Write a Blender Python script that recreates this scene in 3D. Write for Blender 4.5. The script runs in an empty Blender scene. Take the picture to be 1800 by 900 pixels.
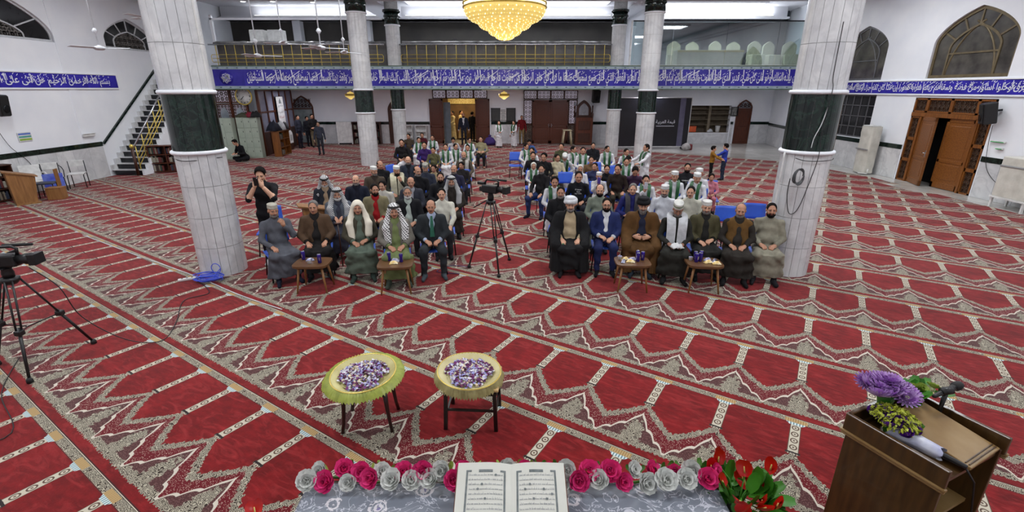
import bpy, bmesh, math, random
import numpy as np
from mathutils import Vector, Matrix, Euler
from mathutils.geometry import tessellate_polygon
random.seed(7)
SC = bpy.context.scene
COL = SC.collection
PI = math.pi

# ---------------------------------------------------------------- camera
cam_d = bpy.data.cameras.new('camera'); cam = bpy.data.objects.new('camera', cam_d); COL.objects.link(cam)
cam_d.sensor_width = 36.0; cam_d.lens = 838.0 / 1800.0 * 36.0
cam_d.clip_start = 0.05; cam_d.clip_end = 200
cam.location = (0, 0, 3.0); cam.rotation_euler = (math.radians(90 - 19.28), 0, 0)
SC.camera = cam

# ---------------------------------------------------------------- exposure, world
SC.view_settings.view_transform = 'Standard'; SC.view_settings.look = 'None'
SC.view_settings.gamma = 1.0; SC.view_settings.use_curve_mapping = False
SC.view_settings.exposure = 0.0
if hasattr(SC, 'cycles'):
    SC.cycles.max_bounces = 7; SC.cycles.diffuse_bounces = 3; SC.cycles.glossy_bounces = 3; SC.cycles.transparent_max_bounces = 8
w = bpy.data.worlds.new('world'); SC.world = w; w.use_nodes = True
w.node_tree.nodes['Background'].inputs[0].default_value = (0.55, 0.62, 0.8, 1)
w.node_tree.nodes['Background'].inputs[1].default_value = 0.05

# ---------------------------------------------------------------- ceiling panel lights (the hall's own lamps)
def area(name, loc, sx, sy, power, col=(0.93, 0.97, 1.0)):
    d = bpy.data.lights.new(name, 'AREA'); d.shape = 'RECTANGLE'; d.size = sx; d.size_y = sy
    d.energy = power; d.color = col
    o = bpy.data.objects.new(name, d); COL.objects.link(o); o.location = loc
    return o
ZC = 6.9            # ceiling slab
HALL_PANELS = [(x, y, 2.4, 1.6) for y in (-1.5, 4.5, 10.5, 16.5) for x in (-10, -3.4, 3.4, 10)]
BACK_PANELS = [(-0.2, 24.6, 9.4, 1.3), (9.2, 23.3, 4.4, 1.2), (9.2, 25.4, 5.2, 1.2)]
for p in HALL_PANELS: area('ceiling_panel_light', (p[0], p[1], ZC - 0.06), p[2], p[3], 80 if p[1] < 0 else 172)
for p in BACK_PANELS: area('ceiling_panel_light', (p[0], p[1], ZC - 0.06), p[2], p[3], 120)
# LED strips on the beam ledges wash the ceiling of the back bays
COVE = [(-9.6, 21.25, 6.4), (-0.2, 21.25, 10.2), (9.6, 21.25, 6.8), (-9.6, 26.35, 6.4), (-0.2, 26.35, 10.2), (9.6, 26.35, 6.8)]
for x, y, l in COVE: area('cove_strip_light', (x, y, 6.50), l, 0.10, l * (9 if x > 5 else 3)).rotation_euler = (PI, 0, 0)
UNDER = [(-10.5, 25.3), (-5.2, 25.3), (-1.0, 25.3), (3.0, 25.3), (7.0, 25.3), (11.5, 25.3)]
for x, y in UNDER: area('balcony_soffit_light', (x, y, 2.925), 0.9, 0.45, 46, (0.9, 0.9, 1.0))

# ---------------------------------------------------------------- colour and node helpers
def L(c):
    c = [v / 255.0 for v in c[:3]]
    return tuple((v / 12.92 if v <= 0.04045 else ((v + 0.055) / 1.055) ** 2.4) for v in c) + (1.0,)
class X:
    """tiny expression compiler for shader math nodes"""
    nt = None
    def __init__(s, v): s.v = v
    @staticmethod
    def op(o, *a, clamp=False):
        n = X.nt.nodes.new('ShaderNodeMath'); n.operation = o; n.use_clamp = clamp
        for i, q in enumerate(a):
            q = q.v if isinstance(q, X) else q
            if isinstance(q, (int, float)): n.inputs[i].default_value = q
            else: X.nt.links.new(q, n.inputs[i])
        return X(n.outputs[0])
    def __add__(s, o): return X.op('ADD', s, o)
    __radd__ = __add__
    def __sub__(s, o): return X.op('SUBTRACT', s, o)
    def __rsub__(s, o): return X.op('SUBTRACT', o, s)
    def __mul__(s, o): return X.op('MULTIPLY', s, o)
    __rmul__ = __mul__
    def __truediv__(s, o): return X.op('DIVIDE', s, o)
    def __pow__(s, o): return X.op('POWER', s, o)
    def __gt__(s, o): return X.op('GREATER_THAN', s, o)
    def __lt__(s, o): return X.op('LESS_THAN', s, o)
    def abs(s): return X.op('ABSOLUTE', s)
    def fract(s): return X.op('FRACT', s)
    def sin(s): return X.op('SINE', s)
    def floor(s): return X.op('FLOOR', s)
def between(v, a, b): return (v > a) * (v < b)
def mixc(nt, fac, a, b):
    n = nt.nodes.new('ShaderNodeMix'); n.data_type = 'RGBA'
    for s, q in ((0, fac), (6, a), (7, b)):
        q = q.v if isinstance(q, X) else q
        if isinstance(q, (int, float, tuple)): n.inputs[s].default_value = q
        else: nt.links.new(q, n.inputs[s])
    return n.outputs[2]
def tex(nt, kind, vec, **kw):
    n = nt.nodes.new(kind); nt.links.new(vec, n.inputs['Vector'])
    for k, v in kw.items():
        if k in n.inputs: n.inputs[k].default_value = v
        else: setattr(n, k, v)
    return n
MATS = {}
def base(name, rough=0.6, metal=0.0, spec=None):
    m = bpy.data.materials.new(name); m.use_nodes = True
    nt = m.node_tree; b = nt.nodes['Principled BSDF']
    b.inputs['Roughness'].default_value = rough; b.inputs['Metallic'].default_value = metal
    if spec is not None: b.inputs['Specular IOR Level'].default_value = spec
    tc = nt.nodes.new('ShaderNodeTexCoord')
    return m, nt, b, tc
def mat(name, c1, c2=None, scale=8.0, rough=0.6, metal=0.0, bump=0.0, stretch=(1, 1, 1), detail=4, spec=None, bscale=None, coat=0.0):
    """two-tone noise material"""
    if name in MATS: return MATS[name]
    m, nt, b, tc = base(name, rough, metal, spec)
    if c2 is None: c2 = tuple(min(255, v * 0.86) for v in c1)
    mp = nt.nodes.new('ShaderNodeMapping'); mp.inputs['Scale'].default_value = stretch
    nt.links.new(tc.outputs['Object'], mp.inputs['Vector'])
    n = tex(nt, 'ShaderNodeTexNoise', mp.outputs[0], Scale=scale, Detail=detail)
    r = nt.nodes.new('ShaderNodeMapRange'); nt.links.new(n.outputs[0], r.inputs[0])
    r.inputs[1].default_value = 0.3; r.inputs[2].default_value = 0.7
    nt.links.new(mixc(nt, r.outputs[0], L(c1), L(c2)), b.inputs['Base Color'])
    if coat: b.inputs['Coat Weight'].default_value = coat
    if bump:
        n2 = tex(nt, 'ShaderNodeTexNoise', mp.outputs[0], Scale=bscale or scale * 6, Detail=3)
        bp = nt.nodes.new('ShaderNodeBump'); bp.inputs['Strength'].default_value = bump; bp.inputs['Distance'].default_value = 0.01
        nt.links.new(n2.outputs[0], bp.inputs['Height']); nt.links.new(bp.outputs[0], b.inputs['Normal'])
    MATS[name] = m
    return m
def emit(name, c, strength):
    if name in MATS: return MATS[name]
    m, nt, b, tc = base(name)
    b.inputs['Base Color'].default_value = L(c); b.inputs['Emission Color'].default_value = L(c)
    b.inputs['Emission Strength'].default_value = strength
    MATS[name] = m; return m

# ---------------------------------------------------------------- object helpers
def tag(o, label=None, cat=None, group=None, kind=None):
    if label: o['label'] = label
    if cat: o['category'] = cat
    if group: o['group'] = group
    if kind: o['kind'] = kind
    return o
def empty(name, loc=(0, 0, 0), rz=0.0, label=None, cat=None, group=None, kind=None):
    o = bpy.data.objects.new(name, None); COL.objects.link(o); o.location = loc; o.rotation_euler = (0, 0, rz)
    o.empty_display_size = 0.1
    return tag(o, label, cat, group, kind)
def obj(name, me, mats=None, parent=None, loc=None, rot=None):
    o = bpy.data.objects.new(name, me); COL.objects.link(o)
    if mats is not None and not me.materials:
        for m in (mats if isinstance(mats, (list, tuple)) else [mats]): me.materials.append(m)
    if parent: o.parent = parent
    if loc is not None: o.location = loc
    if rot is not None: o.rotation_euler = rot
    return o
def recolor(o, mats):
    """object-level materials on shared mesh data"""
    for i, m in enumerate(mats):
        if i < len(o.material_slots) and m is not None:
            o.material_slots[i].link = 'OBJECT'; o.material_slots[i].material = m
def copy_tree(o, parent=None):
    c = o.copy(); COL.objects.link(c); c.parent = parent
    for ch in o.children: copy_tree(ch, c)
    return c
class MB:
    def __init__(s): s.v = []; s.f = []; s.m = []; s.sm = []
    def add(s, vs, fs, mi=0, smooth=False, M=None):
        o = len(s.v)
        if M is not None: vs = [tuple(M @ Vector(p)) for p in vs]
        s.v += [tuple(p) for p in vs]
        for f in fs: s.f.append(tuple(i + o for i in f)); s.m.append(mi); s.sm.append(smooth)
        return s
    def box(s, c, d, mi=0, M=None, taper=1.0):
        x, y, z = (q / 2 for q in d); vs = []
        for k in (-1, 1):
            t = taper if k > 0 else 1.0
            for a, b in ((-1, -1), (1, -1), (1, 1), (-1, 1)): vs.append((c[0] + a * x * t, c[1] + b * y * t, c[2] + k * z))
        return s.add(vs, [(3, 2, 1, 0), (4, 5, 6, 7), (0, 1, 5, 4), (1, 2, 6, 5), (2, 3, 7, 6), (3, 0, 4, 7)], mi, False, M)
    def bbox(s, c, d, r, mi=0, M=None):
        """box with chamfered edges"""
        bm = bmesh.new(); bmesh.ops.create_cube(bm, size=1.0)
        for v in bm.verts: v.co = Vector((v.co.x * d[0] + c[0], v.co.y * d[1] + c[1], v.co.z * d[2] + c[2]))
        bmesh.ops.bevel(bm, geom=bm.edges[:], offset=min(r, min(d) * 0.45), segments=2, affect='EDGES', profile=0.5)
        bm.verts.index_update()
        s.add([v.co[:] for v in bm.verts], [[v.index for v in f.verts] for f in bm.faces], mi, False, M); bm.free(); return s
    def lathe(s, prof, n=24, mi=0, M=None, smooth=True, cap=True):
        vs = []; fs = []
        for r, z in prof:
            for i in range(n): a = 2 * PI * i / n; vs.append((r * math.cos(a), r * math.sin(a), z))
        for j in range(len(prof) - 1):
            for i in range(n): k = (i + 1) % n; fs.append((j * n + i, j * n + k, (j + 1) * n + k, (j + 1) * n + i))
        if cap:
            fs.append(tuple(range(n - 1, -1, -1))); fs.append(tuple((len(prof) - 1) * n + i for i in range(n)))
        return s.add(vs, fs, mi, smooth, M)
    def tube(s, pts, r, n=8, mi=0, closed=False, M=None, cap=True):
        pts = [Vector(p) for p in pts]; m = len(pts); rs = r if isinstance(r, (list, tuple)) else [r] * m
        vs = []; fs = []; up = None
        for i, p in enumerate(pts):
            if closed: t = pts[(i + 1) % m] - pts[i - 1]
            else: t = pts[min(i + 1, m - 1)] - pts[max(i - 1, 0)]
            if t.length < 1e-9: t = Vector((0, 0, 1))
            t.normalize()
            if up is None: up = Vector((0, 0, 1)) if abs(t.z) < 0.9 else Vector((1, 0, 0))
            u = up - t * up.dot(t)
            if u.length < 1e-6: u = t.orthogonal()
            u.normalize(); w_ = t.cross(u); up = u
            for k in range(n):
                a = 2 * PI * k / n; vs.append(tuple(p + (u * math.cos(a) + w_ * math.sin(a)) * rs[i]))
        rng = m if closed else m - 1
        for i in range(rng):
            j = (i + 1) % m
            for k in range(n): q = (k + 1) % n; fs.append((i * n + k, i * n + q, j * n + q, j * n + k))
        if not closed and cap: fs.append(tuple(range(n - 1, -1, -1))); fs.append(tuple((m - 1) * n + k for k in range(n)))
        return s.add(vs, fs, mi, True, M)
    def bar(s, a, b, wd, th, mi=0, up=(0, 0, 1), M=None):
        a = Vector(a); b = Vector(b); t = (b - a).normalized(); u = Vector(up)
        u = (u - t * u.dot(t)); u = u.normalized() if u.length > 1e-6 else t.orthogonal().normalized()
        w_ = t.cross(u); vs = []
        for p in (a, b):
            for i, j in ((-1, -1), (1, -1), (1, 1), (-1, 1)): vs.append(tuple(p + w_ * (i * wd / 2) + u * (j * th / 2)))
        return s.add(vs, [(3, 2, 1, 0), (4, 5, 6, 7), (0, 1, 5, 4), (1, 2, 6, 5), (2, 3, 7, 6), (3, 0, 4, 7)], mi, False, M)
    def prism(s, poly, z0, z1, mi=0, M=None, holes=(), smooth=False):
        """polygon in xy (with holes) extruded from z0 to z1"""
        loops = [list(poly)] + [list(h) for h in holes]
        flat = [p for l in loops for p in l]; n = len(flat)
        tri = tessellate_polygon([[Vector((p[0], p[1], 0)) for p in l] for l in loops])
        vs = [(p[0], p[1], z0) for p in flat] + [(p[0], p[1], z1) for p in flat]; fs = []
        for t in tri:
            a, b, c = t; p, q, r = flat[a], flat[b], flat[c]
            if (q[0] - p[0]) * (r[1] - p[1]) - (q[1] - p[1]) * (r[0] - p[0]) < 0: a, b, c = a, c, b
            fs.append((a + n, b + n, c + n)); fs.append((c, b, a))
        o = 0
        for li, l in enumerate(loops):
            k = len(l); ar = sum(l[i][0] * l[(i + 1) % k][1] - l[(i + 1) % k][0] * l[i][1] for i in range(k))
            flip = (ar > 0) == (li == 0)
            for i in range(k):
                j = (i + 1) % k; q = (o + i, o + j, n + o + j, n + o + i)
                fs.append(q if flip else q[::-1])
            o += k
        return s.add(vs, fs, mi, smooth, M)
    def sheet(s, rows, th=0.0, mi=0, M=None):
        """grid of points -> smooth surface, optional thickness along z"""
        h = len(rows); w_ = len(rows[0]); vs = [p for r in rows for p in r]; fs = []
        for i in range(h - 1):
            for j in range(w_ - 1): fs.append((i * w_ + j, i * w_ + j + 1, (i + 1) * w_ + j + 1, (i + 1) * w_ + j))
        s.add(vs, fs, mi, True, M)
        return s
    def mesh(s, name, mats=None):
        me = bpy.data.meshes.new(name); me.from_pydata(s.v, [], s.f)
        me.polygons.foreach_set('material_index', s.m); me.polygons.foreach_set('use_smooth', s.sm)
        if mats is not None:
            for m in (mats if isinstance(mats, (list, tuple)) else [mats]): me.materials.append(m)
        me.update(); return me
    def build(s, name, mats, parent=None, loc=None, rot=None):
        return obj(name, s.mesh(name, mats), None, parent, loc, rot)
def T(x, y, z): return Matrix.Translation((x, y, z))
def RZ(a): return Matrix.Rotation(a, 4, 'Z')
def RX(a): return Matrix.Rotation(a, 4, 'X')
def RY(a): return Matrix.Rotation(a, 4, 'Y')

# ---------------------------------------------------------------- shared materials
WHITE = mat('white_plaster', (238, 240, 244), (228, 231, 238), 1.2, 0.75, bump=0.05)
def marble(name, c1, c2, vein, scale=1.6, rough=0.22):
    m, nt, b, tc = base(name, rough)
    g = nt.nodes.new('ShaderNodeNewGeometry')
    n1 = tex(nt, 'ShaderNodeTexNoise', g.outputs['Position'], Scale=scale, Detail=8, Roughness=0.65, Distortion=0.3)
    n2 = tex(nt, 'ShaderNodeTexNoise', g.outputs['Position'], Scale=scale * 0.9, Detail=8, Roughness=0.6, Distortion=0.8)
    X.nt = nt
    v = 1 - ((X(n2.outputs[0]) - 0.5).abs() * 14)
    v = X.op('MAXIMUM', v, 0.0) * 0.32
    r = nt.nodes.new('ShaderNodeMapRange'); nt.links.new(n1.outputs[0], r.inputs[0]); r.inputs[1].default_value = 0.35; r.inputs[2].default_value = 0.65
    oi = nt.nodes.new('ShaderNodeObjectInfo')
    tint = X(oi.outputs['Random']) * 0.5
    f = X.op('MULTIPLY', X(r.outputs[0]) * 0.7 + tint, 1.0, clamp=True)
    c = mixc(nt, f, L(c1), L(c2)); c = mixc(nt, v, c, L(vein))
    nt.links.new(c, b.inputs['Base Color'])
    return m
MARBLE = marble('white_marble', (224, 224, 224), (196, 197, 200), (164, 164, 168))
MARBLE_F = marble('floor_marble', (205, 203, 196), (180, 178, 172), (150, 148, 142), 0.8, 0.15)
GREENM = marble('green_marble', (14, 30, 25), (9, 19, 18), (48, 74, 62), 5.0, 0.1)
GROUT = mat('grout', (176, 175, 173), None, 20, 0.9)
GOLD = mat('brass', (222, 200, 104), (204, 176, 78), 9, 0.3, 0.55)
CHROME = mat('chrome', (200, 202, 206), None, 9, 0.18, 1.0)
STEEL = mat('dark_steel', (50, 52, 56), None, 9, 0.35, 0.9)
BLACK = mat('black_plastic', (22, 22, 24), (14, 14, 16), 20, 0.4)
RUBBER = mat('black_rubber', (18, 18, 19), None, 20, 0.7)
WPLAS = mat('white_plastic', (228, 228, 226), None, 6, 0.4)
WOODD = mat('dark_wood', (74, 38, 22), (48, 24, 15), 3, 0.42, stretch=(9, 9, 1), bump=0.05)
WOODR = mat('reddish_wood', (96, 46, 24), (66, 30, 17), 3, 0.4, stretch=(9, 9, 1), bump=0.05)
WOODM = mat('honey_wood', (138, 84, 34), (100, 57, 22), 3, 0.38, stretch=(10, 10, 1), bump=0.05)
WOODL = mat('oak_wood', (150, 106, 60), (120, 80, 42), 3, 0.45, stretch=(10, 10, 1), bump=0.05)
WOODT = mat('teak_tabletop', (104, 72, 44), (78, 52, 32), 3, 0.3, stretch=(1, 12, 1))
def glassy(name, c, rough=0.08, alpha=None):
    m, nt, b, tc = base(name, rough)
    n = tex(nt, 'ShaderNodeTexNoise', tc.outputs['Object'], Scale=3, Detail=4)
    nt.links.new(mixc(nt, n.outputs[0], L(c), L(tuple(v * 0.6 for v in c))), b.inputs['Base Color'])
    if alpha is not None: b.inputs['Alpha'].default_value = alpha
    return m
NIGHT = glassy('night_glass', (46, 46, 48), 0.1)
DUSTY = mat('dusty_night_glass', (94, 90, 84), (50, 48, 46), 2.5, 0.18, detail=8)
def true_glass(name, tint=(1, 1, 1), rough=0.0, mixf=0.1):
    m = bpy.data.materials.new(name); m.use_nodes = True; nt = m.node_tree
    out = nt.nodes['Material Output']; nt.nodes.remove(nt.nodes['Principled BSDF'])
    t = nt.nodes.new('ShaderNodeBsdfTransparent'); t.inputs[0].default_value = tint + (1,)
    gl = nt.nodes.new('ShaderNodeBsdfGlossy'); gl.inputs['Roughness'].default_value = rough
    fr = nt.nodes.new('ShaderNodeFresnel'); fr.inputs[0].default_value = 1.5
    X.nt = nt; f = X.op('ADD', X(fr.outputs[0]), mixf, clamp=True)
    mx = nt.nodes.new('ShaderNodeMixShader'); nt.links.new(f.v, mx.inputs[0]); nt.links.new(t.outputs[0], mx.inputs[1]); nt.links.new(gl.outputs[0], mx.inputs[2])
    nt.links.new(mx.outputs[0], out.inputs[0]); return m
GLASS = true_glass('balcony_glass', (0.66, 0.74, 0.75), 0.02, 0.16)
# ================================================================ the setting
def frame(o, u, v):
    u = Vector(u).normalized(); v = Vector(v).normalized(); w_ = u.cross(v)
    return Matrix(((u.x, v.x, w_.x, o[0]), (u.y, v.y, w_.y, o[1]), (u.z, v.z, w_.z, o[2]), (0, 0, 0, 1)))
XL, XR, YB = -14.7, 13.6, 28.5
MR = frame((XR, 0, 0), (0, 1, 0), (0, 0, 1))        # (u=Y, v=Z, w=+X out of the room)
ML = frame((XL, 0, 0), (0, 1, 0), (0, 0, 1))        # (u=Y, v=Z, w=+X into the room)
MBK = frame((0, YB, 0), (1, 0, 0), (0, 0, 1))       # (u=X, v=Z, w=-Y into the room)

# floor
m = MB(); m.box((0, 12.5, -0.1), (34, 37, 0.2)); tag(m.build('floor', MARBLE_F), kind='structure')

# ---- carpet material: prayer niches woven into the strip
def carpet_material():
    m, nt, b, tc = base('prayer_carpet', 0.95, spec=0.1); X.nt = nt
    sp = nt.nodes.new('ShaderNodeSeparateXYZ'); nt.links.new(tc.outputs['Object'], sp.inputs[0])
    u = X(sp.outputs[0]) / 0.63; v = X(sp.outputs[1]) * (-1 / 1.30)
    a = 0.5 - ((u.fract()) - 0.5).abs()            # 0 at the column, .5 at the niche centre
    vec = tc.outputs['Object']
    nz = X(tex(nt, 'ShaderNodeTexNoise', vec, Scale=26, Detail=3).outputs[0]) - 0.5
    nz2 = X(tex(nt, 'ShaderNodeTexNoise', vec, Scale=60, Detail=2).outputs[0])
    vor = X(tex(nt, 'ShaderNodeTexVoronoi', vec, Scale=48).outputs['Distance'])
    vor2 = X(tex(nt, 'ShaderNodeTexVoronoi', vec, Scale=85).outputs['Distance'])
    big = X(tex(nt, 'ShaderNodeTexNoise', vec, Scale=3.2, Detail=5, Roughness=0.62, Distortion=0.6).outputs[0])
    mpn = nt.nodes.new('ShaderNodeMapping'); mpn.inputs['Scale'].default_value = (3, 9, 1); nt.links.new(vec, mpn.inputs['Vector'])
    pile = X(tex(nt, 'ShaderNodeTexNoise', mpn.outputs[0], Scale=2.4, Detail=4).outputs[0])
    scroll = X(tex(nt, 'ShaderNodeTexVoronoi', vec, Scale=27).outputs['Distance'])
    scroll = ((scroll * 26 + nz2 * 2.2).sin() * 0.5 + 0.5)
    BEI, BEI2 = L((164, 157, 139)), L((50, 39, 34))
    f = X.op('MULTIPLY', (big * 0.6 + pile * 0.4 - 0.36) * 3.2, 1.0, clamp=True)
    red = mixc(nt, f, L((88, 11, 13)), L((127, 21, 24)))
    sheen = X.op('MULTIPLY', (X(tex(nt, 'ShaderNodeTexNoise', mpn.outputs[0], Scale=1.1, Detail=7, Roughness=0.6, Distortion=1.6).outputs[0]) - 0.50) * 3.4, 1.0, clamp=True)
    red = mixc(nt, sheen * 0.7, red, L((156, 48, 49)))  # sheen of the pile painted in as paler, pinkish red patches
    flor = mixc(nt, (nz2 * 0.45 + scroll * 0.55) > 0.46, BEI2, BEI)
    redsp = mixc(nt, (vor2 < 0.30) * (nz2 > 0.40), L((94, 16, 25)), L((172, 148, 136)))
    greyd = mixc(nt, vor2 < 0.34, L((74, 43, 43)), L((112, 82, 78)))
    # boundaries
    rag = (((v * 60).sin() * (u * 100).sin()) * 0.010) + nz * 0.07
    fld = 0.405 + 0.27 * (X.op('MAXIMUM', a - 0.02, 0.0) * 2) ** 0.80 + rag
    sc = ((a * 19.5).sin()).abs() * 0.030
    crv = 0.53 + 0.36 * (X.op('MAXIMUM', a * 2, 0.0001)) ** 0.64 - sc + 0.012
    c = red
    # niche floral edge, speckled red band
    c = mixc(nt, v > fld, c, flor)
    c = mixc(nt, v > fld + 0.075, c, redsp)
    # cream scalloped line and grey spandrel with bouquet
    spn = v > crv
    c = mixc(nt, spn, c, greyd)
    bq = 0.112 - (((a * 2.0) ** 2) + ((v - 0.82) * 1.5) ** 2) ** 0.5 * 0.42 + nz * 0.16
    c = mixc(nt, spn * (bq > 0.0), c, flor)
    fr = 0.865 + nz * 0.05
    c = mixc(nt, spn * (v > fr), c, flor)
    c = mixc(nt, ((v - crv).abs() < 0.017 - a * 0.014), c, L((190, 182, 168)))
    # lower fringe and red stripe
    c = mixc(nt, v > 0.925 + rag * 0.6, c, red)
    c = mixc(nt, v > 0.985, c, L((60, 30, 30)))
    c = mixc(nt, v > 0.993, c, L((196, 186, 166)))
    # upper border, columns, capitals
    col = (a < 0.072 + (between(v, 0.395, 0.42) * 0.02)) * between(v, 0.04, 0.425)
    ov = ((((v * 13).fract() - 0.5) * 2.0) ** 2 + (a * 15) ** 2) ** 0.5
    colc = mixc(nt, ((ov - 0.62).abs() < 0.13) + (a > 0.062) + (ov < 0.2), L((184, 176, 158)), L((86, 68, 58)))
    colc = mixc(nt, between(v, 0.396, 0.412), colc, L((40, 34, 34)))
    c = mixc(nt, col, c, colc)
    c = mixc(nt, v < 0.052, c, flor)
    cap = (a < 0.15) * between(v, 0.004, 0.05)
    c = mixc(nt, cap, c, mixc(nt, ((u * 190).sin() > 0.0), L((150, 118, 76)), L((172, 148, 104))))
    cap2 = (a < 0.135 - (v - 0.05) * 1.6) * between(v, 0.05, 0.08)
    c = mixc(nt, cap2, c, mixc(nt, ((u * 160).sin() > 0.3), L((190, 204, 204)), L((92, 120, 128))))
    c = mixc(nt, between(v, 0.0535, 0.057) * (a > 0.14), c, L((60, 40, 36)))
    nt.links.new(c, b.inputs['Base Color'])
    b.inputs['Sheen Weight'].default_value = 0.12; b.inputs['Sheen Roughness'].default_value = 0.5
    bp = nt.nodes.new('ShaderNodeBump'); bp.inputs['Strength'].default_value = 0.25; bp.inputs['Distance'].default_value = 0.006
    nt.links.new((nz2 + pile * 0.6).v, bp.inputs['Height']); nt.links.new(bp.outputs[0], b.inputs['Normal'])
    return m
CARPET = carpet_material()
CA = -0.574
def clip(poly, a, b, c):      # keep a*x+b*y<=c
    out = []
    for i in range(len(poly)):
        p, q = poly[i], poly[(i + 1) % len(poly)]
        dp, dq = a * p[0] + b * p[1] - c, a * q[0] + b * q[1] - c
        if dp <= 0: out.append(p)
        if (dp < 0) != (dq < 0):
            t = dp / (dp - dq); out.append((p[0] + t * (q[0] - p[0]), p[1] + t * (q[1] - p[1])))
    return out
AREA = [(-14.6, -4), (12.6, -4), (12.75, 17.6), (11.9, 21.4), (8.2, 24.2), (2.2, 28.4), (-14.6, 28.4)]
ca, sa = math.cos(CA), math.sin(CA)
strip_words = dict(zip(range(-7, 23), 'in the near left corner behind the camera|second from the near left corner|third from the near left corner|running past the near left corner|two rows nearer than the left tripod|one row nearer than the left tripod|just left of the draped book table|under the draped table and the left tripod|under the two flower tray stools|passing the foot of the left column|under the left low tables and the metal chairs|under the aisle tripod and the left front seats|starting at the foot of the stairs|passing the foot of the right column|under the right front seats|starting at the pale green lockers|passing the far left column|under the boy standing alone|under the far left rows of boys|under the two hugging boys|just behind the two hugging boys|passing the far right column|before the open lit doorway|before the dark notice boards|before the closed back doors|before the tall pulpit|under the black backdrop banner|last but two at the marble floor|last but one at the marble floor|last short one at the marble floor'.split('|')))
rr = random.Random(3)
cnt = 0
for n in range(-7, 23):
    t1 = 2.07 + 1.30 * n; t0 = t1 - 1.296
    s_end = 60
    q = [(ca * s - sa * t, sa * s + ca * t) for s, t in ((-60, t0), (s_end, t0), (s_end, t1), (-60, t1))]
    k = len(AREA); jit = rr.uniform(-0.35, 0.35)
    for i in range(k):
        p, r_ = AREA[i], AREA[(i + 1) % k]; dx, dy = r_[0] - p[0], r_[1] - p[1]; ln = math.hypot(dx, dy)
        off = jit if i in (1, 2, 3) else 0
        q = clip(q, dy / ln, -dx / ln, (dy * p[0] - dx * p[1]) / ln + off)
        if len(q) < 3: break
    if len(q) < 3: continue
    ox, oy = ca * 0.23 - sa * t1, sa * 0.23 + ca * t1
    loc = [(ca * (x - ox) + sa * (y - oy), -sa * (x - ox) + ca * (y - oy)) for x, y in q]
    mb = MB(); mb.prism(loc, 0.0, 0.010)
    o = mb.build('carpet_strip', CARPET, loc=(ox, oy, 0.001 + 0.0015 * (cnt % 2)), rot=(0, 0, CA)); cnt += 1
    tag(o, 'red prayer carpet strip ' + strip_words[n], 'carpet', 'red prayer carpet strips across the hall')

# ---- arches
def arch(u0, u1, z0, zs, za, n=14):
    """pointed arch outline, from lower left up and over to lower right"""
    h = (u1 - u0) / 2; H = za - zs; cu = (u0 + u1) / 2
    pts = [(u0, z0)]
    for i in range(n + 1):
        q = math.cos(PI / 2 * i / n); k = 1.0 - q if False else q
        pts.append((cu - h * k, zs + H * (0.62 * math.sqrt(max(0.0, 1 - k * k)) + 0.38 * (1 - k))))
    for p in pts[-2::-1]: pts.append((2 * cu - p[0], p[1]))
    return pts
def offs(poly, d):
    """shrink an outline towards its centroid side by d (polygon given clockwise or not)"""
    n = len(poly); ar = sum(poly[i][0] * poly[(i + 1) % n][1] - poly[(i + 1) % n][0] * poly[i][1] for i in range(n)); s = 1 if ar > 0 else -1
    out = []
    for i in range(n):
        p0, p, p1 = Vector(poly[i - 1]), Vector(poly[i]), Vector(poly[(i + 1) % n])
        e0 = (p - p0); e1 = (p1 - p)
        if e0.length < 1e-9 or e1.length < 1e-9: out.append(tuple(p)); continue
        e0.normalize(); e1.normalize()
        n0 = Vector((-e0.y, e0.x)) * s; n1 = Vector((-e1.y, e1.x)) * s; b_ = n0 + n1
        if b_.length < 1e-6: b_ = n0
        b_.normalize(); k = d / max(0.4, b_.dot(n0)); out.append((p.x + b_.x * k, p.y + b_.y * k))
    return out
R_ARCH = [arch(18.75, 21.25, 3.33, 4.45, 5.27), arch(13.98, 16.74, 3.33, 4.35, 5.30)]
R_LOW = [(18.75, 1.2), (21.35, 1.2), (21.35, 2.8), (18.75, 2.8)]
R_DOOR = [(14.0, 0.0), (16.9, 0.0), (16.9, 2.74), (14.0, 2.74)]
L_ARCH = [arch(18.8, 21.4, 4.42, 4.75, 5.53), arch(11.9, 16.75, 4.42, 4.6, 5.9)]
def rect(a, b, c, d): return [(a, c), (b, c), (b, d), (a, d)]
# right wall with its openings, then its angled far piece
mb = MB(); mb.prism([(-5, -0.02), (14.0, -0.02), (14.0, 2.74), (16.9, 2.74), (16.9, -0.02), (21.6, -0.02), (21.6, 7.2), (-5, 7.2)], 0, 0.35, M=MR, holes=R_ARCH + [R_LOW])
tag(mb.build('wall_right', WHITE), kind='structure')
MR2 = frame((XR, 21.6, 0), (1.25, 7.0, 0), (0, 0, 1))
R2_LOW = rect(0.6, 4.4, 1.2, 2.85)
mb = MB(); mb.prism(rect(0, 7.2, -0.02, 7.2), 0, 0.35, M=MR2, holes=[R2_LOW]); tag(mb.build('wall_right_far', WHITE), kind='structure')
mb = MB(); mb.prism(rect(-5, 29, -0.02, 7.2), -0.35, 0, M=ML, holes=L_ARCH); tag(mb.build('wall_left', WHITE), kind='structure')
# back wall openings
B_OPEN = rect(-4.0, -1.95, -0.02, 2.52)
B_NICHE = rect(10.05, 12.55, 0.62, 2.12)
mb = MB(); mb.prism([(-15, -0.02), (-4.0, -0.02), (-4.0, 2.52), (-1.95, 2.52), (-1.95, -0.02), (15.4, -0.02), (15.4, 4.0), (-15, 4.0)], -0.3, 0, M=MBK, holes=[B_NICHE])
tag(mb.build('wall_back', WHITE), kind='structure')
mb = MB(); mb.box((0, -4.9, 3.5), (34, 0.3, 7.4)); tag(mb.build('wall_front', WHITE), kind='structure')
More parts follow.
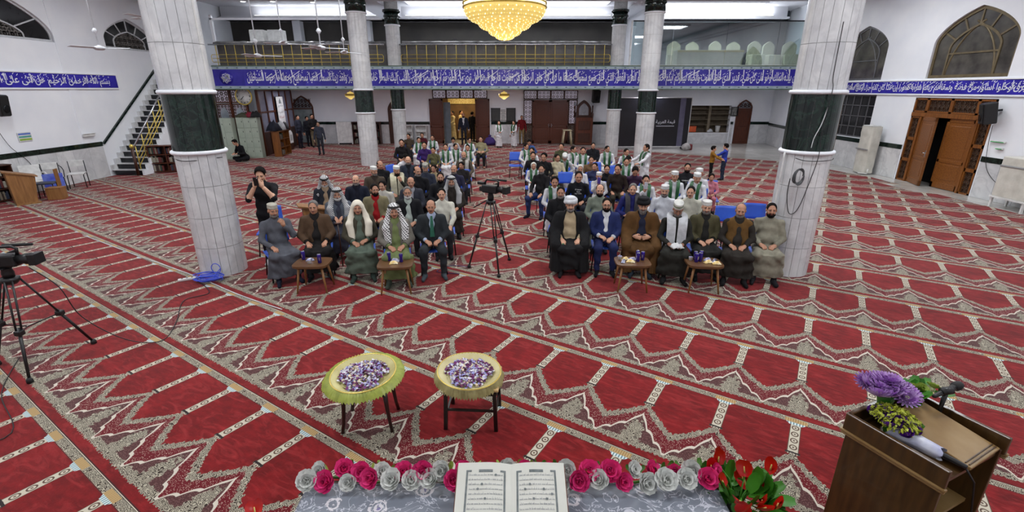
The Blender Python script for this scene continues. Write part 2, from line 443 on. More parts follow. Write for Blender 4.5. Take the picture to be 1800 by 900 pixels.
# niche backing
mb = MB(); mb.box((11.3, YB + 0.42, 1.37), (2.7, 0.05, 1.7)); tag(mb.build('wall_niche', mat('niche_board', (96, 84, 66), (76, 66, 52), 4, 0.7)), kind='structure')

# dado slabs and green border on the walls
def dado(name, M, spans, z0, z1, side, hz=None, parent=None):
    root = empty('dado_' + name, kind='structure')
    for a, b in spans:
        k = max(1, round((b - a) / 0.62)); w_ = (b - a) / k
        me = MB().bbox((0, 0, 0), (w_ - 0.006, z1 - z0 - 0.006, 0.03), 0.003).mesh('marble_slab', MARBLE)
        for i in range(k):
            o = obj('marble_slab', me, parent=root); o.matrix_world = M @ T(a + w_ * (i + 0.5), (z0 + z1) / 2, side * 0.012)
        me2 = MB().bbox((0, 0, 0), (w_ - 0.004, 0.15, 0.05), 0.004).mesh('green_marble_tile', GREENM)
        for i in range(k):
            o = obj('green_marble_tile', me2, parent=root); o.matrix_world = M @ T(a + w_ * (i + 0.5), z1 + 0.08, side * 0.015)
dado('right', MR, [(9.0, 13.95), (16.95, 21.55)], 0.0, 1.02, -1)
dado('right_far', MR2, [(0.0, 7.0)], 0.0, 1.02, -1)
dado('left', ML, [(8.0, 17.45)], 0.0, 1.08, 1)
dado('back', MBK, [(-12.6, -4.75), (-1.2, 0.55), (3.9, 10.0)], 0.0, 1.08, 1)
dado('back_right', MBK, [(12.6, 12.75), (13.75, 14.8)], 0.0, 1.08, 1)
mb = MB(); mb.box((11.3, YB - 0.012, 0.3), (2.5, 0.03, 0.6)); tag(mb.build('dado_niche', MARBLE), kind='structure')
# wall rails above and below the calligraphy bands
mb = MB()
for z in (2.83, 3.28): mb.bbox((16.0, z, -0.02), (11.2, 0.05, 0.06), 0.01, M=MR)
tag(mb.build('trim_1', WHITE), kind='structure')
mb = MB()
for z in (3.02, 3.50): mb.bbox((13.4, z, 0.02), (10.9, 0.05, 0.06), 0.01, M=ML)
tag(mb.build('trim_2', WHITE), kind='structure')
# shallow wall piers on the left wall
mb = MB()
for u in (16.9, 10.5): mb.box((u, 3.5, 0.008), (0.34, 7.0, 0.016), M=ML)
tag(mb.build('trim_3', WHITE), kind='structure')

# ---- ceiling with beams
CEIL = mat('ceiling_paint', (214, 214, 220), (206, 207, 214), 1.0, 0.8)
mb = MB(); mb.box((0, 12, ZC + 0.1), (34, 34.6, 0.2)); tag(mb.build('ceiling', CEIL), kind='structure')
mb = MB()
for y in (20.6, 27.0): mb.box((-0.4, y, 6.62), (28.4, 0.9, 0.6)); mb.box((-0.4, y, 6.36), (28.4, 1.5, 0.08))
for x in (-6.0, 5.6): mb.box((x, 23.8, 6.64), (0.9, 5.6, 0.56)); mb.box((x, 23.8, 6.39), (1.05, 5.6, 0.08))
tag(mb.build('trim_4', CEIL), kind='structure')
mb = MB()
mb.box((XR - 0.2, 9, 6.55), (0.4, 28, 0.22)); mb.box((XR - 0.1, 9, 6.38), (0.2, 28, 0.16)); mb.box((XL + 0.2, 9, 6.6), (0.4, 28, 0.22))
tag(mb.build('trim_5', CEIL), kind='structure')
# coffer frames round the light panels
PANEL = emit('light_diffuser', (250, 252, 255), 3.0)
def light_panel(p, label):
    x, y, sx, sy = p
    t = empty('ceiling_light', (x, y, ZC), 0, label, 'ceiling light', 'recessed ceiling light panels')
    f = MB()
    for a, b, c, d in ((0, sy / 2 + 0.06, sx + 0.24, 0.12), (0, -sy / 2 - 0.06, sx + 0.24, 0.12), (sx / 2 + 0.06, 0, 0.12, sy), (-sx / 2 - 0.06, 0, 0.12, sy)):
        f.box((a, b, -0.06), (c, d, 0.12))
    f.build('frame', CEIL, t)
    MB().box((0, 0, -0.02), (sx, sy, 0.03)).build('diffuser', PANEL, t)
for p, l in zip(BACK_PANELS, ('long glowing ceiling panel behind the big chandelier', 'glowing ceiling panel in the right bay, nearer the hall', 'glowing ceiling panel in the right bay, nearer the back wall')): light_panel(p, l)
for p in HALL_PANELS: light_panel(p, 'recessed white light panel in the ceiling over the open hall')

# cove strips
for i, (x, y, l) in enumerate(COVE):
    t = empty('cove_strip', (x, y, 6.40), 0, 'slim light strip on the %s beam ledge, %s bay' % (('near', 'far')[i // 3], ('left', 'middle', 'right')[i % 3]), 'light strip', 'light strips on the ceiling beams')
    MB().box((0, 0, 0.03), (l + 0.04, 0.14, 0.06)).build('channel', WPLAS, t); MB().box((0, 0, 0.07), (l, 0.09, 0.012)).build('diffuser', PANEL, t)
# ---- columns
def col_panel(r, a, h, th=0.025):
    """one curved slab, standing on z=0, facing +x"""
    g = 0.0028 / r; mb = MB(); vs = []; n = 3
    for rr_ in (r, r - th):
        for z in (0.003, h - 0.003):
            for i in range(n + 1):
                t = -a / 2 + g + (a - 2 * g) * i / n; vs.append((rr_ * math.cos(t), rr_ * math.sin(t), z))
    k = n + 1; fs = []
    for i in range(n): fs.append((i, i + 1, k + i + 1, k + i))
    for i in range(n): fs.append((k + i, k + i + 1, 3 * k + i + 1, 3 * k + i)); fs.append((i + 1, i, 2 * k + i, 2 * k + i + 1))
    fs.append((0, k, 3 * k, 2 * k)); fs.append((n, 2 * k + n, 3 * k + n, k + n))
    mb.add(vs, fs); return mb
NS = 18
PAN = {}
def pan(r, h, m):
    key = (round(r, 3), round(h, 3), m.name)
    if key not in PAN: PAN[key] = col_panel(r, 2 * PI / NS, h).mesh('marble_slab', m)
    return PAN[key]
def ring(z, r, hh=0.034): return [(r - 0.03, z - hh), (r + 0.03, z - hh * 0.8), (r + 0.042, z - hh * 0.2), (r + 0.042, z + hh * 0.2), (r + 0.03, z + hh * 0.8), (r - 0.03, z + hh)]
def column(x, y, label, zg0=2.08, zg1=2.94, r=0.36, slabs=True, cap=None, top=ZC):
    t = empty('column', (x, y, 0), 0.1, label, 'column', 'round marble columns', 'structure')
    MB().lathe([(r - 0.02, 0), (r - 0.02, top)], 28).build('core', GROUT, t)
    hs = (zg0 - 0.04) / 4; zs = [(i * hs, hs, MARBLE) for i in range(4)] + [(zg0, zg1 - zg0, GREENM)]
    z = zg1 + 0.04
    stop = 4.9 if slabs else (cap or top)
    while z < stop - 0.01:
        h = min(0.66, stop - z); zs.append((z, h, MARBLE)); z += h
    if slabs:
        for z0, h, m_ in zs:
            me = pan(r, h, m_)
            for i in range(NS):
                o = obj('green_marble_slab' if m_ is GREENM else 'marble_slab', me, parent=t); o.location = (0, 0, z0); o.rotation_euler = (0, 0, 2 * PI * i / NS)
        MB().lathe([(r, 4.9), (r, top)], 28).build('upper_shaft', MARBLE, t)
    else:
        for m_, nm in ((MARBLE, 'marble_slabs'), (GREENM, 'green_marble_slabs')):
            mb = MB()
            for z0, h, q in zs:
                if q is not m_: continue
                pm = col_panel(r, 2 * PI / NS, h)
                for i in range(NS): mb.add(pm.v, pm.f, M=T(0, 0, z0) @ RZ(2 * PI * i / NS))
            if m_ is GREENM and cap:
                mb.lathe([(r + 0.02, cap), (r + 0.02, cap + 0.5)], 28)
                mb.lathe([(r + 0.05, cap + 0.3), (r + 0.05, cap + 0.36)], 28); mb.lathe([(r + 0.07, cap + 0.5), (r + 0.07, cap + 0.58)], 28)
            mb.build(nm, m_, t)
    for z in (zg0 - 0.02, zg1 + 0.02): MB().lathe(ring(z, r), 32).build('ring_moulding', WHITE, t)
    if cap: MB().lathe(ring(cap - 0.02, r, 0.03), 32).build('ring_moulding', WHITE, t)
    return t
column(-5.04, 7.82, 'large white marble column with green band, blue cable coil at its foot')
column(4.75, 7.82, 'large white marble column with green band behind the man in beige robe')
column(-5.92, 20.1, 'far white marble column left of the seated crowd', 2.12, 2.96, slabs=False, cap=5.75)
column(5.42, 20.1, 'far white marble column beside the black banner', 2.12, 2.94, slabs=False, cap=5.75)
column(-5.15, 22.6, 'slender balcony column behind the far left column', 2.15, 3.2, 0.3, False, 5.6)
column(4.62, 22.6, 'slender balcony column at the edge of the glass gallery', 2.15, 3.2, 0.3, False, 5.6)
# ================================================================ windows, doors, balcony, bands, stairs
def lattice(w_, h, cell, bar=0.014, th=0.02, z=0.0):
    """star lattice of crossing bars inside a w x h panel, centred on the origin (in local u,v)"""
    mb = MB(); nx = max(1, round(w_ / cell)); ny = max(1, round(h / cell)); cx, cy = w_ / nx, h / ny
    for i in range(nx):
        for j in range(ny):
            x, y = -w_ / 2 + cx * (i + 0.5), -h / 2 + cy * (j + 0.5)
            P = [(x + cx / 2 * math.cos(a) * (1.0 if k % 2 == 0 else 0.74), y + cy / 2 * math.sin(a) * (1.0 if k % 2 == 0 else 0.74)) for k, a in enumerate([PI / 4 * q for q in range(8)])]
            for k in range(8):
                a, b = P[k], P[(k + 3) % 8]; mb.bar((a[0], a[1], z), (b[0], b[1], z), bar, th)
            for k in (1, 3, 5, 7):
                sx, sy = (1 if P[k][0] > x else -1), (1 if P[k][1] > y else -1)
                mb.bar((P[k][0], P[k][1], z), (x + sx * cx / 2, y + sy * cy / 2, z), bar, th)
    return mb
def ringpoly(mb, outer, inner, z0, z1, mi=0, M=None): mb.prism(outer, z0, z1, mi, M, holes=[inner])
def lerp2(a, b, t): return (a[0] + (b[0] - a[0]) * t, a[1] + (b[1] - a[1]) * t)
def arch_window(name, M, box, w0, glass, fr, label=None, screen=None, thick=0.06, bars=True):
    """pointed window: frame, inner arch, spokes and separate panes; w0 = depth position in the wall"""
    u0, u1, z0, zs, za = box; t = empty(name, kind='structure')
    if label: t['label'] = label
    O = arch(u0 + 0.01, u1 - 0.01, z0 + 0.01, zs, za - 0.01); O2 = offs(O, thick)
    W = u1 - u0; k = 0.19
    I = arch(u0 + W * k, u1 - W * k, z0 + 0.01, z0 + (zs - z0) * 0.85, za - W * 0.17)
    I2 = offs(I, thick * 0.7)
    f = MB(); ringpoly(f, O, O2, -0.04, 0.04, M=M @ T(0, 0, w0)); f.build('frame', fr, t)
    f = MB(); n = len(I)
    ringpoly(f, I, I2, -0.035, 0.035, M=M @ T(0, 0, w0)); f.build('inner_arch', fr, t)
    idx = [1, 6, 11, 15, 19, 24, n - 2]
    for q in idx[1:-1]:
        a, b = O2[q], I[q]; MB().bar((a[0], a[1], 0), (b[0], b[1], 0), thick * 0.6, 0.06, M=M @ T(0, 0, w0)).build('glazing_bar', fr, t)
    cuts = [0] + idx[1:-1] + [n - 1]
    for a, b in zip(cuts[:-1], cuts[1:]):
        poly = [O2[i] for i in range(a, b + 1)] + [I[i] for i in range(b, a - 1, -1)]
        MB().prism(poly, -0.006, 0.006, M=M @ T(0, 0, w0)).build('pane', glass, t)
    if screen:
        # inner carved screen
        mb = MB(); cu = (u0 + u1) / 2; c = 0.2; uu = u0 + W * k
        lat = lattice(W * (1 - 2 * k), za - z0, 0.24, 0.03, 0.05)
        hi = za - W * 0.17
        for i in range(0, len(lat.v), 8):
            q = lat.v[i:i + 8]; cxm = sum(p[0] for p in q) / 8 + cu; czm = sum(p[1] for p in q) / 8 + (z0 + za) / 2
            lim = None
            for a, b in zip(I2[:-1], I2[1:]):
                if min(a[0], b[0]) <= cxm <= max(a[0], b[0]) and abs(a[0] - b[0]) > 1e-6:
                    zz = a[1] + (b[1] - a[1]) * (cxm - a[0]) / (b[0] - a[0]); lim = zz if lim is None else max(lim, zz)
            if lim and z0 < czm < lim - 0.02: mb.add([(p[0] + cu, p[1] + (z0 + za) / 2, p[2]) for p in q], [(3, 2, 1, 0), (4, 5, 6, 7), (0, 1, 5, 4), (1, 2, 6, 5), (2, 3, 7, 6), (3, 0, 4, 7)], M=M @ T(0, 0, w0))
        mb.build('carved_screen', screen, t)
        MB().prism(I2, -0.006, 0.006, M=M @ T(0, 0, w0 + 0.05 * (1 if w0 > 0 else -1))).build('pane', glass, t)
    else:
        us = [p[0] for p in I2]; a0, a1 = min(us), max(us); cu = (a0 + a1) / 2
        # interlaced curved bars and a cross rail
        for s in (-1, 1):
            pts = []
            for i in range(9):
                tt = i / 8; ang = tt * 1.25
                pts.append((cu + s * ((a1 - a0) / 2 - (a1 - a0) * 0.95 * (1 - math.cos(ang)) * 0.9) * -1, z0 + (za - z0) * 0.8 * math.sin(ang) / math.sin(1.25), 0))
            MB().tube([tuple(M @ T(0, 0, w0) @ Vector(p)) for p in pts], thick * 0.4, 6).build('glazing_bar', fr, t)
        zr = z0 + (za - z0) * 0.36
        MB().bar((a0, zr, 0), (a1, zr, 0), thick * 0.6, 0.06, M=M @ T(0, 0, w0)).build('glazing_bar', fr, t)
        for lo, hi_ in ((z0, zr), (zr, 99)):
            for ul, uh in ((a0, a0 + (a1 - a0) / 3), (a0 + (a1 - a0) / 3, a0 + (a1 - a0) * 2 / 3), (a0 + (a1 - a0) * 2 / 3, a1)):
                p = clip(clip(clip(clip(list(I2), 1, 0, uh), -1, 0, -ul), 0, 1, hi_), 0, -1, -lo)
                if len(p) > 2: MB().prism(p, -0.006, 0.006, M=M @ T(0, 0, w0)).build('pane', glass, t)
    return t
WFR = mat('window_bronze', (118, 104, 76), (94, 82, 60), 6, 0.45, 0.3)
WFG = mat('window_grey', (112, 112, 114), (90, 90, 94), 6, 0.5, 0.3)
WFW = mat('window_white', (206, 208, 212), None, 6, 0.5)
STONE = mat('carved_stone', (120, 116, 112), (90, 86, 84), 12, 0.8)
arch_window('window_1', MR, (18.75, 21.25, 3.33, 4.45, 5.27), 0.10, DUSTY, WFG)
arch_window('window_2', MR, (13.98, 16.74, 3.33, 4.35, 5.30), 0.10, DUSTY, WFR, thick=0.085)
arch_window('window_3', ML, (18.8, 21.4, 4.42, 4.75, 5.53), -0.10, NIGHT, WFW, screen=STONE)
arch_window('window_4', ML, (11.9, 16.75, 4.42, 4.6, 5.9), -0.10, NIGHT, WFW, screen=STONE)
def grid_window(name, M, u0, u1, z0, z1, nu, nv, w0):
    t = empty(name, kind='structure'); f = MB()
    for a, b, c, d in ((u0, u1, z0, z0 + 0.05), (u0, u1, z1 - 0.05, z1), (u0, u0 + 0.05, z0, z1), (u1 - 0.05, u1, z0, z1)): f.box(((a + b) / 2, (c + d) / 2, w0), (b - a, d - c, 0.08), M=M)
    f.build('frame', WFG, t)
    du, dv = (u1 - u0) / nu, (z1 - z0) / nv
    me = MB().box((0, 0, 0), (du - 0.012, dv - 0.012, 0.012)).mesh('pane', NIGHT)
    for i in range(nu):
        for j in range(nv): o = obj('pane', me, parent=t); o.matrix_world = M @ T(u0 + du * (i + 0.5), z0 + dv * (j + 0.5), w0)
    for i in range(1, nu): MB().box((u0 + du * i, (z0 + z1) / 2, w0 - 0.01), (0.03, z1 - z0, 0.05), M=M).build('glazing_bar', WFG, t)
    for j in range(1, nv): MB().box(((u0 + u1) / 2, z0 + dv * j, w0 - 0.01), (u1 - u0, 0.03, 0.05), M=M).build('glazing_bar', WFG, t)
grid_window('window_5', MR, 18.75, 21.35, 1.2, 2.8, 6, 4, 0.10)
grid_window('window_6', MR2, 0.6, 4.4, 1.2, 2.85, 6, 4, 0.10)
# outer night behind the window openings
mb = MB(); mb.box((XR + 0.6, 17, 3.3), (0.05, 14, 7)); mb.box((XL - 0.6, 16, 5), (0.05, 14, 3)); mb.box((XR + 1.9, 25, 2), (0.05, 8, 4))
tag(mb.build('wall_outside', mat('night_street', (16, 16, 18), None, 2, 0.9)), kind='structure')

# ---- double doors
def leaf(w_, h, m_, panels, parent, x0, M, ang=0.0, hinge=0.0, handle=None, name='door_leaf'):
    """panelled leaf; origin at the lower hinge corner, extends to +u"""
    mb = MB(); mb.box((w_ / 2, h / 2, 0), (w_ - 0.01, h - 0.02, 0.045))
    for a, b, c, d in ((0, 0.1, 0, h), (w_ - 0.1, w_, 0, h), (0, w_, h - 0.12, h), (0, w_, 0, 0.18)): mb.bbox(((a + b) / 2, (c + d) / 2, 0), (b - a - 0.004, d - c - 0.004, 0.07), 0.008)
    for z in panels: mb.bbox((w_ / 2, z, 0), (w_ - 0.02, 0.1, 0.07), 0.008)
    o = mb.build(name, m_, parent); o.matrix_world = M @ T(x0, 0.01, 0) @ Matrix.Rotation(ang, 4, 'Y')
    zs = [0.18] + list(panels) + [h - 0.12]
    for a, b in zip(zs[:-1], zs[1:]):
        p = MB().bbox((w_ / 2, (a + b) / 2, 0), (w_ - 0.3, b - a - 0.2, 0.06), 0.012).build('raised_panel', m_, o)
    if handle is not None:
        hd = MB(); hd.bbox((handle, 1.02, 0), (0.045, 0.2, 0.09), 0.008)
        for s in (-1, 1): hd.tube([(handle, 1.05, 0), (handle, 1.05, s * 0.09), (handle + (0.1 if handle < w_ / 2 else -0.1), 1.05, s * 0.09)], 0.011, 6)
        hd.build('handle', CHROME, o)
    return o
def lat_panel(t, u0, u1, z0, z1, M, fr, lt, w=0.0, cell=0.15, back=None, bw=0.014):
    f = MB()
    for a, b, c, d in ((u0, u1, z0, z0 + 0.05), (u0, u1, z1 - 0.05, z1), (u0, u0 + 0.05, z0, z1), (u1 - 0.05, u1, z0, z1)): f.box(((a + b) / 2, (c + d) / 2, w), (b - a, d - c, 0.09), M=M)
    f.build('panel_frame', fr, t)
    o = lattice(u1 - u0 - 0.1, z1 - z0 - 0.1, cell, bw).build('lattice', lt, t); o.matrix_world = M @ T((u0 + u1) / 2, (z0 + z1) / 2, w)
    if back is not None: MB().box(((u0 + u1) / 2, (z0 + z1) / 2, w + back[1]), (u1 - u0 - 0.06, z1 - z0 - 0.06, 0.008), M=M).build('pane', back[0], t)
LATB = mat('lattice_brown', (88, 60, 40), (64, 42, 28), 8, 0.5)
CREAMG = mat('frosted_glass', (136, 126, 114), (110, 102, 96), 3, 0.35)
d1 = empty('door_1', kind='structure')
for z0, z1 in ((0, 0.72), (0.72, 1.42), (1.42, 2.14)):
    lat_panel(d1, 14.02, 14.40, z0, z1, MR, WOODM, LATB, 0.04, 0.14, (CREAMG, 0.03)); lat_panel(d1, 16.5, 16.88, z0, z1, MR, WOODM, LATB, 0.04, 0.14, (CREAMG, 0.03))
for a, b in ((14.02, 14.55), (14.55, 15.45), (15.45, 16.35), (16.35, 16.88)): lat_panel(d1, a, b, 2.28, 2.72, MR, WOODM, LATB, 0.04, 0.16, (CREAMG, 0.03))
f = MB(); f.box((15.45, 2.21, 0.03), (2.86, 0.13, 0.12), M=MR)
for u in (14.43, 16.47): f.box((u, 1.08, 0.03), (0.07, 2.16, 0.12), M=MR)
f.build('door_frame', WOODM, d1)
leaf(1.0, 2.14, WOODM, (0.85,), d1, 14.46, MR @ T(0, 0, 0.05), 0.0)
leaf(1.0, 2.14, WOODM, (0.85,), d1, 16.44, MR @ T(0, 0, 0.05), PI - 0.34, handle=0.92)
# back doors
LITP = emit('lit_pane', (196, 188, 204), 0.32)
def back_door(name, u0, u1, uA, uB, zt, ztop, open_=False):
    t = empty(name, kind='structure'); n = 4
    M = MBK @ T(0, 0, 0.05)
    for i in range(n):
        a = u0 + (u1 - u0) * i / n; lat_panel(t, a, u0 + (u1 - u0) * (i + 1) / n, zt, ztop, M, WOODD, LATB, 0.02, 0.26, (LITP, -0.03), 0.013)
    return t, M
d2, M2 = back_door('door_2', 0.66, 3.72, 1.15, 3.2, 2.46, 2.95)
for a, b in ((0.66, 1.16), (3.22, 3.72)):
    for z0, z1 in ((0.0, 1.1), (1.1, 2.44)): lat_panel(d2, a, b, z0, z1, M2, WOODD, LATB, 0.02, 0.26, (LITP if z0 > 1 else CREAMG, -0.03), 0.013)
leaf(1.02, 2.42, WOODR, (0.95,), d2, 1.17, M2 @ T(0, 0, 0.03), handle=0.95); leaf(1.02, 2.42, WOODR, (0.95,), d2, 2.19, M2 @ T(0, 0, 0.03), handle=0.07)
d3, M3 = back_door('door_3', -4.5, -1.4, -4, -2, 2.50, 2.98)
leaf(0.78, 2.48, WOODR, (0.95,), d3, -4.72, M3 @ T(0, 0, 0.04)); leaf(0.82, 2.48, WOODR, (0.95,), d3, -2.1, M3 @ T(0, 0, 0.04))
# the lit corridor behind the open doorway
WARM = mat('corridor_plaster', (112, 82, 48), (80, 56, 32), 2, 0.7)
mb = MB(); mb.box((-3.0, YB + 3.2, 1.4), (4.2, 0.1, 3.0)); mb.box((-5.0, YB + 1.7, 1.4), (0.1, 3.0, 3.0)); mb.box((-0.9, YB + 1.7, 1.4), (0.1, 3.0, 3.0)); mb.box((-3.0, YB + 1.7, 2.85), (4.2, 3.0, 0.1))
tag(mb.build('wall_corridor', WARM), kind='structure')
for z in (2.3,):
    MB().box((-3.0, YB + 3.1, z), (2.1, 0.06, 0.34)).build('trim_6', mat('mosaic_frieze', (226, 214, 150), (170, 130, 60), 14, 0.5))['kind'] = 'structure'
cl = bpy.data.lights.new('corridor_lamp_light', 'AREA'); cl.size = 1.2; cl.energy = 75; cl.color = (1.0, 0.78, 0.45)
clo = bpy.data.objects.new('corridor_lamp_light', cl); COL.objects.link(clo); clo.location = (-3.0, YB + 1.6, 2.78)
t = empty('corridor_lamp', (-3.0, YB + 1.6, 2.8), 0, 'warm ceiling lamp in the lit corridor beyond the open doorway', 'lamp')
MB().lathe([(0.30, -0.02), (0.34, 0.0), (0.34, 0.02)], 24).build('lamp_rim', GOLD, t)
# shoe-rack doorway partition (blue grey) in the opening
MB().box((-3.75, YB + 0.2, 1.15), (0.4, 0.06, 2.3)).build('trim_7', mat('blue_grey_panel', (110, 122, 132), None, 4, 0.5))['kind'] = 'structure'
# small arched door at right back and dark arched frame windows at left back
def arched_door(name, M, u0, u1, zs, za, leafm, glassm, lite):
    t = empty(name, kind='structure'); O = arch(u0, u1, 0.0, zs, za); I = offs(O, 0.07)
    I = [(p[0], max(p[1], 0.0)) for p in I]
    MB().prism(O, 0.0, 0.06, M=M, holes=[offs(O, 0.07)]).build('door_frame', WOODR, t)
    lo = clip(list(I), 0, 1, lite)
    MB().prism(lo, 0.01, 0.035, M=M).build('door_leaf', leafm, t)
    for a, b in ((0.15, 0.9), (1.0, lite - 0.1)): MB().bbox(((u0 + u1) / 2, (a + b) / 2, 0.04), (u1 - u0 - 0.34, b - a, 0.03), 0.01, M=M).build('raised_panel' if leafm is WOODR else 'pane', leafm, t)
    up = clip(list(I), 0, -1, -lite)
    MB().prism(up, 0.005, 0.012, M=M).build('fanlight_pane', glassm, t)
    lat = lattice(u1 - u0 - 0.2, za - lite - 0.22, 0.2, 0.02, 0.03); o = lat.build('lattice', WOODD, t); o.matrix_world = M @ T((u0 + u1) / 2, (lite + za) / 2 - 0.06, 0.03)
    MB().box(((u0 + u1) / 2, lite, 0.03), (u1 - u0 - 0.1, 0.06, 0.06), M=M).build('transom', WOODR, t)
LITG = mat('pale_window_glass', (180, 186, 196), (120, 130, 140), 2, 0.3)
arched_door('door_4', MBK, 12.85, 13.72, 2.0, 2.44, WOODR, LITG, 1.95)
arched_door('door_5', MBK, -12.55, -11.35, 2.0, 2.66, mat('window_view', (150, 158, 160), (88, 104, 104), 2.5, 0.3), LITG, 1.95)
MB().prism(arch(-7.1, -6.2, 0, 1.9, 2.5), 0.0, 0.05, M=MBK).build('door_6', WOODD)['kind'] = 'structure'

# ---- Arabic lettering in joined presentation forms
AR = dict(zip('اأإآبةتثجحخدذرزسشصضطظعغفقكلمنهويىئءؤ', [
    (0xFE8D, 2), (0xFE83, 2), (0xFE87, 2), (0xFE81, 2), (0xFE8F, 4), (0xFE93, 2), (0xFE95, 4), (0xFE99, 4), (0xFE9D, 4), (0xFEA1, 4), (0xFEA5, 4), (0xFEA9, 2), (0xFEAB, 2), (0xFEAD, 2), (0xFEAF, 2),
    (0xFEB1, 4), (0xFEB5, 4), (0xFEB9, 4), (0xFEBD, 4), (0xFEC1, 4), (0xFEC5, 4), (0xFEC9, 4), (0xFECD, 4), (0xFED1, 4), (0xFED5, 4), (0xFED9, 4), (0xFEDD, 4), (0xFEE1, 4), (0xFEE5, 4), (0xFEE9, 4), (0xFEED, 2), (0xFEF1, 4), (0xFEEF, 2), (0xFE89, 4), (0xFE80, 1), (0xFE85, 2)]))
def shape_ar(s):
    out = []
    for wd in s.split(' '):
        g = []; i = 0; n = len(wd); prev = False
        while i < n:
            ch = wd[i]
            if ch == 'ل' and i + 1 < n and wd[i + 1] in 'اأإآ':
                bs = {'ا': 0xFEFB, 'أ': 0xFEF7, 'إ': 0xFEF9, 'آ': 0xFEF5}[wd[i + 1]]; g.append(chr(bs + (1 if prev else 0))); prev = False; i += 2; continue
            b, k = AR.get(ch, (ord(ch), 0))
            if k == 0: g.append(ch); prev = False; i += 1; continue
            nx = i + 1 < n and AR.get(wd[i + 1], (0, 0))[1] > 1
            if k == 1: g.append(chr(b)); prev = False
            elif k == 2: g.append(chr(b + (1 if prev else 0))); prev = False
            else:
                fm = (3 if nx else 1) if prev else (2 if nx else 0); g.append(chr(b + fm)); prev = nx
            i += 1
        out.append(''.join(reversed(g)))
    return ' '.join(reversed(out))
def text_mesh(body, w_, h, depth=0.004, off=0.0, res=2):
    """lettering stretched to a w x h box centred on the origin, in local u,v, facing +w"""
    c = bpy.data.curves.new('lettering', 'FONT'); c.body = body; c.resolution_u = res; c.offset = off; c.fill_mode = 'FRONT'
    o = bpy.data.objects.new('lettering', c); COL.objects.link(o); bpy.context.view_layer.update()
    me = bpy.data.meshes.new_from_object(o.evaluated_get(bpy.context.evaluated_depsgraph_get()))
    bpy.data.objects.remove(o); bpy.data.curves.remove(c)
    n = len(me.vertices); a = np.zeros(n * 3); me.vertices.foreach_get('co', a); a = a.reshape(-1, 3)
    lo, hi = a.min(0), a.max(0); a[:, 0] = ((a[:, 0] - lo[0]) / (hi[0] - lo[0]) - 0.5) * w_; a[:, 1] = ((a[:, 1] - lo[1]) / (hi[1] - lo[1]) - 0.5) * h; a[:, 2] = depth
    me.vertices.foreach_set('co', a.ravel()); me.update()
    return me
def write(name, body, w_, h, m_, parent, M, off=0.0, res=2):
    me = text_mesh(body, w_, h, 0.0, off, res); me.materials.clear(); me.materials.append(m_)
    o = obj(name, me, parent=parent); o.matrix_world = M; return o
BLUE = mat('cobalt_tile', (58, 50, 176), (42, 34, 142), 2.2, 0.25)
LETTER = mat('white_glaze', (236, 238, 244), (222, 224, 236), 6, 0.3)
BORD = mat('pale_tile_border', (176, 190, 200), (140, 160, 168), 5, 0.3)
GREENT = mat('green_tile_edge', (88, 112, 92), None, 5, 0.4)
def speckle(mb, w_, h, n, seed):
    r_ = random.Random(seed)
    for i in range(n):
        x, y = r_.uniform(-w_ / 2, w_ / 2), r_.uniform(-h * 0.15, h / 2); s = r_.uniform(0.012, 0.026)
        if r_.random() < 0.6: mb.add([(x - s, y, 0.003), (x, y - s, 0.003), (x + s, y, 0.003), (x, y + s, 0.003)], [(0, 1, 2, 3)])
        else:
            l = s * 3; mb.add([(x, y, 0.003), (x + 0.012, y - 0.012, 0.003), (x + l + 0.012, y + l - 0.012, 0.003), (x + l, y + l, 0.003)], [(0, 1, 2, 3)])
    # tall upright and sweeping strokes between the words
    for i in range(int(w_ * 3.2)):
        x = r_.uniform(-w_ / 2, w_ / 2 - 0.3 * h); y0 = r_.uniform(-0.22, 0.0) * h; b = h * 0.042
        if i % 3: mb.add([(x, y0, 0.004), (x + b, y0, 0.004), (x + b * 1.2 - 0.03 * h, h * 0.47, 0.004), (x - 0.05 * h, h * 0.49, 0.004)], [(0, 1, 2, 3)])
        else: q = r_.uniform(0.45, 0.75) * h; y0 += 0.1 * h; mb.add([(x, y0, 0.004), (x + b, y0 - b * .6, 0.004), (x + q, min(h * .44, y0 + q * .62) - b, 0.004), (x + q, min(h * .46, y0 + q * .62), 0.004)], [(0, 1, 2, 3)])
    return mb
V67 = 'تبارك الذي بيده الملك وهو على كل شيء قدير الذي خلق الموت والحياة ليبلوكم أيكم أحسن عملا وهو العزيز الغفور الذي خلق سبع سموات طباقا ما ترى في خلق الرحمن من تفاوت فارجع البصر هل ترى من فطور ثم ارجع البصر كرتين ينقلب إليك البصر خاسئا وهو حسير ولقد زينا السماء الدنيا بمصابيح وجعلناها رجوما للشياطين'
V76 = 'بسم الله الرحمن الرحيم هل أتى على الإنسان حين من الدهر لم يكن شيئا مذكورا إنا خلقنا الإنسان'
V76B = 'عاليهم ثياب سندس خضر وإستبرق وحلوا أساور من فضة وسقاهم ربهم شرابا طهورا إن هذا كان لكم جزاء وكان سعيكم مشكورا'
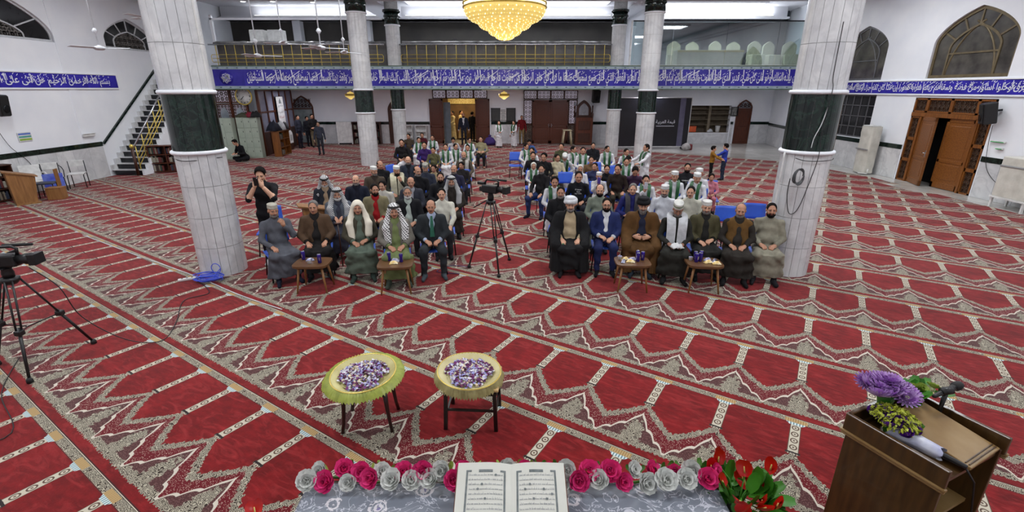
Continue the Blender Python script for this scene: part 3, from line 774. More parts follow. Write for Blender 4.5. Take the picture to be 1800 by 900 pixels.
def band(label, M, u0, u1, z0, z1, body, tw, th, tu, border=0.0, med=None, side=1):
    t = empty('calligraphy_band', tuple(M @ Vector(((u0 + u1) / 2, z0, 0))), 0, label, 'calligraphy band', 'blue tile calligraphy bands')
    def put(o): mw = o.matrix_world.copy(); return o
    inv = Matrix.Translation(t.location).inverted()
    MM = inv @ M
    k = max(1, round((u1 - u0) / 1.3)); w_ = (u1 - u0) / k
    me = MB().box((0, 0, 0), (w_ - 0.003, z1 - z0 - 2 * border, 0.03)).mesh('tile_panel', BLUE)
    for i in range(k): o = obj('tile_panel', me, parent=t); o.matrix_local = MM @ T(u0 + w_ * (i + 0.5), (z0 + z1) / 2, 0.015 * side)
    face = 0.031 * side
    F = MM @ T(0, 0, face) if side > 0 else MM @ T(0, 0, face) @ RY(PI)
    s = side
    o = write('lettering', body, tw, th, LETTER, t, Matrix(), 0.012); o.matrix_local = F @ T(tu * s, (z0 + z1) / 2, 0.003); o['kind'] = 'stuff'
    o = speckle(MB(), tw, th, int(tw * 26), 5).build('diacritics', LETTER, t); o.matrix_local = F @ T(tu * s, (z0 + z1) / 2, 0); o['kind'] = 'stuff'
    if border:
        for z in (z0 + border / 2, z1 - border / 2):
            b = MB(); b.box((0, 0, 0), (u1 - u0, border, 0.05)); o = b.build('border', BORD, t); o.matrix_local = MM @ T((u0 + u1) / 2, z, 0.02 * s)
            d = MB(); n = int((u1 - u0) / 0.42)
            for i in range(n):
                x = (i + 0.5) * 0.42 - n * 0.21; d.add([(x - 0.06, 0, 0), (x, -0.03, 0), (x + 0.06, 0, 0), (x, 0.03, 0)], [(0, 1, 2, 3)])
            o = d.build('border_flowers', mat('teal_flower', (84, 104, 120), None, 9, 0.4), t); o.matrix_local = F @ T((u0 + u1) / 2 * s, z, 0.016); o['kind'] = 'stuff'
        for z in (z0 - 0.02, z1 + 0.02):
            o = MB().box((0, 0, 0), (u1 - u0, 0.04, 0.07)).build('green_edge', GREENT, t); o.matrix_local = MM @ T((u0 + u1) / 2, z, 0.02 * s)
    if med is not None:
        o = MB().lathe([(0.30, 0), (0.30, 0.012)], 32).build('medallion', BLUE, t); o.matrix_local = F @ T(med * s, (z0 + z1) / 2, 0)
        md = MB(); r_ = random.Random(2)
        for i in range(46):
            a, r0 = r_.uniform(0, 2 * PI), r_.uniform(0.02, 0.21); a2 = a + r_.uniform(0.6, 1.6); r1 = r_.uniform(0.05, 0.23)
            md.bar((r0 * math.cos(a), r0 * math.sin(a), 0.015), (r1 * math.cos(a2), r1 * math.sin(a2), 0.015), 0.016, 0.004)
        o = md.build('medallion_lettering', LETTER, t); o['kind'] = 'stuff'; o.matrix_local = F @ T(med * s, (z0 + z1) / 2, 0)
    return t
# balcony
mb = MB(); mb.box((0.4, 25.5, 3.45), (27.2, 6.6, 0.9)); tag(mb.build('balcony_slab', WHITE), kind='structure')
MF = frame((0, 22.2, 0), (1, 0, 0), (0, 0, 1))
band('long blue calligraphy band with pale border along the balcony front', MF, -13.0, 13.55, 3.02, 3.93, shape_ar(V67), 24.6, 0.66, 0.75, 0.115, -12.45)
band('blue calligraphy band above the open wooden double doors', MR, 10.6, 21.35, 2.86, 3.25, shape_ar(V76B), 10.6, 0.36, 15.98, side=-1)
band('blue calligraphy band on the left wall beside the staircase', ML, 8.2, 18.85, 3.05, 3.47, shape_ar(V76), 10.2, 0.38, 13.4)
# soffit lamps
for i, (x, y) in enumerate(UNDER):
    t = empty('soffit_lamp', (x, y, 2.99), 0, 'flat lamp under the balcony, %s from the left' % ('first', 'second', 'third', 'fourth', 'fifth', 'sixth')[i], 'lamp', 'lamps under the balcony')
    f = MB()
    for a, b, c, d in ((0, 0.245, 0.98, 0.04), (0, -0.245, 0.98, 0.04), (0.47, 0, 0.04, 0.45), (-0.47, 0, 0.04, 0.45)): f.box((a, b, -0.02), (c, d, 0.04))
    f.build('lamp_frame', WPLAS, t); MB().box((0, 0, -0.01), (0.9, 0.45, 0.02)).build('diffuser', PANEL, t)
# railing in three bays between the columns
def railing(x0, x1, label):
    t = empty('balcony_railing', ((x0 + x1) / 2, 22.3, 3.97), 0, label, 'railing', 'brass balcony railings'); hw = (x1 - x0) / 2
    n = max(2, round((x1 - x0) / 0.42)); me = MB().tube([(0, 0, 0), (0, 0, 0.82)], 0.016, 8).mesh('post', GOLD)
    for i in range(n): obj('post', me, parent=t, loc=(-hw + (x1 - x0) * (i + 0.5) / n, 0, 0))
    for z in (0.14, 0.29, 0.44): MB().tube([(-hw, 0, z), (hw, 0, z)], 0.013, 8).build('rail', GOLD, t)
    for s in (-1, 1): MB().tube([(s * hw, 0, 0.14), (s * (hw + 0.04), 0, 0.2), (s * (hw + 0.04), 0, 0.38), (s * hw, 0, 0.44)], 0.013, 8).build('end_bend', GOLD, t)
    MB().tube([(-hw - 0.1, 0, 0.84), (hw + 0.1, 0, 0.84)], 0.028, 10).build('top_rail', CHROME, t)
railing(-12.95, -5.6, 'brass balcony railing left of the far columns, under the hanging fans')
railing(-4.75, 4.2, 'brass balcony railing in the middle, behind the big chandelier')
# plastic-wrapped parapet panels behind the railing
PARA = mat('grey_parapet', (96, 92, 90), (66, 64, 64), 1.6, 0.25, detail=6)
WRAP = mat('plastic_wrap', (120, 118, 118), (70, 70, 72), 5, 0.12, bump=0.6, bscale=9)
for x0, x1, lb in ((-13.0, -5.5, 'grey plastic-wrapped parapet behind the left balcony railing'), (-4.8, 4.3, 'grey plastic-wrapped parapet behind the middle balcony railing')):
    t = empty('parapet', ((x0 + x1) / 2, 22.75, 3.9), 0, lb, 'parapet', 'parapets behind the railings'); hw = (x1 - x0) / 2; k = round((x1 - x0) / 1.5); w_ = (x1 - x0) / k
    me = MB().bbox((0, 0, 0.46), (w_ - 0.01, 0.1, 0.92), 0.01).mesh('panel', PARA)
    for i in range(k): obj('panel', me, parent=t, loc=(-hw + w_ * (i + 0.5), 0, 0))
    rows = []
    r_ = random.Random(4)
    for j in range(7):
        a = PI * j / 6; rows.append([(-hw + 2 * hw * i / 60, -0.16 * math.cos(a) + r_.uniform(-.012, .012), 0.93 + 0.15 * math.sin(a) + r_.uniform(-.014, .014)) for i in range(61)])
    MB().sheet(rows).build('wrapped_ledge', WRAP, t)
# gallery back wall, dark colour standing in for its low light, and its piers
mb = MB(); mb.box((-4.3, 27.6, 5.4), (20.8, 0.2, 3.0)); tag(mb.build('wall_gallery', mat('low_light_gallery_wall', (56, 52, 48), (40, 38, 36), 1.5, 0.6)), kind='structure')
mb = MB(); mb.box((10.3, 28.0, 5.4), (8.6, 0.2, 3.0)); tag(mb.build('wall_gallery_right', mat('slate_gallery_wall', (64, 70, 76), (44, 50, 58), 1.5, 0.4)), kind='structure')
mb = MB()
for x in (-11.1, -7.5): mb.box((x, 27.3, 5.4), (0.4, 0.5, 3.0))
mb.box((5.9, 25, 5.4), (0.12, 5.4, 3.0)); tag(mb.build('trim_8', CEIL), kind='structure')
mb = MB(); mb.box((-9.3, 22.7, 5.85), (7.4, 0.1, 0.07)); mb.box((-12.95, 22.7, 5.0), (0.1, 0.1, 2.0)); tag(mb.build('trim_9', WHITE), kind='structure')
# glass gallery front on the right
t = empty('gallery_glazing', (8.9, 22.35, 3.95), 0, 'frameless glass front of the upper gallery on the right', 'glass screen')
gx = [-3.75, -2.0, 0.3, 2.5, 4.55]
for a, b in zip(gx[:-1], gx[1:]): MB().box(((a + b) / 2, 0, 0.88), (b - a - 0.015, 0.012, 1.74)).build('pane', GLASS, t)
MB().box((0.4, 0, 1.78), (8.3, 0.05, 0.05)).build('top_channel', STEEL, t); MB().box((0.4, 0, 0.02), (8.3, 0.06, 0.05)).build('bottom_channel', WPLAS, t)
MB().box((-3.8, 0, 0.9), (0.06, 0.08, 1.8)).build('jamb', WPLAS, t)
# ---- staircase along the left wall
SRISE, SRUN, SN = 0.2, 0.215, 18; SY = 17.55
t = empty('stairs', (XL, SY, 0), 0, kind='structure')
STEPB = mat('black_granite', (26, 28, 36), (16, 17, 22), 8, 0.25)
W0 = 1.10
for i in range(SN):
    w_ = W0 - 0.02
    r_ = MB(); r_.box((0.08 + w_ / 2, SRUN * i + 0.02, SRISE * (i + 0.5)), (w_ - 0.1, 0.03, SRISE)); r_.box((0.08 + w_ / 2, SRUN * i + 0.17, SRISE * (i + 0.5) - 0.01), (w_ - 0.12, 0.28, SRISE - 0.02))
    r_.build('riser', STEPB, t)
    MB().bbox((0.08 + w_ / 2, SRUN * (i + 0.5) + 0.0, SRISE * (i + 1)), (w_, SRUN + 0.06, 0.03), 0.006).build('tread', MARBLE, t)
    MB().box((0.05, SRUN * (i + 0.5), SRISE * (i + 1) + 0.08), (0.1, SRUN, 0.2)).build('skirting_step', MARBLE, t)
sl = [(0, 0)]
for i in range(SN): sl += [(SRUN * i, SRISE * (i + 1) - 0.02), (SRUN * (i + 1), SRISE * (i + 1) - 0.02)]
sl += [(SRUN * SN, 0)]
MB().prism(sl, 0, 0.08, M=frame((W0 + 0.02, 0, 0), (0, 1, 0), (0, 0, 1))).build('stringer', WHITE, t)
# dark handrail strip climbing the wall
MB().bar((0.03, -0.05, 1.16), (0.03, 3.85, 4.05), 0.06, 0.07, up=(0, -0.6, 0.8)).build('wall_strip', GREENM, t)
t = empty('stair_railing', (XL + 1.02, SY, 0), 0, 'brass stair railing with a wooden newel post on the dark stairs', 'railing')
for i in range(0, SN, 2):
    MB().tube([(0, SRUN * (i + 0.5), SRISE * (i + 1)), (0, SRUN * (i + 0.5), SRISE * (i + 1) + 0.84)], 0.017, 8).build('post', GOLD, t)
for h in (0.25, 0.42, 0.6): MB().tube([(0, 0.1, SRISE * 1 + h - 0.1), (0, SRUN * SN, SRISE * SN + h)], 0.014, 8).build('rail', GOLD, t)
MB().tube([(0, -0.06, 0.95), (0, SRUN * SN, SRISE * SN + 0.9)], 0.028, 8).build('handrail', CHROME, t)
MB().tube([(0, -0.08, 0), (0, -0.08, 0.98)], 0.05, 12).build('newel_post', WOODD, t)
MB().lathe([(0.02, 0.98), (0.06, 1.02), (0.07, 1.07), (0.05, 1.12), (0.01, 1.14)], 16, M=T(0, -0.08, 0)).build('newel_cap', GOLD, t)
# ================================================================ props near the camera
def mround(v): return v
# ---- low wooden tables with drinks and snacks
def side_table(x, y, rz, label):
    t = empty('side_table', (x, y, 0.012), rz, label, 'table', 'small tapered-leg tables before the front row')
    pts = []
    for k in range(32):
        a = 2 * PI * k / 32; c, s = math.cos(a), math.sin(a); e = 0.42
        pts.append((0.27 * math.copysign(abs(c) ** e, c), 0.22 * math.copysign(abs(s) ** e, s)))
    mb = MB(); mb.prism(pts, 0.425, 0.455); mb.prism([(p[0] * 0.9, p[1] * 0.88) for p in pts], 0.405, 0.425); mb.build('tabletop', WOODT, t)
    for sx in (-1, 1):
        for sy in (-1, 1): MB().tube([(sx * 0.17, sy * 0.13, 0.42), (sx * 0.225, sy * 0.185, 0.0)], [0.021, 0.012], 10).build('leg', WOODL, t)
    return t
side_table(-3.10, 6.96, 0.05, 'low wooden table by the man in the brown jacket, foil pack on it')
side_table(-1.80, 6.92, 0.1, 'low wooden table before the man in the chequered headdress')
side_table(1.88, 7.0, -0.05, 'low wooden table before the black turbaned cleric')
side_table(2.98, 6.96, -0.1, 'low wooden table before the man in the striped cap')
CANB = mat('can_blue', (62, 44, 150), (44, 30, 116), 14, 0.25, 0.5)
CANW = mat('can_silver', (190, 190, 205), None, 14, 0.25, 0.8)
can_me = MB()
can_me.lathe([(0.024, 0.0), (0.029, 0.006), (0.029, 0.128), (0.025, 0.138)], 14, 0); can_me.lathe([(0.026, 0.138), (0.026, 0.142), (0.02, 0.140)], 14, 1)
for a in (0.2, 2.3, 4.4): can_me.add([(0.0295 * math.cos(a + d), 0.0295 * math.sin(a + d), z) for z in (0.045, 0.095) for d in (0, 0.45)], [(0, 1, 3, 2)], 1)
can_me = can_me.mesh('drink_can', [CANB, CANW])
def can(x, y, lb, g): tag(obj('drink_can', can_me, loc=(x, y - 0.06, 0.467), rot=(0, 0, x * 9)), lb, 'drink can', g)
SNY = mat('yellow_wrapper', (216, 176, 60), (236, 224, 190), 26, 0.3); SNB = mat('purple_white_wrapper', (90, 86, 150), (214, 214, 226), 24, 0.3); SNF = mat('silver_foil', (170, 172, 186), (90, 92, 120), 30, 0.2, 0.6)
def pack_mesh(seed, L_=0.13, W_=0.06, H_=0.045):
    r_ = random.Random(seed); rows = []
    for i in range(9):
        u = i / 8; row = []
        for j in range(7):
            v = j / 6; z = H_ * (math.sin(PI * u) ** 0.5) * math.sin(PI * v) ** 0.6 + r_.uniform(-.004, .004) + 0.005
            row.append(((u - 0.5) * L_, (v - 0.5) * W_ * (1 + 0.25 * abs(u - 0.5)), max(0.003, z)))
        rows.append(row)
    mb = MB(); mb.sheet(rows)
    base_ = [(p[0], p[1], 0.0) for p in (rows[0] + [r[-1] for r in rows[1:]] + rows[-1][-2::-1] + [r[0] for r in rows[-2:0:-1]])]
    mb.add(base_, [tuple(range(len(base_) - 1, -1, -1))]); return mb
def cup_mesh():
    mb = MB(); mb.lathe([(0.024, 0), (0.032, 0.055), (0.034, 0.058)], 14, 0); mb.lathe([(0.034, 0.058), (0.02, 0.061), (0.001, 0.062)], 14, 1); return mb
cupm = cup_mesh().mesh('water_cup', [WPLAS, SNB])
packm = {k: pack_mesh(i).mesh('snack_packet', m_) for i, (k, m_) in enumerate((('y', SNY), ('b', SNB), ('f', SNF)))}
def pack(x, y, k, lb, g, a=0.0, z=0.467): tag(obj('snack_packet', packm[k], loc=(x, y - 0.06, z), rot=(0, 0, a)), lb, 'snack packet', g)
def cup(x, y, lb, g): tag(obj('water_cup', cupm, loc=(x, y - 0.06, 0.467)), lb, 'cup', g)
G = 'drinks and snacks on the low tables'
can(-3.28, 7.13, 'blue drink can at the back left of the table by the brown jacket', G); can(-2.97, 6.98, 'blue drink can at the right of the table by the brown jacket', G)
pack(-3.16, 7.08, 'f', 'crumpled silver and purple packet between two cans', G, 0.4); cup(-3.12, 6.95, 'small clear water cup beside the silver packet', G)
can(-1.92, 7.08, 'blue drink can, left one before the chequered headdress', G); can(-1.72, 7.02, 'blue drink can, right one before the chequered headdress', G)
pack(-1.82, 6.94, 'y', 'yellow snack packet at the front edge of the table', G, 0.1); pack(-1.82, 7.06, 'b', 'purple and white packet lying between two cans', G, -0.2)
for i, (dx, dy, w_) in enumerate(((0.10, 0.10, 'rear'), (0.08, -0.01, 'front'), (0.17, 0.05, 'right'))): can(1.88 + dx, 7.06 + dy, 'blue drink can, %s of three before the black turban' % w_, G)
for i, (dx, dy, k, a, w_) in enumerate(((-0.10, 0.06, 'y', 0.7, 'yellow snack packet, rear of the pile before the black turban'), (-0.04, -0.05, 'y', -0.3, 'yellow snack packet, front of the pile before the black turban'), (-0.15, -0.04, 'f', 1.2, 'silver packet at the left of the yellow pile'), (0.01, 0.05, 'b', 0.2, 'purple packet between the yellow pile and the cans'))): pack(1.88 + dx, 7.06 + dy, k, w_, G, a)
cup(1.70, 7.14, 'small purple-lidded water cup on the left of the cleric table', G)
for dx, dy, w_ in ((-0.10, 0.10, 'rear'), (-0.12, 0.0, 'front left'), (-0.05, 0.03, 'middle'), (0.0, 0.13, 'rear right')): can(2.98 + dx, 7.02 + dy, 'blue drink can, %s of four before the striped cap' % w_, G)
for dx, dy, k, a, w_ in ((0.05, -0.04, 'y', 0.2, 'yellow snack packet, left of the pile before the striped cap'), (0.16, -0.10, 'y', -0.2, 'yellow snack packet at the front corner of the last table'), (0.08, 0.07, 'b', 0.5, 'purple packet behind the yellow pile'), (0.17, 0.02, 'f', 0.9, 'silver packet at the right of the last table')): pack(2.98 + dx, 7.02 + dy, k, w_, G, a)
cup(2.80, 7.10, 'small purple-lidded water cup on the left of the last table', G)

# ---- two stools with frilled trays of petals
STD = mat('mahogany', (58, 22, 18), (36, 14, 12), 4, 0.3, stretch=(6, 6, 1)); STB = mat('black_lacquer', (24, 19, 19), (16, 13, 13), 6, 0.3)
t = empty('stool', (-1.34, 3.78, 0.012), 0.05, 'dark mahogany stool under the yellow-green frilled tray', 'stool')
MB().bbox((0, 0, 0.44), (0.40, 0.34, 0.035), 0.012).build('seat', STD, t)
for a, b, c, d in ((0, -0.15, 0.36, 0.02), (0, 0.15, 0.36, 0.02), (0.18, 0, 0.02, 0.28), (-0.18, 0, 0.02, 0.28)): MB().box((a, b, 0.4), (c, d, 0.05)).build('apron', STD, t)
for sx in (-1, 1):
    for sy in (-1, 1): MB().tube([(sx * 0.185, sy * 0.145, 0.43), (sx * 0.195, sy * 0.15, 0.25), (sx * 0.21, sy * 0.155, 0.1), (sx * 0.225, sy * 0.165, 0.0)], [0.024, 0.019, 0.016, 0.017], 8).build('leg', STD, t)
t = empty('stool', (-0.37, 3.84, 0.012), -0.06, 'black square stool with low stretchers under the pale frilled tray', 'stool')
MB().bbox((0.02, 0, 0.435), (0.48, 0.40, 0.025), 0.006).build('seat', mat('pale_plywood', (206, 176, 122), (186, 150, 98), 4, 0.5, stretch=(1, 8, 1)), t)
for a, b, c, d in ((0, -0.18, 0.46, 0.03), (0, 0.18, 0.46, 0.03), (0.23, 0, 0.03, 0.36), (-0.23, 0, 0.03, 0.36)): MB().box((a, b, 0.40), (c, d, 0.045)).build('apron', STB, t)
for sx in (-1, 1):
    for sy in (-1, 1): MB().bar((sx * 0.22, sy * 0.175, 0.42), (sx * 0.235, sy * 0.19, 0.0), 0.034, 0.034, up=(0, 1, 0)).build('leg', STB, t)
for sy in (-1, 1): MB().box((0, sy * 0.182, 0.21), (0.44, 0.018, 0.02)).build('stretcher', STB, t)
for sx in (-1, 1): MB().box((sx * 0.228, 0, 0.15), (0.018, 0.34, 0.02)).build('stretcher', STB, t)
def tray(loc, tilt, fr_m, in_m, seed, label, frill, drop):
    t = empty('petal_tray', loc, 0, label, 'tray', 'round frilled trays of petals'); t.rotation_euler = tilt
    R = 0.29; r_ = random.Random(seed)
    MB().lathe([(0.01, 0.0), (0.22, 0.0), (0.255, 0.012), (R, 0.045), (R + 0.012, 0.05), (R + 0.004, 0.038), (0.26, 0.002), (0.22, -0.012), (0.01, -0.012)], 48, cap=False).build('dish', in_m, t)
    MB().tube([((R + 0.004) * math.cos(a), (R + 0.004) * math.sin(a), 0.05) for a in [2 * PI * i / 48 for i in range(48)]], 0.006, 6, closed=True).build('braided_rim', GOLD, t)
    n = 150; rows = [[], [], []]
    for i in range(n + 1):
        a = 2 * PI * i / n; wv = (1 if i % 2 else -1); j = r_.uniform(-0.008, 0.008) if i not in (0, n) else 0
        rows[0].append(((R + 0.002) * math.cos(a), (R + 0.002) * math.sin(a), 0.05))
        rows[1].append(((R + frill * 0.55 + j) * math.cos(a), (R + frill * 0.55 + j) * math.sin(a), 0.045 - drop * 0.4 + wv * 0.010))
        rows[2].append(((R + frill + j) * math.cos(a), (R + frill + j) * math.sin(a), 0.03 - drop + wv * 0.014))
    MB().sheet(rows).build('frill', fr_m, t)
    # gathered lining
    rows = [[], []]
    for i in range(121):
        a = 2 * PI * i / 120; w_ = 0.004 * (1 if i % 2 else -1)
        rows[0].append(((R - 0.003) * math.cos(a), (R - 0.003) * math.sin(a), 0.052 + w_)); rows[1].append((0.215 * math.cos(a), 0.215 * math.sin(a), 0.006 + w_ * 0.5))
    MB().sheet(rows).build('gathered_lining', in_m, t)
    return t
PETC = [mat('petal_violet', (124, 40, 112), (84, 26, 92), 30, 0.6), mat('petal_lilac', (170, 168, 214), (140, 140, 200), 30, 0.6), mat('petal_white', (226, 224, 232), None, 30, 0.6), mat('petal_plum', (96, 22, 62), None, 30, 0.6), mat('petal_cream', (232, 214, 178), None, 30, 0.6)]
def petals(loc, tilt, seed, label, n=950):
    r_ = random.Random(seed); mb = MB()
    for i in range(n):
        a = r_.uniform(0, 2 * PI); d = 0.225 * math.sqrt(r_.random())
        if d > 0.19 and math.sin(a * 3 + seed) > 0.5: continue
        x, y = d * math.cos(a), d * math.sin(a); z = 0.012 + 0.035 * (1 - d / 0.23) + r_.uniform(0, 0.018); s = r_.uniform(0.010, 0.018)
        M = T(x, y, z) @ Euler((r_.uniform(-.7, .7), r_.uniform(-.7, .7), r_.uniform(0, 6.3))).to_matrix().to_4x4()
        mb.add([(-s, -s * .6, 0), (0, -s * .8, -s * .3), (s, -s * .3, .2 * s), (s * .9, s * .5, .4 * s), (0, s, 0), (-s * .9, s * .5, .35 * s)], [(0, 1, 2, 3, 4, 5)], r_.choice([0, 0, 0, 1, 1, 2, 2, 3, 4]), True, M)
    o = mb.build('flower_petals', PETC, loc=loc, rot=tilt); tag(o, label, 'petals', kind='stuff')
TL, TR = (0.06, -0.05, 0.2), (0.03, 0.05, -0.2)
tray((-1.37, 3.80, 0.485), TL, mat('chartreuse_satin', (156, 164, 62), (120, 128, 40), 12, 0.45), mat('cream_satin', (204, 196, 138), (178, 168, 108), 6, 0.45), 3, 'round tray with a chartreuse frill, petals heaped inside', 0.08, 0.03)
petals((-1.37, 3.80, 0.49), TL, 3, 'violet and white petals in the chartreuse frilled tray')
tray((-0.40, 3.84, 0.482), TR, mat('pale_gold_organza', (170, 160, 108), (134, 122, 76), 12, 0.5), mat('cream_organza', (208, 198, 150), (186, 174, 122), 6, 0.5), 9, 'round tray with a pale gold drooping frill', 0.035, 0.06)
petals((-0.40, 3.84, 0.487), TR, 9, 'violet and white petals in the pale gold frilled tray')

# ---- flowers
def petal_rows(L_, W_, cup, curl, n=5, k=4):
    rows = []
    for i in range(n):
        u = i / (n - 1); row = []
        for j in range(k):
            v = j / (k - 1) - 0.5; w_ = W_ * (math.sin(PI * (0.12 + 0.75 * u)) ** 0.7)
            row.append((v * w_, L_ * u * math.cos(curl * u), L_ * u * math.sin(curl * u) * 0.6 + cup * (4 * v * v) * w_))
        rows.append(row)
    return rows
def rose_mesh(m_, seed, R=0.05):
    r_ = random.Random(seed); mb = MB()
    for ring_, (cnt_, L_, el) in enumerate(((4, 0.5, 1.25), (5, 0.8, 0.95), (6, 1.1, 0.55), (7, 1.25, 0.2))):
        for i in range(cnt_):
            a = 2 * PI * i / cnt_ + ring_ * 0.6 + r_.uniform(-.15, .15)
            mb.sheet(petal_rows(L_ * R, R * (0.6 + 0.22 * ring_), 0.25, 0.8 - 0.1 * ring_), M=RZ(a) @ T(0, 0.004, 0.004) @ RX(el + r_.uniform(-.12, .12)))
    return mb.mesh('rose', m_)
PINK = mat('pink_silk', (236, 66, 140), (214, 36, 112), 12, 0.55); WSILK = mat('white_silk', (226, 226, 222), (208, 212, 206), 12, 0.55)
LEAFG = mat('leaf_green', (78, 128, 40), (50, 98, 26), 10, 0.5); LEAFY = mat('leaf_lime', (150, 170, 70), (120, 146, 50), 10, 0.5)
roses = {0: [rose_mesh(PINK, i) for i in range(3)], 1: [rose_mesh(WSILK, 10 + i) for i in range(3)]}
leaf_me = {k: MB().sheet(petal_rows(0.06, 0.035, 0.2, 0.5)).mesh('leaf', m_) for k, m_ in enumerate((LEAFG, LEAFY))}
# ---- table with brocade cloth
CLOTH_c = None
def brocade():
    m, nt, b, tc = base('grey_brocade', 0.42); X.nt = nt
    o = tc.outputs['Object']
    n1 = X(tex(nt, 'ShaderNodeTexNoise', o, Scale=7, Detail=3, Distortion=2.2).outputs[0]); n2 = X(tex(nt, 'ShaderNodeTexNoise', o, Scale=22, Detail=3, Distortion=1.5).outputs[0])
    vv = X(tex(nt, 'ShaderNodeTexVoronoi', o, Scale=5.5).outputs['Distance'])
    fl = (vv + n2 * 0.5 < 0.52) * (((vv * 46 + n2 * 7).sin() + n1) > 0.35)
    sc_ = ((n1 - 0.5).abs() < 0.016)
    c = mixc(nt, n1, L((116, 122, 132)), L((98, 104, 116)))
    c = mixc(nt, sc_, c, L((176, 178, 188))); c = mixc(nt, fl, c, L((196, 192, 196)))
    c = mixc(nt, (vv + n2 * 0.4 < 0.26), c, L((112, 104, 148)))
    nt.links.new(c, b.inputs['Base Color']); return m
BRO = brocade()
t = empty('draped_table', (0, 1.62, 0), 0, 'table under a grey floral brocade cloth in front of the camera', 'table')
for sx in (-1, 1):
    for sy in (-1, 1): MB().box((sx * 1.02, sy * 0.38, 0.48), (0.06, 0.06, 0.92)).build('leg', WOODD, t)
MB().box((0, 0, 0.965), (2.18, 0.86, 0.04)).build('tabletop', WOODD, t)
rows = []
prof = [(-1.12, 0.25), (-1.115, 0.6), (-1.11, 0.95), (-1.10, 0.985), (-1.07, 0.99)] + [(-1.07 + 2.14 * i / 20, 0.99) for i in range(1, 20)] + [(1.07, 0.99), (1.10, 0.985), (1.11, 0.95), (1.115, 0.6), (1.12, 0.25)]
for j, (y, dz) in enumerate([(-0.47, -0.75), (-0.46, -0.4), (-0.455, -0.02), (-0.43, 0.0), (-0.2, 0.0), (0.0, 0.0), (0.2, 0.0), (0.40, 0.0), (0.445, -0.02), (0.455, -0.4), (0.46, -0.75)]):
    rows.append([(x, y + (0.015 * math.sin(x * 14) if dz < -0.1 else 0), (z if dz == 0 else max(0.22, min(z, 0.99 + dz)))) for x, z in prof])
MB().sheet(rows).build('brocade_cloth', BRO, t)
t = empty('flower_garland', (0, 2.04, 0.99), 0, 'garland of pink and white silk roses along the far table edge', 'garland')
r_ = random.Random(12)
MB().tube([(-1.1 + 2.2 * i / 30, 0.02 * math.sin(i), 0.01) for i in range(31)], 0.008, 6).build('stem', LEAFG, t)
for i in range(40):
    x = -1.09 + 2.18 * i / 39; row = i % 2
    o = obj('rose', r_.choice(roses[0 if (i % 3 != 1) and (i % 4 != 0) else 1]), parent=t, loc=(x + r_.uniform(-.012, .012), -0.035 + 0.05 * row + r_.uniform(-.01, .01), 0.03 + 0.02 * row + r_.uniform(0, .02)))
    o.rotation_euler = (0.75 + r_.uniform(-.3, .3), r_.uniform(-.4, .4), r_.uniform(-.6, .6)); s = r_.uniform(0.8, 1.12); o.scale = (s, s, s)
for i in range(64):
    o = obj('leaf', leaf_me[1 if r_.random() < 0.55 else 0], parent=t, loc=(r_.uniform(-1.08, 1.08), r_.uniform(0.0, 0.05), 0.03 + r_.uniform(0, .035))); o.rotation_euler = (r_.uniform(0.2, 1.2), r_.uniform(-.5, .5), r_.uniform(-1.5, 1.5))
    o.scale = (0.8, 0.8, 0.8)
# ---- open book on a stand
t = empty('book_stand', (-0.01, 1.74, 0.995), 0, 'low wooden folding stand under the open book', 'book stand')
for s in (-1, 1): MB().bar((-0.16, s * 0.12, 0.0), (-0.16, -s * 0.05, 0.085), 0.03, 0.02).build('leg', WOODD, t); MB().bar((0.16, s * 0.12, 0.0), (0.16, -s * 0.05, 0.085), 0.03, 0.02).build('leg', WOODD, t)
TB = RX(0.33)
PAPER = mat('book_paper', (206, 206, 197), (198, 198, 188), 3, 0.6); INK = mat('grey_ink', (168, 170, 168), None, 20, 0.7); INKD = mat('dark_ink_border', (88, 96, 96), (120, 126, 126), 40, 0.7)
t = empty('open_book', (-0.005, 1.765, 1.115), 0, 'large open book with framed Arabic pages on the brocade table', 'book'); t.rotation_euler = (0.33, 0, 0)
PW, PH = 0.268, 0.40
MB().bbox((0, 0, -0.03), (2 * PW + 0.02, PH + 0.02, 0.008), 0.002).build('cover', mat('brown_leather', (112, 66, 44), None, 8, 0.5), t)
def pz(u): return 0.006 + 0.030 * math.sin(min(1.0, u * 1.9) * PI / 2) * (1 - 0.55 * u) + 0.002
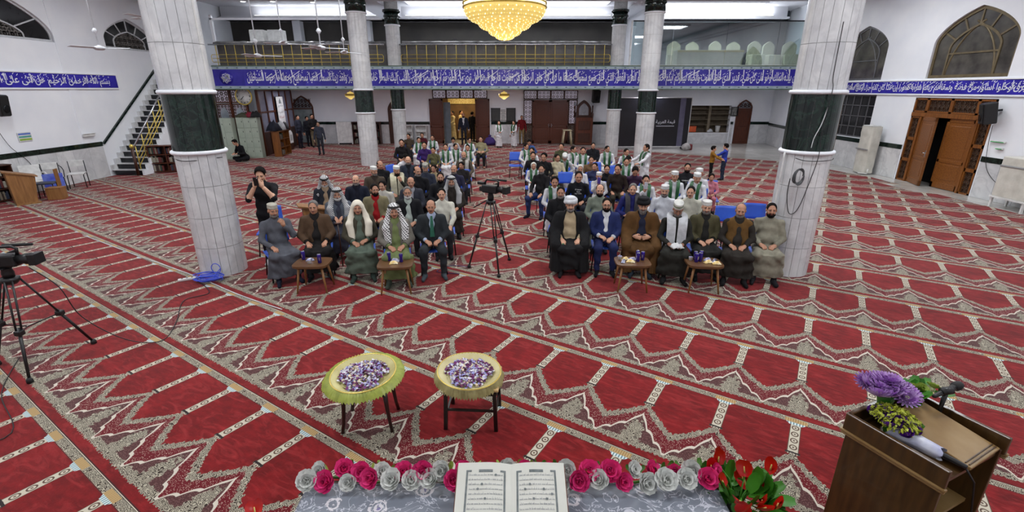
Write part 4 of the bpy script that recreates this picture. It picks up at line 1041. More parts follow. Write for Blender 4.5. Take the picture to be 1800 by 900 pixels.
for s in (-1, 1):
    nm = 'right' if s > 0 else 'left'
    cr = [(s * PW * i / 16, pz(i / 16)) for i in range(17)]
    mb = MB(); rows = [[(x, y, z) for x, z in cr] for y in (-PH / 2, PH / 2)]
    mb.sheet(rows if s > 0 else [r[::-1] for r in rows])
    for y in (-PH / 2, PH / 2):
        vs = [(x, y, z) for x, z in cr] + [(x, y, -0.026) for x, z in cr[::-1]]; mb.add(vs, [tuple(range(len(vs)))])
    x, z = cr[-1]; mb.add([(x, -PH / 2, z), (x, PH / 2, z), (x, PH / 2, -0.026), (x, -PH / 2, -0.026)], [(0, 1, 2, 3)])
    pg = mb.build('page_block', PAPER, t)
    def strip(mb, u0, u1, y0, y1, lift=0.0012):
        k = max(1, int(abs(u1 - u0) * 16)); q = []
        for i in range(k + 1):
            u = u0 + (u1 - u0) * i / k; q.append((s * PW * u, u))
        vs = [(x, y0, pz(u) + lift) for x, u in q] + [(x, y1, pz(u) + lift) for x, u in q]; n = k + 1
        mb.add(vs, [((i, i + 1, n + i + 1, n + i) if s > 0 else (n + i, n + i + 1, i + 1, i)) for i in range(k)])
    b = MB(); strip(b, 0.10, 0.135, -PH / 2, PH * 0.40); strip(b, 0.80, 0.835, -PH / 2, PH * 0.40)
    strip(b, 0.135, 0.2, PH * 0.375, PH * 0.40); strip(b, 0.735, 0.80, PH * 0.375, PH * 0.40); strip(b, 0.34, 0.60, PH * 0.37, PH * 0.405)
    b.build('page_border', INKD, pg)['kind'] = 'stuff'
    ln = MB(); r_ = random.Random(s + 5)
    for i in range(14):
        y = PH * 0.335 - i * 0.0235; u = 0.155
        while u < 0.775:
            w_ = min(r_.uniform(0.02, 0.07), 0.785 - u); strip(ln, u, u + w_, y - 0.0025, y + r_.uniform(0.001, 0.004)); 
            if r_.random() < 0.7: q = u + w_ * r_.random(); strip(ln, q, q + 0.006, y, y + r_.uniform(0.006, 0.011))
            u += w_ + r_.uniform(0.006, 0.014)
    ln.build('page_lettering', INK, pg)['kind'] = 'stuff'
    rs = MB()
    for i in range(9):
        u, y = r_.uniform(0.17, 0.76), PH * 0.335 - r_.randint(0, 13) * 0.0235
        rs.add([(s * PW * u + 0.0062 * math.cos(a), y + 0.0062 * math.sin(a), pz(u) + 0.0035) for a in [2 * PI * k / 10 for k in range(10)]], [tuple(range(10))])
    rs.build('verse_rosettes', INKD, pg)['kind'] = 'stuff'
# ---- red flowers beside the table
REDP = mat('red_spathe', (196, 22, 14), (160, 10, 8), 8, 0.3); BG = mat('bright_leaf', (70, 138, 34), (44, 104, 22), 8, 0.45); YEL = mat('yellow_spadix', (226, 214, 120), None, 8, 0.5)
def bouquet(loc, label, n, nl, R, seed, heads):
    t = empty('red_bouquet', loc, 0, label, 'flowers', 'red artificial flowers'); r_ = random.Random(seed)
    zb = 0.014 - loc[2]; MB().lathe([(0.001, zb), (0.10, zb), (0.105, zb + 0.03), (0.05, zb + 0.12), (0.04, zb + 0.3), (0.055, -0.30), (0.085, -0.05), (0.075, -0.04), (0.06, -0.25), (0.001, -0.28)], 20, cap=False).build('vase', mat('dark_vase', (44, 40, 38), None, 4, 0.3), t)
    lm = MB().sheet(petal_rows(0.13, 0.075, 0.18, 0.4)).mesh('leaf', BG); sm = MB().sheet(petal_rows(0.10, 0.085, 0.3, 0.6)).mesh('spathe', REDP); ym = MB().tube([(0, 0.02, 0.005), (0, 0.05, 0.03)], [0.005, 0.003], 6).mesh('spadix', YEL)
    for i in range(nl):
        a, e = r_.uniform(0, 2 * PI), r_.uniform(-0.2, 1.2); d = r_.uniform(0.2, 0.7) * R
        o = obj('leaf', lm, parent=t, loc=(d * math.cos(a), d * math.sin(a), r_.uniform(-0.04, 0.08))); o.rotation_euler = (e, r_.uniform(-.4, .4), a - PI / 2)
    for i in range(n):
        a = r_.uniform(0, 2 * PI); d = r_.uniform(0.3, 1.0) * R; z = r_.uniform(0.03, 0.14)
        MB().tube([(0, 0, -0.05), (d * 0.5 * math.cos(a), d * 0.5 * math.sin(a), z * 0.8), (d * math.cos(a), d * math.sin(a), z)], 0.004, 5).build('stalk', BG, t)
        o = obj('spathe', sm, parent=t, loc=(d * math.cos(a), d * math.sin(a), z)); o.rotation_euler = (r_.uniform(0.2, 1.0), r_.uniform(-.4, .4), a - PI / 2 + r_.uniform(-.6, .6)); obj('spadix', ym, parent=o)
bouquet((1.21, 1.97, 0.90), 'red anthurium flowers with bright green leaves at the right table corner', 16, 60, 0.2, 4, 0)
bouquet((-1.20, 1.74, 0.83), 'red flowers just showing at the left table corner', 8, 10, 0.14, 8, 0)
# ---- lectern at the right
LEC = mat('lectern_wood', (80, 55, 25), (54, 36, 16), 3, 0.32, stretch=(10, 10, 1.2), coat=0.2); LECT = mat('lectern_worn_top', (122, 92, 48), (150, 124, 84), 5, 0.3, detail=6)
t = empty('lectern', (2.442, 2.321, 0.012), math.radians(24), 'brown wooden lectern with a sloping reading board and tray top', 'lectern')
W_, D_, H_ = 0.60, 0.50, 1.12
for sx in (-1, 1): MB().bbox((sx * (W_ / 2 - 0.012), 0, H_ / 2 - 0.04), (0.024, D_, H_ - 0.08), 0.004).build('side_panel', LEC, t)
MB().bbox((0, D_ / 2 - 0.012, H_ / 2 - 0.04), (W_ - 0.05, 0.024, H_ - 0.08), 0.004).build('front_panel', LEC, t)
MB().box((0, 0, 0.03), (W_ - 0.05, D_ - 0.05, 0.03)).build('bottom_board', LEC, t); MB().box((0, 0.02, 0.62), (W_ - 0.05, D_ - 0.08, 0.022)).build('shelf', LECT, t); MB().box((0, 0, 1.0), (W_ - 0.05, D_ - 0.03, 0.022)).build('tray_floor', LEC, t)
for sx in (-1, 1):
    MB().bbox((sx * (W_ / 2 + 0.006), 0, 1.065), (0.03, D_ + 0.03, 0.115), 0.006).build('tray_side', LEC, t)
    MB().bbox((sx * (W_ / 2 + 0.016), 0, 1.005), (0.03, D_ + 0.05, 0.018), 0.006).build('moulding', LECT, t); MB().bbox((sx * (W_ / 2 + 0.012), 0, 0.985), (0.02, D_ + 0.04, 0.014), 0.005).build('moulding', LECT, t)
MB().bbox((0, D_ / 2 + 0.004, 1.065), (W_ + 0.02, 0.03, 0.115), 0.006).build('tray_front', LEC, t)
rb = MB(); rb.bbox((0, 0, 0), (0.34, 0.42, 0.022), 0.006); o = rb.build('reading_board', LECT, t, loc=(0.075, -0.05, 1.085), rot=(0.16, 0, 0.05))
for y in (-0.192, -0.175): MB().bbox((0, y, 0.013), (0.32, 0.008, 0.008), 0.003).build('book_lip', LEC, o)
MB().prism([(0.06 * math.cos(a) * 0.8, 0.018 * math.sin(a)) for a in [2 * PI * k / 16 for k in range(16)]], 1.012, 1.0135).build('cable_slot', BLACK, t, loc=(0.24, -0.14, 0))
LM = T(2.442, 2.321, 0.012) @ RZ(math.radians(24))
def lpos(x, y, z): return tuple(LM @ Vector((x, y, z)))
# flowers on the lectern
VIO = mat('violet_petal', (136, 48, 172), (206, 176, 222), 16, 0.55); VIOD = mat('deep_violet', (100, 34, 150), (72, 20, 120), 16, 0.55); LIME = mat('lime_sprig', (178, 184, 52), (136, 146, 32), 16, 0.55); CREAMF = mat('cream_flower', (224, 224, 190), (196, 204, 150), 16, 0.55)
def mum_mesh(R=0.075):
    mb = MB()
    for ring_, (n, L_, el) in enumerate(((10, 0.45, 1.2), (14, 0.75, 0.8), (18, 1.0, 0.4), (18, 1.1, 0.05))):
        for i in range(n): mb.sheet(petal_rows(L_ * R, R * 0.2, 0.5, 0.5, 4, 3), mi=0, M=RZ(2 * PI * i / n + ring_ * .2) @ RX(el))
    mb.lathe([(0.001, 0.03), (0.012, 0.028), (0.014, 0.015)], 8, 1, cap=False); return mb.mesh('blossom', [VIO, CREAMF])
mm = mum_mesh()
t = empty('purple_bouquet', lpos(-0.04, 0.215, 1.205), 0, 'bunch of purple and white chrysanthemums at the back of the lectern', 'flowers'); r_ = random.Random(1)
for i in range(15):
    a, d = 2.4 * i, 0.032 * math.sqrt(i); o = obj('blossom', mm, parent=t, loc=(d * math.cos(a), d * math.sin(a), 0.085 - d * 0.55)); o.rotation_euler = (-d * 5 * math.sin(a), d * 5 * math.cos(a), a)
MB().lathe([(0.02, -0.18), (0.04, -0.05), (0.06, 0.03)], 12).build('stems', BG, t)
t = empty('sprig_bouquet', lpos(-0.165, 0.085, 1.115), 0, 'bunch of lime sprigs and deep violet rosebuds on the lectern', 'flowers')
vm = rose_mesh(VIOD, 3, 0.034)
for i in range(16):
    a, d = 2.4 * i, 0.031 * math.sqrt(i); o = obj('rosebud', vm, parent=t, loc=(d * math.cos(a) * 0.85, d * math.sin(a), 0.06 - d * 0.4 + r_.uniform(-.008, .012))); o.rotation_euler = (-d * 5 * math.sin(a), d * 5 * math.cos(a), a)
sp = MB()
for i in range(700):
    a, d = r_.uniform(0, 6.3), 0.135 * math.sqrt(r_.random()); s = r_.uniform(0.009, 0.016); z = 0.096 - d * 0.42 + r_.uniform(-.015, .02)
    sp.add([(-s, 0, 0), (0, -s * .6, .3 * s), (s, 0, 0), (0, s * .6, .3 * s)], [(0, 1, 2, 3)], 0, True, T(d * math.cos(a) * 0.85, d * math.sin(a), z) @ Euler((r_.uniform(-1, 1), r_.uniform(-1, 1), a)).to_matrix().to_4x4())
sp.build('sprigs', LIME, t)['kind'] = 'stuff'
MB().lathe([(0.03, -0.10), (0.055, 0.0), (0.07, 0.02)], 12).build('stems', BG, t)
for i in range(5):
    o = obj('leaf', bpy.data.meshes['leaf'], parent=t, loc=(0.09, -0.04 + 0.03 * i, 0.0)); o.rotation_euler = (0.3, 0.2, -1.5 + 0.5 * i)
t = empty('cream_bouquet', lpos(0.19, 0.20, 1.13), 0.3, 'spray of cream and lime flowers with broad leaves behind the reading board', 'flowers')
cm = rose_mesh(CREAMF, 5, 0.03); lmn = rose_mesh(LEAFY, 6, 0.034); lf = MB().sheet(petal_rows(0.11, 0.06, 0.15, 0.5)).mesh('broad_leaf', BG)
for i in range(15): o = obj('blossom', (cm if i % 2 else lmn), parent=t, loc=(-0.15 + 0.3 * i / 14, r_.uniform(-.03, .03), 0.05 + r_.uniform(-.02, .03) - 0.02 * i / 14)); o.rotation_euler = (r_.uniform(-.5, .5), r_.uniform(-.5, .5), i)
for i in range(22): o = obj('leaf', lf, parent=t, loc=(-0.15 + 0.32 * r_.random(), r_.uniform(-.04, .03), r_.uniform(-0.01, .04))); o.rotation_euler = (r_.uniform(-.2, .7), r_.uniform(-.4, .4), r_.uniform(-2.8, -0.3))
# microphones
def mic(loc, rot, label, wrap=False, stand=False):
    t = empty('microphone', loc, 0, label, 'microphone', 'microphones on the lectern'); t.rotation_euler = rot
    MB().lathe([(0.010, -0.13), (0.013, -0.12), (0.017, 0.03), (0.020, 0.05)], 14).build('body', BLACK, t)
    MB().lathe([(0.018, 0.05), (0.027, 0.062), (0.029, 0.085), (0.024, 0.108), (0.010, 0.118)], 16).build('grille', RUBBER, t)
    if wrap:
        rows = []
        for i in range(9):
            u = i / 8; rows.append([(0.036 * (1 + 0.3 * u) * math.cos(a) + 0.004 * math.sin(5 * a + 3 * u), 0.036 * (1 + 0.3 * u) * math.sin(a), -0.02 + 0.24 * u + 0.012 * math.sin(3 * a)) for a in [2 * PI * k / 16 for k in range(17)]])
        MB().sheet(rows).build('tissue_wrap', mat('crumpled_tissue', (214, 216, 224), (150, 152, 186), 9, 0.5, bump=0.5, bscale=16), t)
    if stand: MB().tube([(0, -0.012, -0.02), (0, -0.05, -0.03), (0, -0.09, -0.05)], [0.02, 0.012, 0.010], 8).build('clip', BLACK, t)
    return t
mic(lpos(0.285, 0.06, 1.245), (PI / 2 - 0.12, 0, math.radians(-70) + PI), 'black handheld microphone on a short stand at the back of the lectern')
t = empty('microphone_stand', lpos(0.255, 0.055, 1.01), 0, 'short black gooseneck stand holding the microphone over the lectern', 'microphone stand')
MB().lathe([(0.04, 0.0), (0.038, 0.012), (0.012, 0.02)], 16).build('base', BLACK, t); MB().tube([(0, 0, 0.01), (0.004, 0.004, 0.12), (0.0, 0.0, 0.215)], [0.012, 0.011, 0.014], 8).build('neck', BLACK, t); MB().tube([(-0.03, 0, 0.235), (0.03, 0, 0.245)], 0.024, 10).build('clip', BLACK, t)
mic(lpos(-0.17, -0.14, 1.10), (-PI / 2 + 0.03, 0, math.radians(24 + 8)), 'microphone wrapped in white tissue lying in the lectern tray', wrap=True)
tag(MB().tube([lpos(-0.15, -0.26, 1.09), lpos(-0.1, -0.30, 1.0), lpos(-0.06, -0.34, 0.7), lpos(-0.1, -0.34, 0.3), lpos(-0.2, -0.36, 0.03)], 0.005, 6).build('microphone_cable', BLACK), 'black microphone cable hanging down the back of the lectern', 'cable')
# ---- camera tripods
def camcorder(t, M, big=True):
    def bl(nm, mb, m_=BLACK):
        o = mb.build(nm, m_, t); o.matrix_local = M; return o
    bl('body', MB().bbox((0, 0, 0.06), (0.105, 0.25, 0.12), 0.018)); bl('lens_barrel', MB().lathe([(0.042, 0), (0.045, 0.06), (0.052, 0.07), (0.055, 0.13), (0.045, 0.13), (0.04, 0.1)], 20, M=T(0, -0.12, 0.065) @ RX(PI / 2)))
    bl('lens_hood', MB().box((0, -0.27, 0.065), (0.13, 0.06, 0.10), taper=0.97)); bl('front_glass', MB().lathe([(0.04, 0), (0.001, 0.008)], 16, M=T(0, -0.245, 0.065) @ RX(PI / 2)), NIGHT)
    bl('carry_handle', MB().tube([(0, -0.13, 0.11), (0, -0.14, 0.17), (0, -0.10, 0.19), (0, 0.06, 0.19), (0, 0.09, 0.15), (0, 0.09, 0.11)], 0.014, 8)); bl('microphone', MB().tube([(0.05, -0.24, 0.19), (0.05, 0.0, 0.19)], 0.015, 8), RUBBER)
    bl('side_screen', MB().bbox((0.115, -0.01, 0.08), (0.12, 0.012, 0.08), 0.004)); bl('viewfinder', MB().bbox((0, 0.16, 0.13), (0.05, 0.12, 0.045), 0.01)); bl('battery', MB().bbox((0, 0.15, 0.05), (0.07, 0.06, 0.07), 0.01))
def tripod(x, y, feet, zb, label, clabel, camrot, screen=1):
    t = empty('tripod', (x, y, 0.012), 0, label, 'tripod', 'video tripods')
    for fx, fy in feet:
        fx -= x; fy -= y; d = Vector((fx, fy)).normalized(); sd = Vector((-d.y, d.x))
        lg = None
        top = Vector((d.x * 0.07, d.y * 0.07, zb - 0.03)); bot = Vector((fx, fy, 0.03)); mid = top.lerp(bot, 0.52)
        mb = MB()
        for s in (-1, 1): mb.tube([tuple(top + Vector((sd.x, sd.y, 0)) * 0.028 * s), tuple(mid + Vector((sd.x, sd.y, 0)) * 0.022 * s)], 0.010, 8)
        mb.tube([tuple(mid.lerp(top, 0.1)), tuple(bot)], [0.018, 0.014], 8); lg = mb.build('leg', BLACK, t)
        MB().bbox(tuple(mid), (0.07, 0.07, 0.06), 0.012).build('leg_lock', BLACK, lg); MB().lathe([(0.032, -0.02), (0.03, 0.012), (0.016, 0.03)], 12, M=T(*bot)).build('rubber_foot', RUBBER, lg)
        MB().tube([tuple(mid), (0, 0, mid.z - 0.05)], 0.007, 6).build('spreader_arm', BLACK, t)
    MB().lathe([(0.05, zb - 0.08), (0.085, zb - 0.04), (0.085, zb - 0.01), (0.06, zb)], 18).build('bowl', BLACK, t)
    MB().lathe([(0.05, zb), (0.055, zb + 0.05), (0.045, zb + 0.09), (0.05, zb + 0.1)], 16).build('fluid_head', BLACK, t); MB().bbox((0, 0, zb + 0.11), (0.08, 0.14, 0.02), 0.005).build('quick_plate', STEEL, t)
    cr = math.sin(camrot), math.cos(camrot)
    MB().tube([(0.03, 0, zb + 0.05), (0.03 + 0.45 * -cr[0] + 0.05, 0.42 * cr[1], zb - 0.18)], 0.010, 8).build('pan_handle', BLACK, t)
    c = empty('video_camera', (x, y, zb + 0.135), camrot, clabel, 'video camera', 'video cameras'); camcorder(c, Matrix.Scale(1.15, 4))
    return t
tripod(-5.47, 4.82, [(-5.89, 4.75), (-5.19, 4.40), (-5.20, 5.24)], 1.06, 'black video tripod at the left edge of the carpet', 'black video camera on the left tripod pointing right', math.radians(100))
tripod(-0.36, 7.92, [(-0.76, 7.92), (-0.22, 7.45), (-0.05, 8.3)], 1.22, 'black video tripod in the aisle between the two seated groups', 'black video camera on the aisle tripod', math.radians(60))
# ---- cables on the floor
def cable(pts, r, m_, label, cat='cable', name='floor_cable', grp=None):
    P = [Vector(p) for p in pts]; out = []
    for i in range(len(P) - 1):
        p0, p1, p2, p3 = P[max(i - 1, 0)], P[i], P[i + 1], P[min(i + 2, len(P) - 1)]
        for k in range(6):
            u = k / 6; out.append(tuple(0.5 * ((2 * p1) + (p2 - p0) * u + (2 * p0 - 5 * p1 + 4 * p2 - p3) * u * u + (3 * p1 - p0 - 3 * p2 + p3) * u ** 3)))
    out.append(tuple(P[-1])); return tag(MB().tube(out, r, 6).build(name, m_), label, cat, grp)
cable([(-5.3, 4.9, 1.15), (-5.1, 4.95, 0.9), (-5.0, 5.0, 0.5), (-4.7, 5.15, 0.12), (-4.4, 5.3, 0.02), (-4.55, 5.8, 0.02), (-4.9, 6.5, 0.02), (-4.7, 6.8, 0.02), (-5.2, 7.3, 0.02)], 0.006, BLACK, 'thin black cable running from the left camera across the carpet')
cable([(-5.8, 4.9, 0.02), (-5.3, 4.2, 0.02), (-4.6, 3.6, 0.02), (-4.9, 3.3, 0.02)], 0.005, BLACK, 'thin black cable under the left tripod')
WCAB = mat('white_cable', (214, 214, 216), None, 6, 0.5)
cable([(-9.3, 9.9, 0.02), (-7.2, 8.6, 0.02), (-5.4, 7.52, 0.02), (-4.2, 6.72, 0.02), (-3.3, 6.2, 0.02)], 0.008, WCAB, 'thin white cable following the carpet seam past the left column')
cable([(-0.75, 7.9, 0.03), (-1.1, 8.0, 0.02), (-1.3, 7.7, 0.02), (-0.9, 7.6, 0.02)], 0.006, mat('violet_cable', (70, 56, 110), None, 6, 0.5), 'dark violet cable lying at the foot of the aisle tripod')
BCAB = mat('blue_cable', (70, 92, 214), (52, 70, 190), 9, 0.45)
r_ = random.Random(5); pts = []
for i in range(150):
    a = i * 0.42; R = 0.15 + 0.05 * math.sin(i * 0.37) + r_.uniform(-.012, .012)
    pts.append((R * math.cos(a) * 1.25, R * math.sin(a) * 0.72, 0.015 + 0.0007 * i + r_.uniform(0, .015)))
for i in range(14): a = PI * 2 * i / 13; pts.append((0.1 + 0.075 * math.cos(a), 0.08, 0.20 + 0.085 * math.sin(a)))
o = MB().tube(pts, 0.007, 6).build('cable_coil', BCAB, loc=(-4.98, 7.27, 0.012)); tag(o, 'tangled coil of blue network cable at the foot of the left column', 'cable')
t = empty('power_strip', (-5.38, 7.33, 0.012), 0.5, 'white power strip lying left of the blue cable coil', 'power strip'); MB().bbox((0, 0, 0.02), (0.26, 0.06, 0.04), 0.01).build('body', WPLAS, t)
for k in range(3): MB().lathe([(0.016, 0.04), (0.016, 0.042)], 10, M=T(-0.07 + 0.07 * k, 0, 0)).build('socket', STEEL, t)
# coil and wires on the right column
CX, CY = 4.75, 7.82
def onc(a, z, d=0.0): return (CX + (0.372 + d) * math.cos(a), CY + (0.372 + d) * math.sin(a), z)
r_ = random.Random(6); pts = []
for i in range(130): a = i * 0.33; R = 0.085 + 0.012 * math.sin(i * .7); pts.append((CX - 0.30 + R * math.cos(a) * 0.9, CY - 0.40 - 0.0005 * i + r_.uniform(-.006, .006), 1.72 + R * 1.35 * math.sin(a)))
tag(MB().tube(pts, 0.006, 6).build('cable_coil', mat('grey_cable', (96, 98, 100), (70, 72, 76), 9, 0.5)), 'coil of grey cable hung on the right column', 'cable')
cable([onc(-1.75, 3.9, .01), onc(-1.72, 3.2, .01), onc(-1.7, 2.98, .06), onc(-1.72, 2.4, .02), onc(-1.7, 2.06, .06), onc(-1.75, 1.7, .01), onc(-2.0, 1.2, .01), onc(-2.3, 1.1, .012), onc(-2.5, 1.4, .02), onc(-2.48, 1.66, .04)], 0.006, BLACK, 'thin black cable running down the right column', name='column_cable')
cable([onc(-2.45, 1.98, .02), onc(-2.1, 1.95, .02), onc(-1.6, 1.95, .02), onc(-1.0, 1.96, .02), onc(-0.75, 1.98, .02)], 0.006, BLACK, 'black wire tied round the right column below the green band', name='column_wire')
cable([onc(-1.68, 2.75, .02), onc(-1.8, 2.5, .03), onc(-1.95, 2.3, .03), onc(-1.98, 2.15, .03)], 0.007, WCAB, 'short white wire hanging over the green band of the right column', name='column_wire')
cable([(CX - 0.40, CY - 0.1, 0.02), (CX - 0.405, CY - 0.1, 1.0), (CX - 0.40, CY - 0.1, 2.05)], 0.016, WPLAS, 'white conduit up the left side of the right column', 'conduit', 'conduit')
cable([(-5.04 - 0.39, 7.7, 1.98), (-5.04, 7.82 - 0.40, 1.95), (-5.04 + 0.39, 7.75, 1.97)], 0.006, BLACK, 'black wire tied round the left column below the green band', name='column_wire')
# ================================================================ furniture and fittings round the hall
# ---- chandeliers
CRY = emit('crystal_glow', (226, 198, 112), 0.62); CRB = emit('crystal_bright', (255, 244, 200), 1.5)
def chandelier(loc, R, label, light, rod, big=True):
    t = empty('chandelier', loc, 0, label, 'chandelier', 'crystal chandeliers')
    tiers = [(1.0, 0.0, 0.62, -0.34), (0.64, -0.34, 0.40, -0.50), (0.40, -0.50, 0.20, -0.64), (0.22, -0.64, 0.04, -0.72)]
    for i, (r0, z0, r1, z1) in enumerate(tiers):
        prof = []
        for k in range(7):
            u = k / 6; prof.append((R * (r0 + (r1 - r0) * (1 - math.cos(u * PI / 2))), R * (z0 + (z1 - z0) * math.sin(u * PI / 2))))
        o = MB().lathe(prof, 48, cap=False).build('crystal_bowl', CRY, t)
        if big:
            bd = MB()
            for k in range(6):
                r_, z_ = prof[k]; n = max(12, int(r_ * 2 * PI / 0.07))
                for j in range(n):
                    a = 2 * PI * (j + 0.5 * (k % 2)) / n; s = 0.020
                    c = ((r_ + 0.012) * math.cos(a), (r_ + 0.012) * math.sin(a), z_); ta = (-math.sin(a) * s, math.cos(a) * s)
                    bd.add([(c[0] + ta[0], c[1] + ta[1], c[2]), (c[0], c[1], c[2] + s), (c[0] - ta[0], c[1] - ta[1], c[2]), (c[0], c[1], c[2] - s), (c[0] + math.cos(a) * s * .7, c[1] + math.sin(a) * s * .7, c[2])], [(0, 1, 4), (1, 2, 4), (2, 3, 4), (3, 0, 4)], (j * 7 + k * 3) % 3 > 0)
            bd.build('crystal_drops', [CRB, CRY], t)['kind'] = 'stuff'
    for z in (0.0, 0.09, 0.2): MB().lathe([(R * 1.0, R * z - 0.02), (R * 1.03, R * z - 0.012), (R * 1.03, R * z + 0.012), (R * 1.0, R * z + 0.02)], 48, cap=False).build('gold_ring', GOLD, t)
    MB().lathe([(R * 0.99, 0), (R * 0.99, R * 0.2)], 48, cap=False).build('crystal_band', CRB, t)
    MB().lathe([(R * 0.99, R * 0.2), (R * 0.9, R * 0.24), (R * 0.58, R * 0.28), (R * 0.56, R * 0.5), (R * 0.2, R * 0.6), (R * 0.05, R * 0.7)], 40, cap=False).build('upper_crown', CRY, t)
    MB().tube([(0, 0, R * 0.6), (0, 0, rod)], 0.015, 8).build('chain', GOLD, t)
    d = bpy.data.lights.new('chandelier_bulb', 'POINT'); d.energy = light; d.color = (1.0, 0.88, 0.62); d.shadow_soft_size = R * 0.8
    l = bpy.data.objects.new('chandelier_bulb', d); COL.objects.link(l); l.location = (loc[0], loc[1], loc[2] - R * 0.95)
chandelier((-0.19, 14.0, 5.03), 1.08, 'large golden crystal chandelier hanging above the crowd', 60, 1.9)
chandelier((-0.39, 24.6, 2.72), 0.26, 'small lit golden chandelier under the balcony', 14, 0.28, False)
chandelier((-7.9, 24.6, 2.72), 0.26, 'small chandelier under the balcony by the far left column', 4, 0.28, False)
# ---- ceiling fans
FANW = mat('fan_white', (214, 216, 222), None, 5, 0.35)
blade_me = MB().bbox((0.36, 0, 0), (0.50, 0.13, 0.008), 0.004, M=RX(0.16)).mesh('blade', FANW)
def fan(x, y, z, a, label):
    t = empty('ceiling_fan', (x, y, z), a, label, 'ceiling fan', 'white ceiling fans')
    MB().tube([(0, 0, 0.06), (0, 0, ZC - z)], 0.014, 8).build('rod', FANW, t); MB().lathe([(0.02, 0.06), (0.045, 0.05), (0.11, 0.02), (0.12, -0.01), (0.08, -0.045), (0.02, -0.05)], 20).build('motor', FANW, t)
    MB().lathe([(0.02, 0.30), (0.06, 0.36), (0.02, 0.42)], 14).build('joint_cup', FANW, t); MB().lathe([(0.07, ZC - z - 0.02), (0.05, ZC - z - 0.1), (0.02, ZC - z - 0.12)], 14).build('canopy', FANW, t)
    for k in range(3):
        o = obj('blade', blade_me, parent=t, rot=(0, 0, 2 * PI * k / 3)); MB().box((0.13, 0, 0), (0.1, 0.03, 0.008)).build('blade_arm', STEEL, o)
fan(-9.55, 12.0, 3.90, 0.2, 'white ceiling fan before the left wall window'); fan(-9.02, 13.0, 4.67, 0.5, 'white ceiling fan half hidden behind the left column')
fan(-6.9, 14.0, 3.86, 0.4, 'white ceiling fan, lowest one before the balcony band'); fan(-7.5, 17.0, 4.43, 1.0, 'white ceiling fan, second from left before the railing')
fan(-4.5, 12.2, 3.92, 0.55, 'white ceiling fan with its blade pointing at the railing'); fan(-5.19, 16.0, 4.08, 0.9, 'white ceiling fan just left of the far left column')
for i, (x, y) in enumerate(((-12.4, 23.2), (-10.6, 22.6), (-9.6, 23.6), (-8.2, 22.6), (-12.6, 25), (-11.2, 25), (-9.4, 25.2), (-7.4, 25))):
    t = empty('downlight', (x, y, ZC), 0, 'round bright downlight in the left ceiling bay, %s row, %s from the left' % (('near', 'far')[i // 4], ('first', 'second', 'third', 'fourth')[i % 4]), 'downlight', 'downlights of the left ceiling bay')
    MB().lathe([(0.13, -0.03), (0.16, -0.02), (0.16, 0.0)], 20).build('trim_ring', WPLAS, t); MB().lathe([(0.001, -0.04), (0.10, -0.035), (0.13, -0.02)], 20, cap=False).build('bulb', emit('downlight_glow', (250, 252, 255), 9.0), t)
    d = bpy.data.lights.new('downlight_lamp', 'SPOT'); d.energy = 60; d.spot_size = 2.2; d.spot_blend = 0.8; d.shadow_soft_size = 0.12; d.color = (0.93, 0.96, 1.0)
    l = bpy.data.objects.new('downlight_lamp', d); COL.objects.link(l); l.location = (x, y, ZC - 0.08)
# ---- loudspeakers
def speaker(loc, rot, label, s=1.0):
    t = empty('loudspeaker', loc, 0, label, 'loudspeaker', 'black wall loudspeakers'); t.rotation_euler = rot
    MB().bbox((0, 0.02, 0), (0.36 * s, 0.30 * s, 0.58 * s), 0.03).build('cabinet', BLACK, t); MB().bbox((0, -0.14 * s, 0), (0.31 * s, 0.02, 0.52 * s), 0.008).build('grille', RUBBER, t)
    MB().lathe([(0.10 * s, 0), (0.11 * s, 0.012), (0.06 * s, 0.004)], 20, M=T(0, -0.15 * s, -0.08 * s) @ RX(PI / 2)).build('woofer_ring', STEEL, t); MB().box((0, 0.22 * s, 0.05), (0.05, 0.16, 0.05)).build('wall_bracket', STEEL, t)
speaker((XR - 0.30, 13.9, 2.36), (0.18, 0, -PI / 2 - 0.5), 'black loudspeaker on the right wall beside the double doors')
speaker((XL + 0.32, 14.02, 2.57), (0.1, 0, PI / 2 + 0.2), 'black loudspeaker at the left edge of the left wall')
speaker((4.72, YB - 0.32, 2.62), (0.18, 0, 0.1), 'black loudspeaker under the balcony by the tall pulpit', 1.15)
cable([(XR - 0.05, 13.9, 2.05), (XR - 0.05, 13.85, 1.5), (XR - 0.05, 13.7, 0.9), (XR - 0.06, 13.3, 0.55), (XR - 0.06, 12.9, 0.5)], 0.007, BLACK, 'black cable hanging below the right wall loudspeaker', name='wall_cable')
cable([(XL + 0.05, 14.0, 1.9), (XL + 0.05, 14.2, 1.4), (XL + 0.05, 14.6, 0.9), (XL + 0.05, 14.75, 0.3)], 0.007, BLACK, 'black cable on the left wall above the chairs', name='wall_cable')
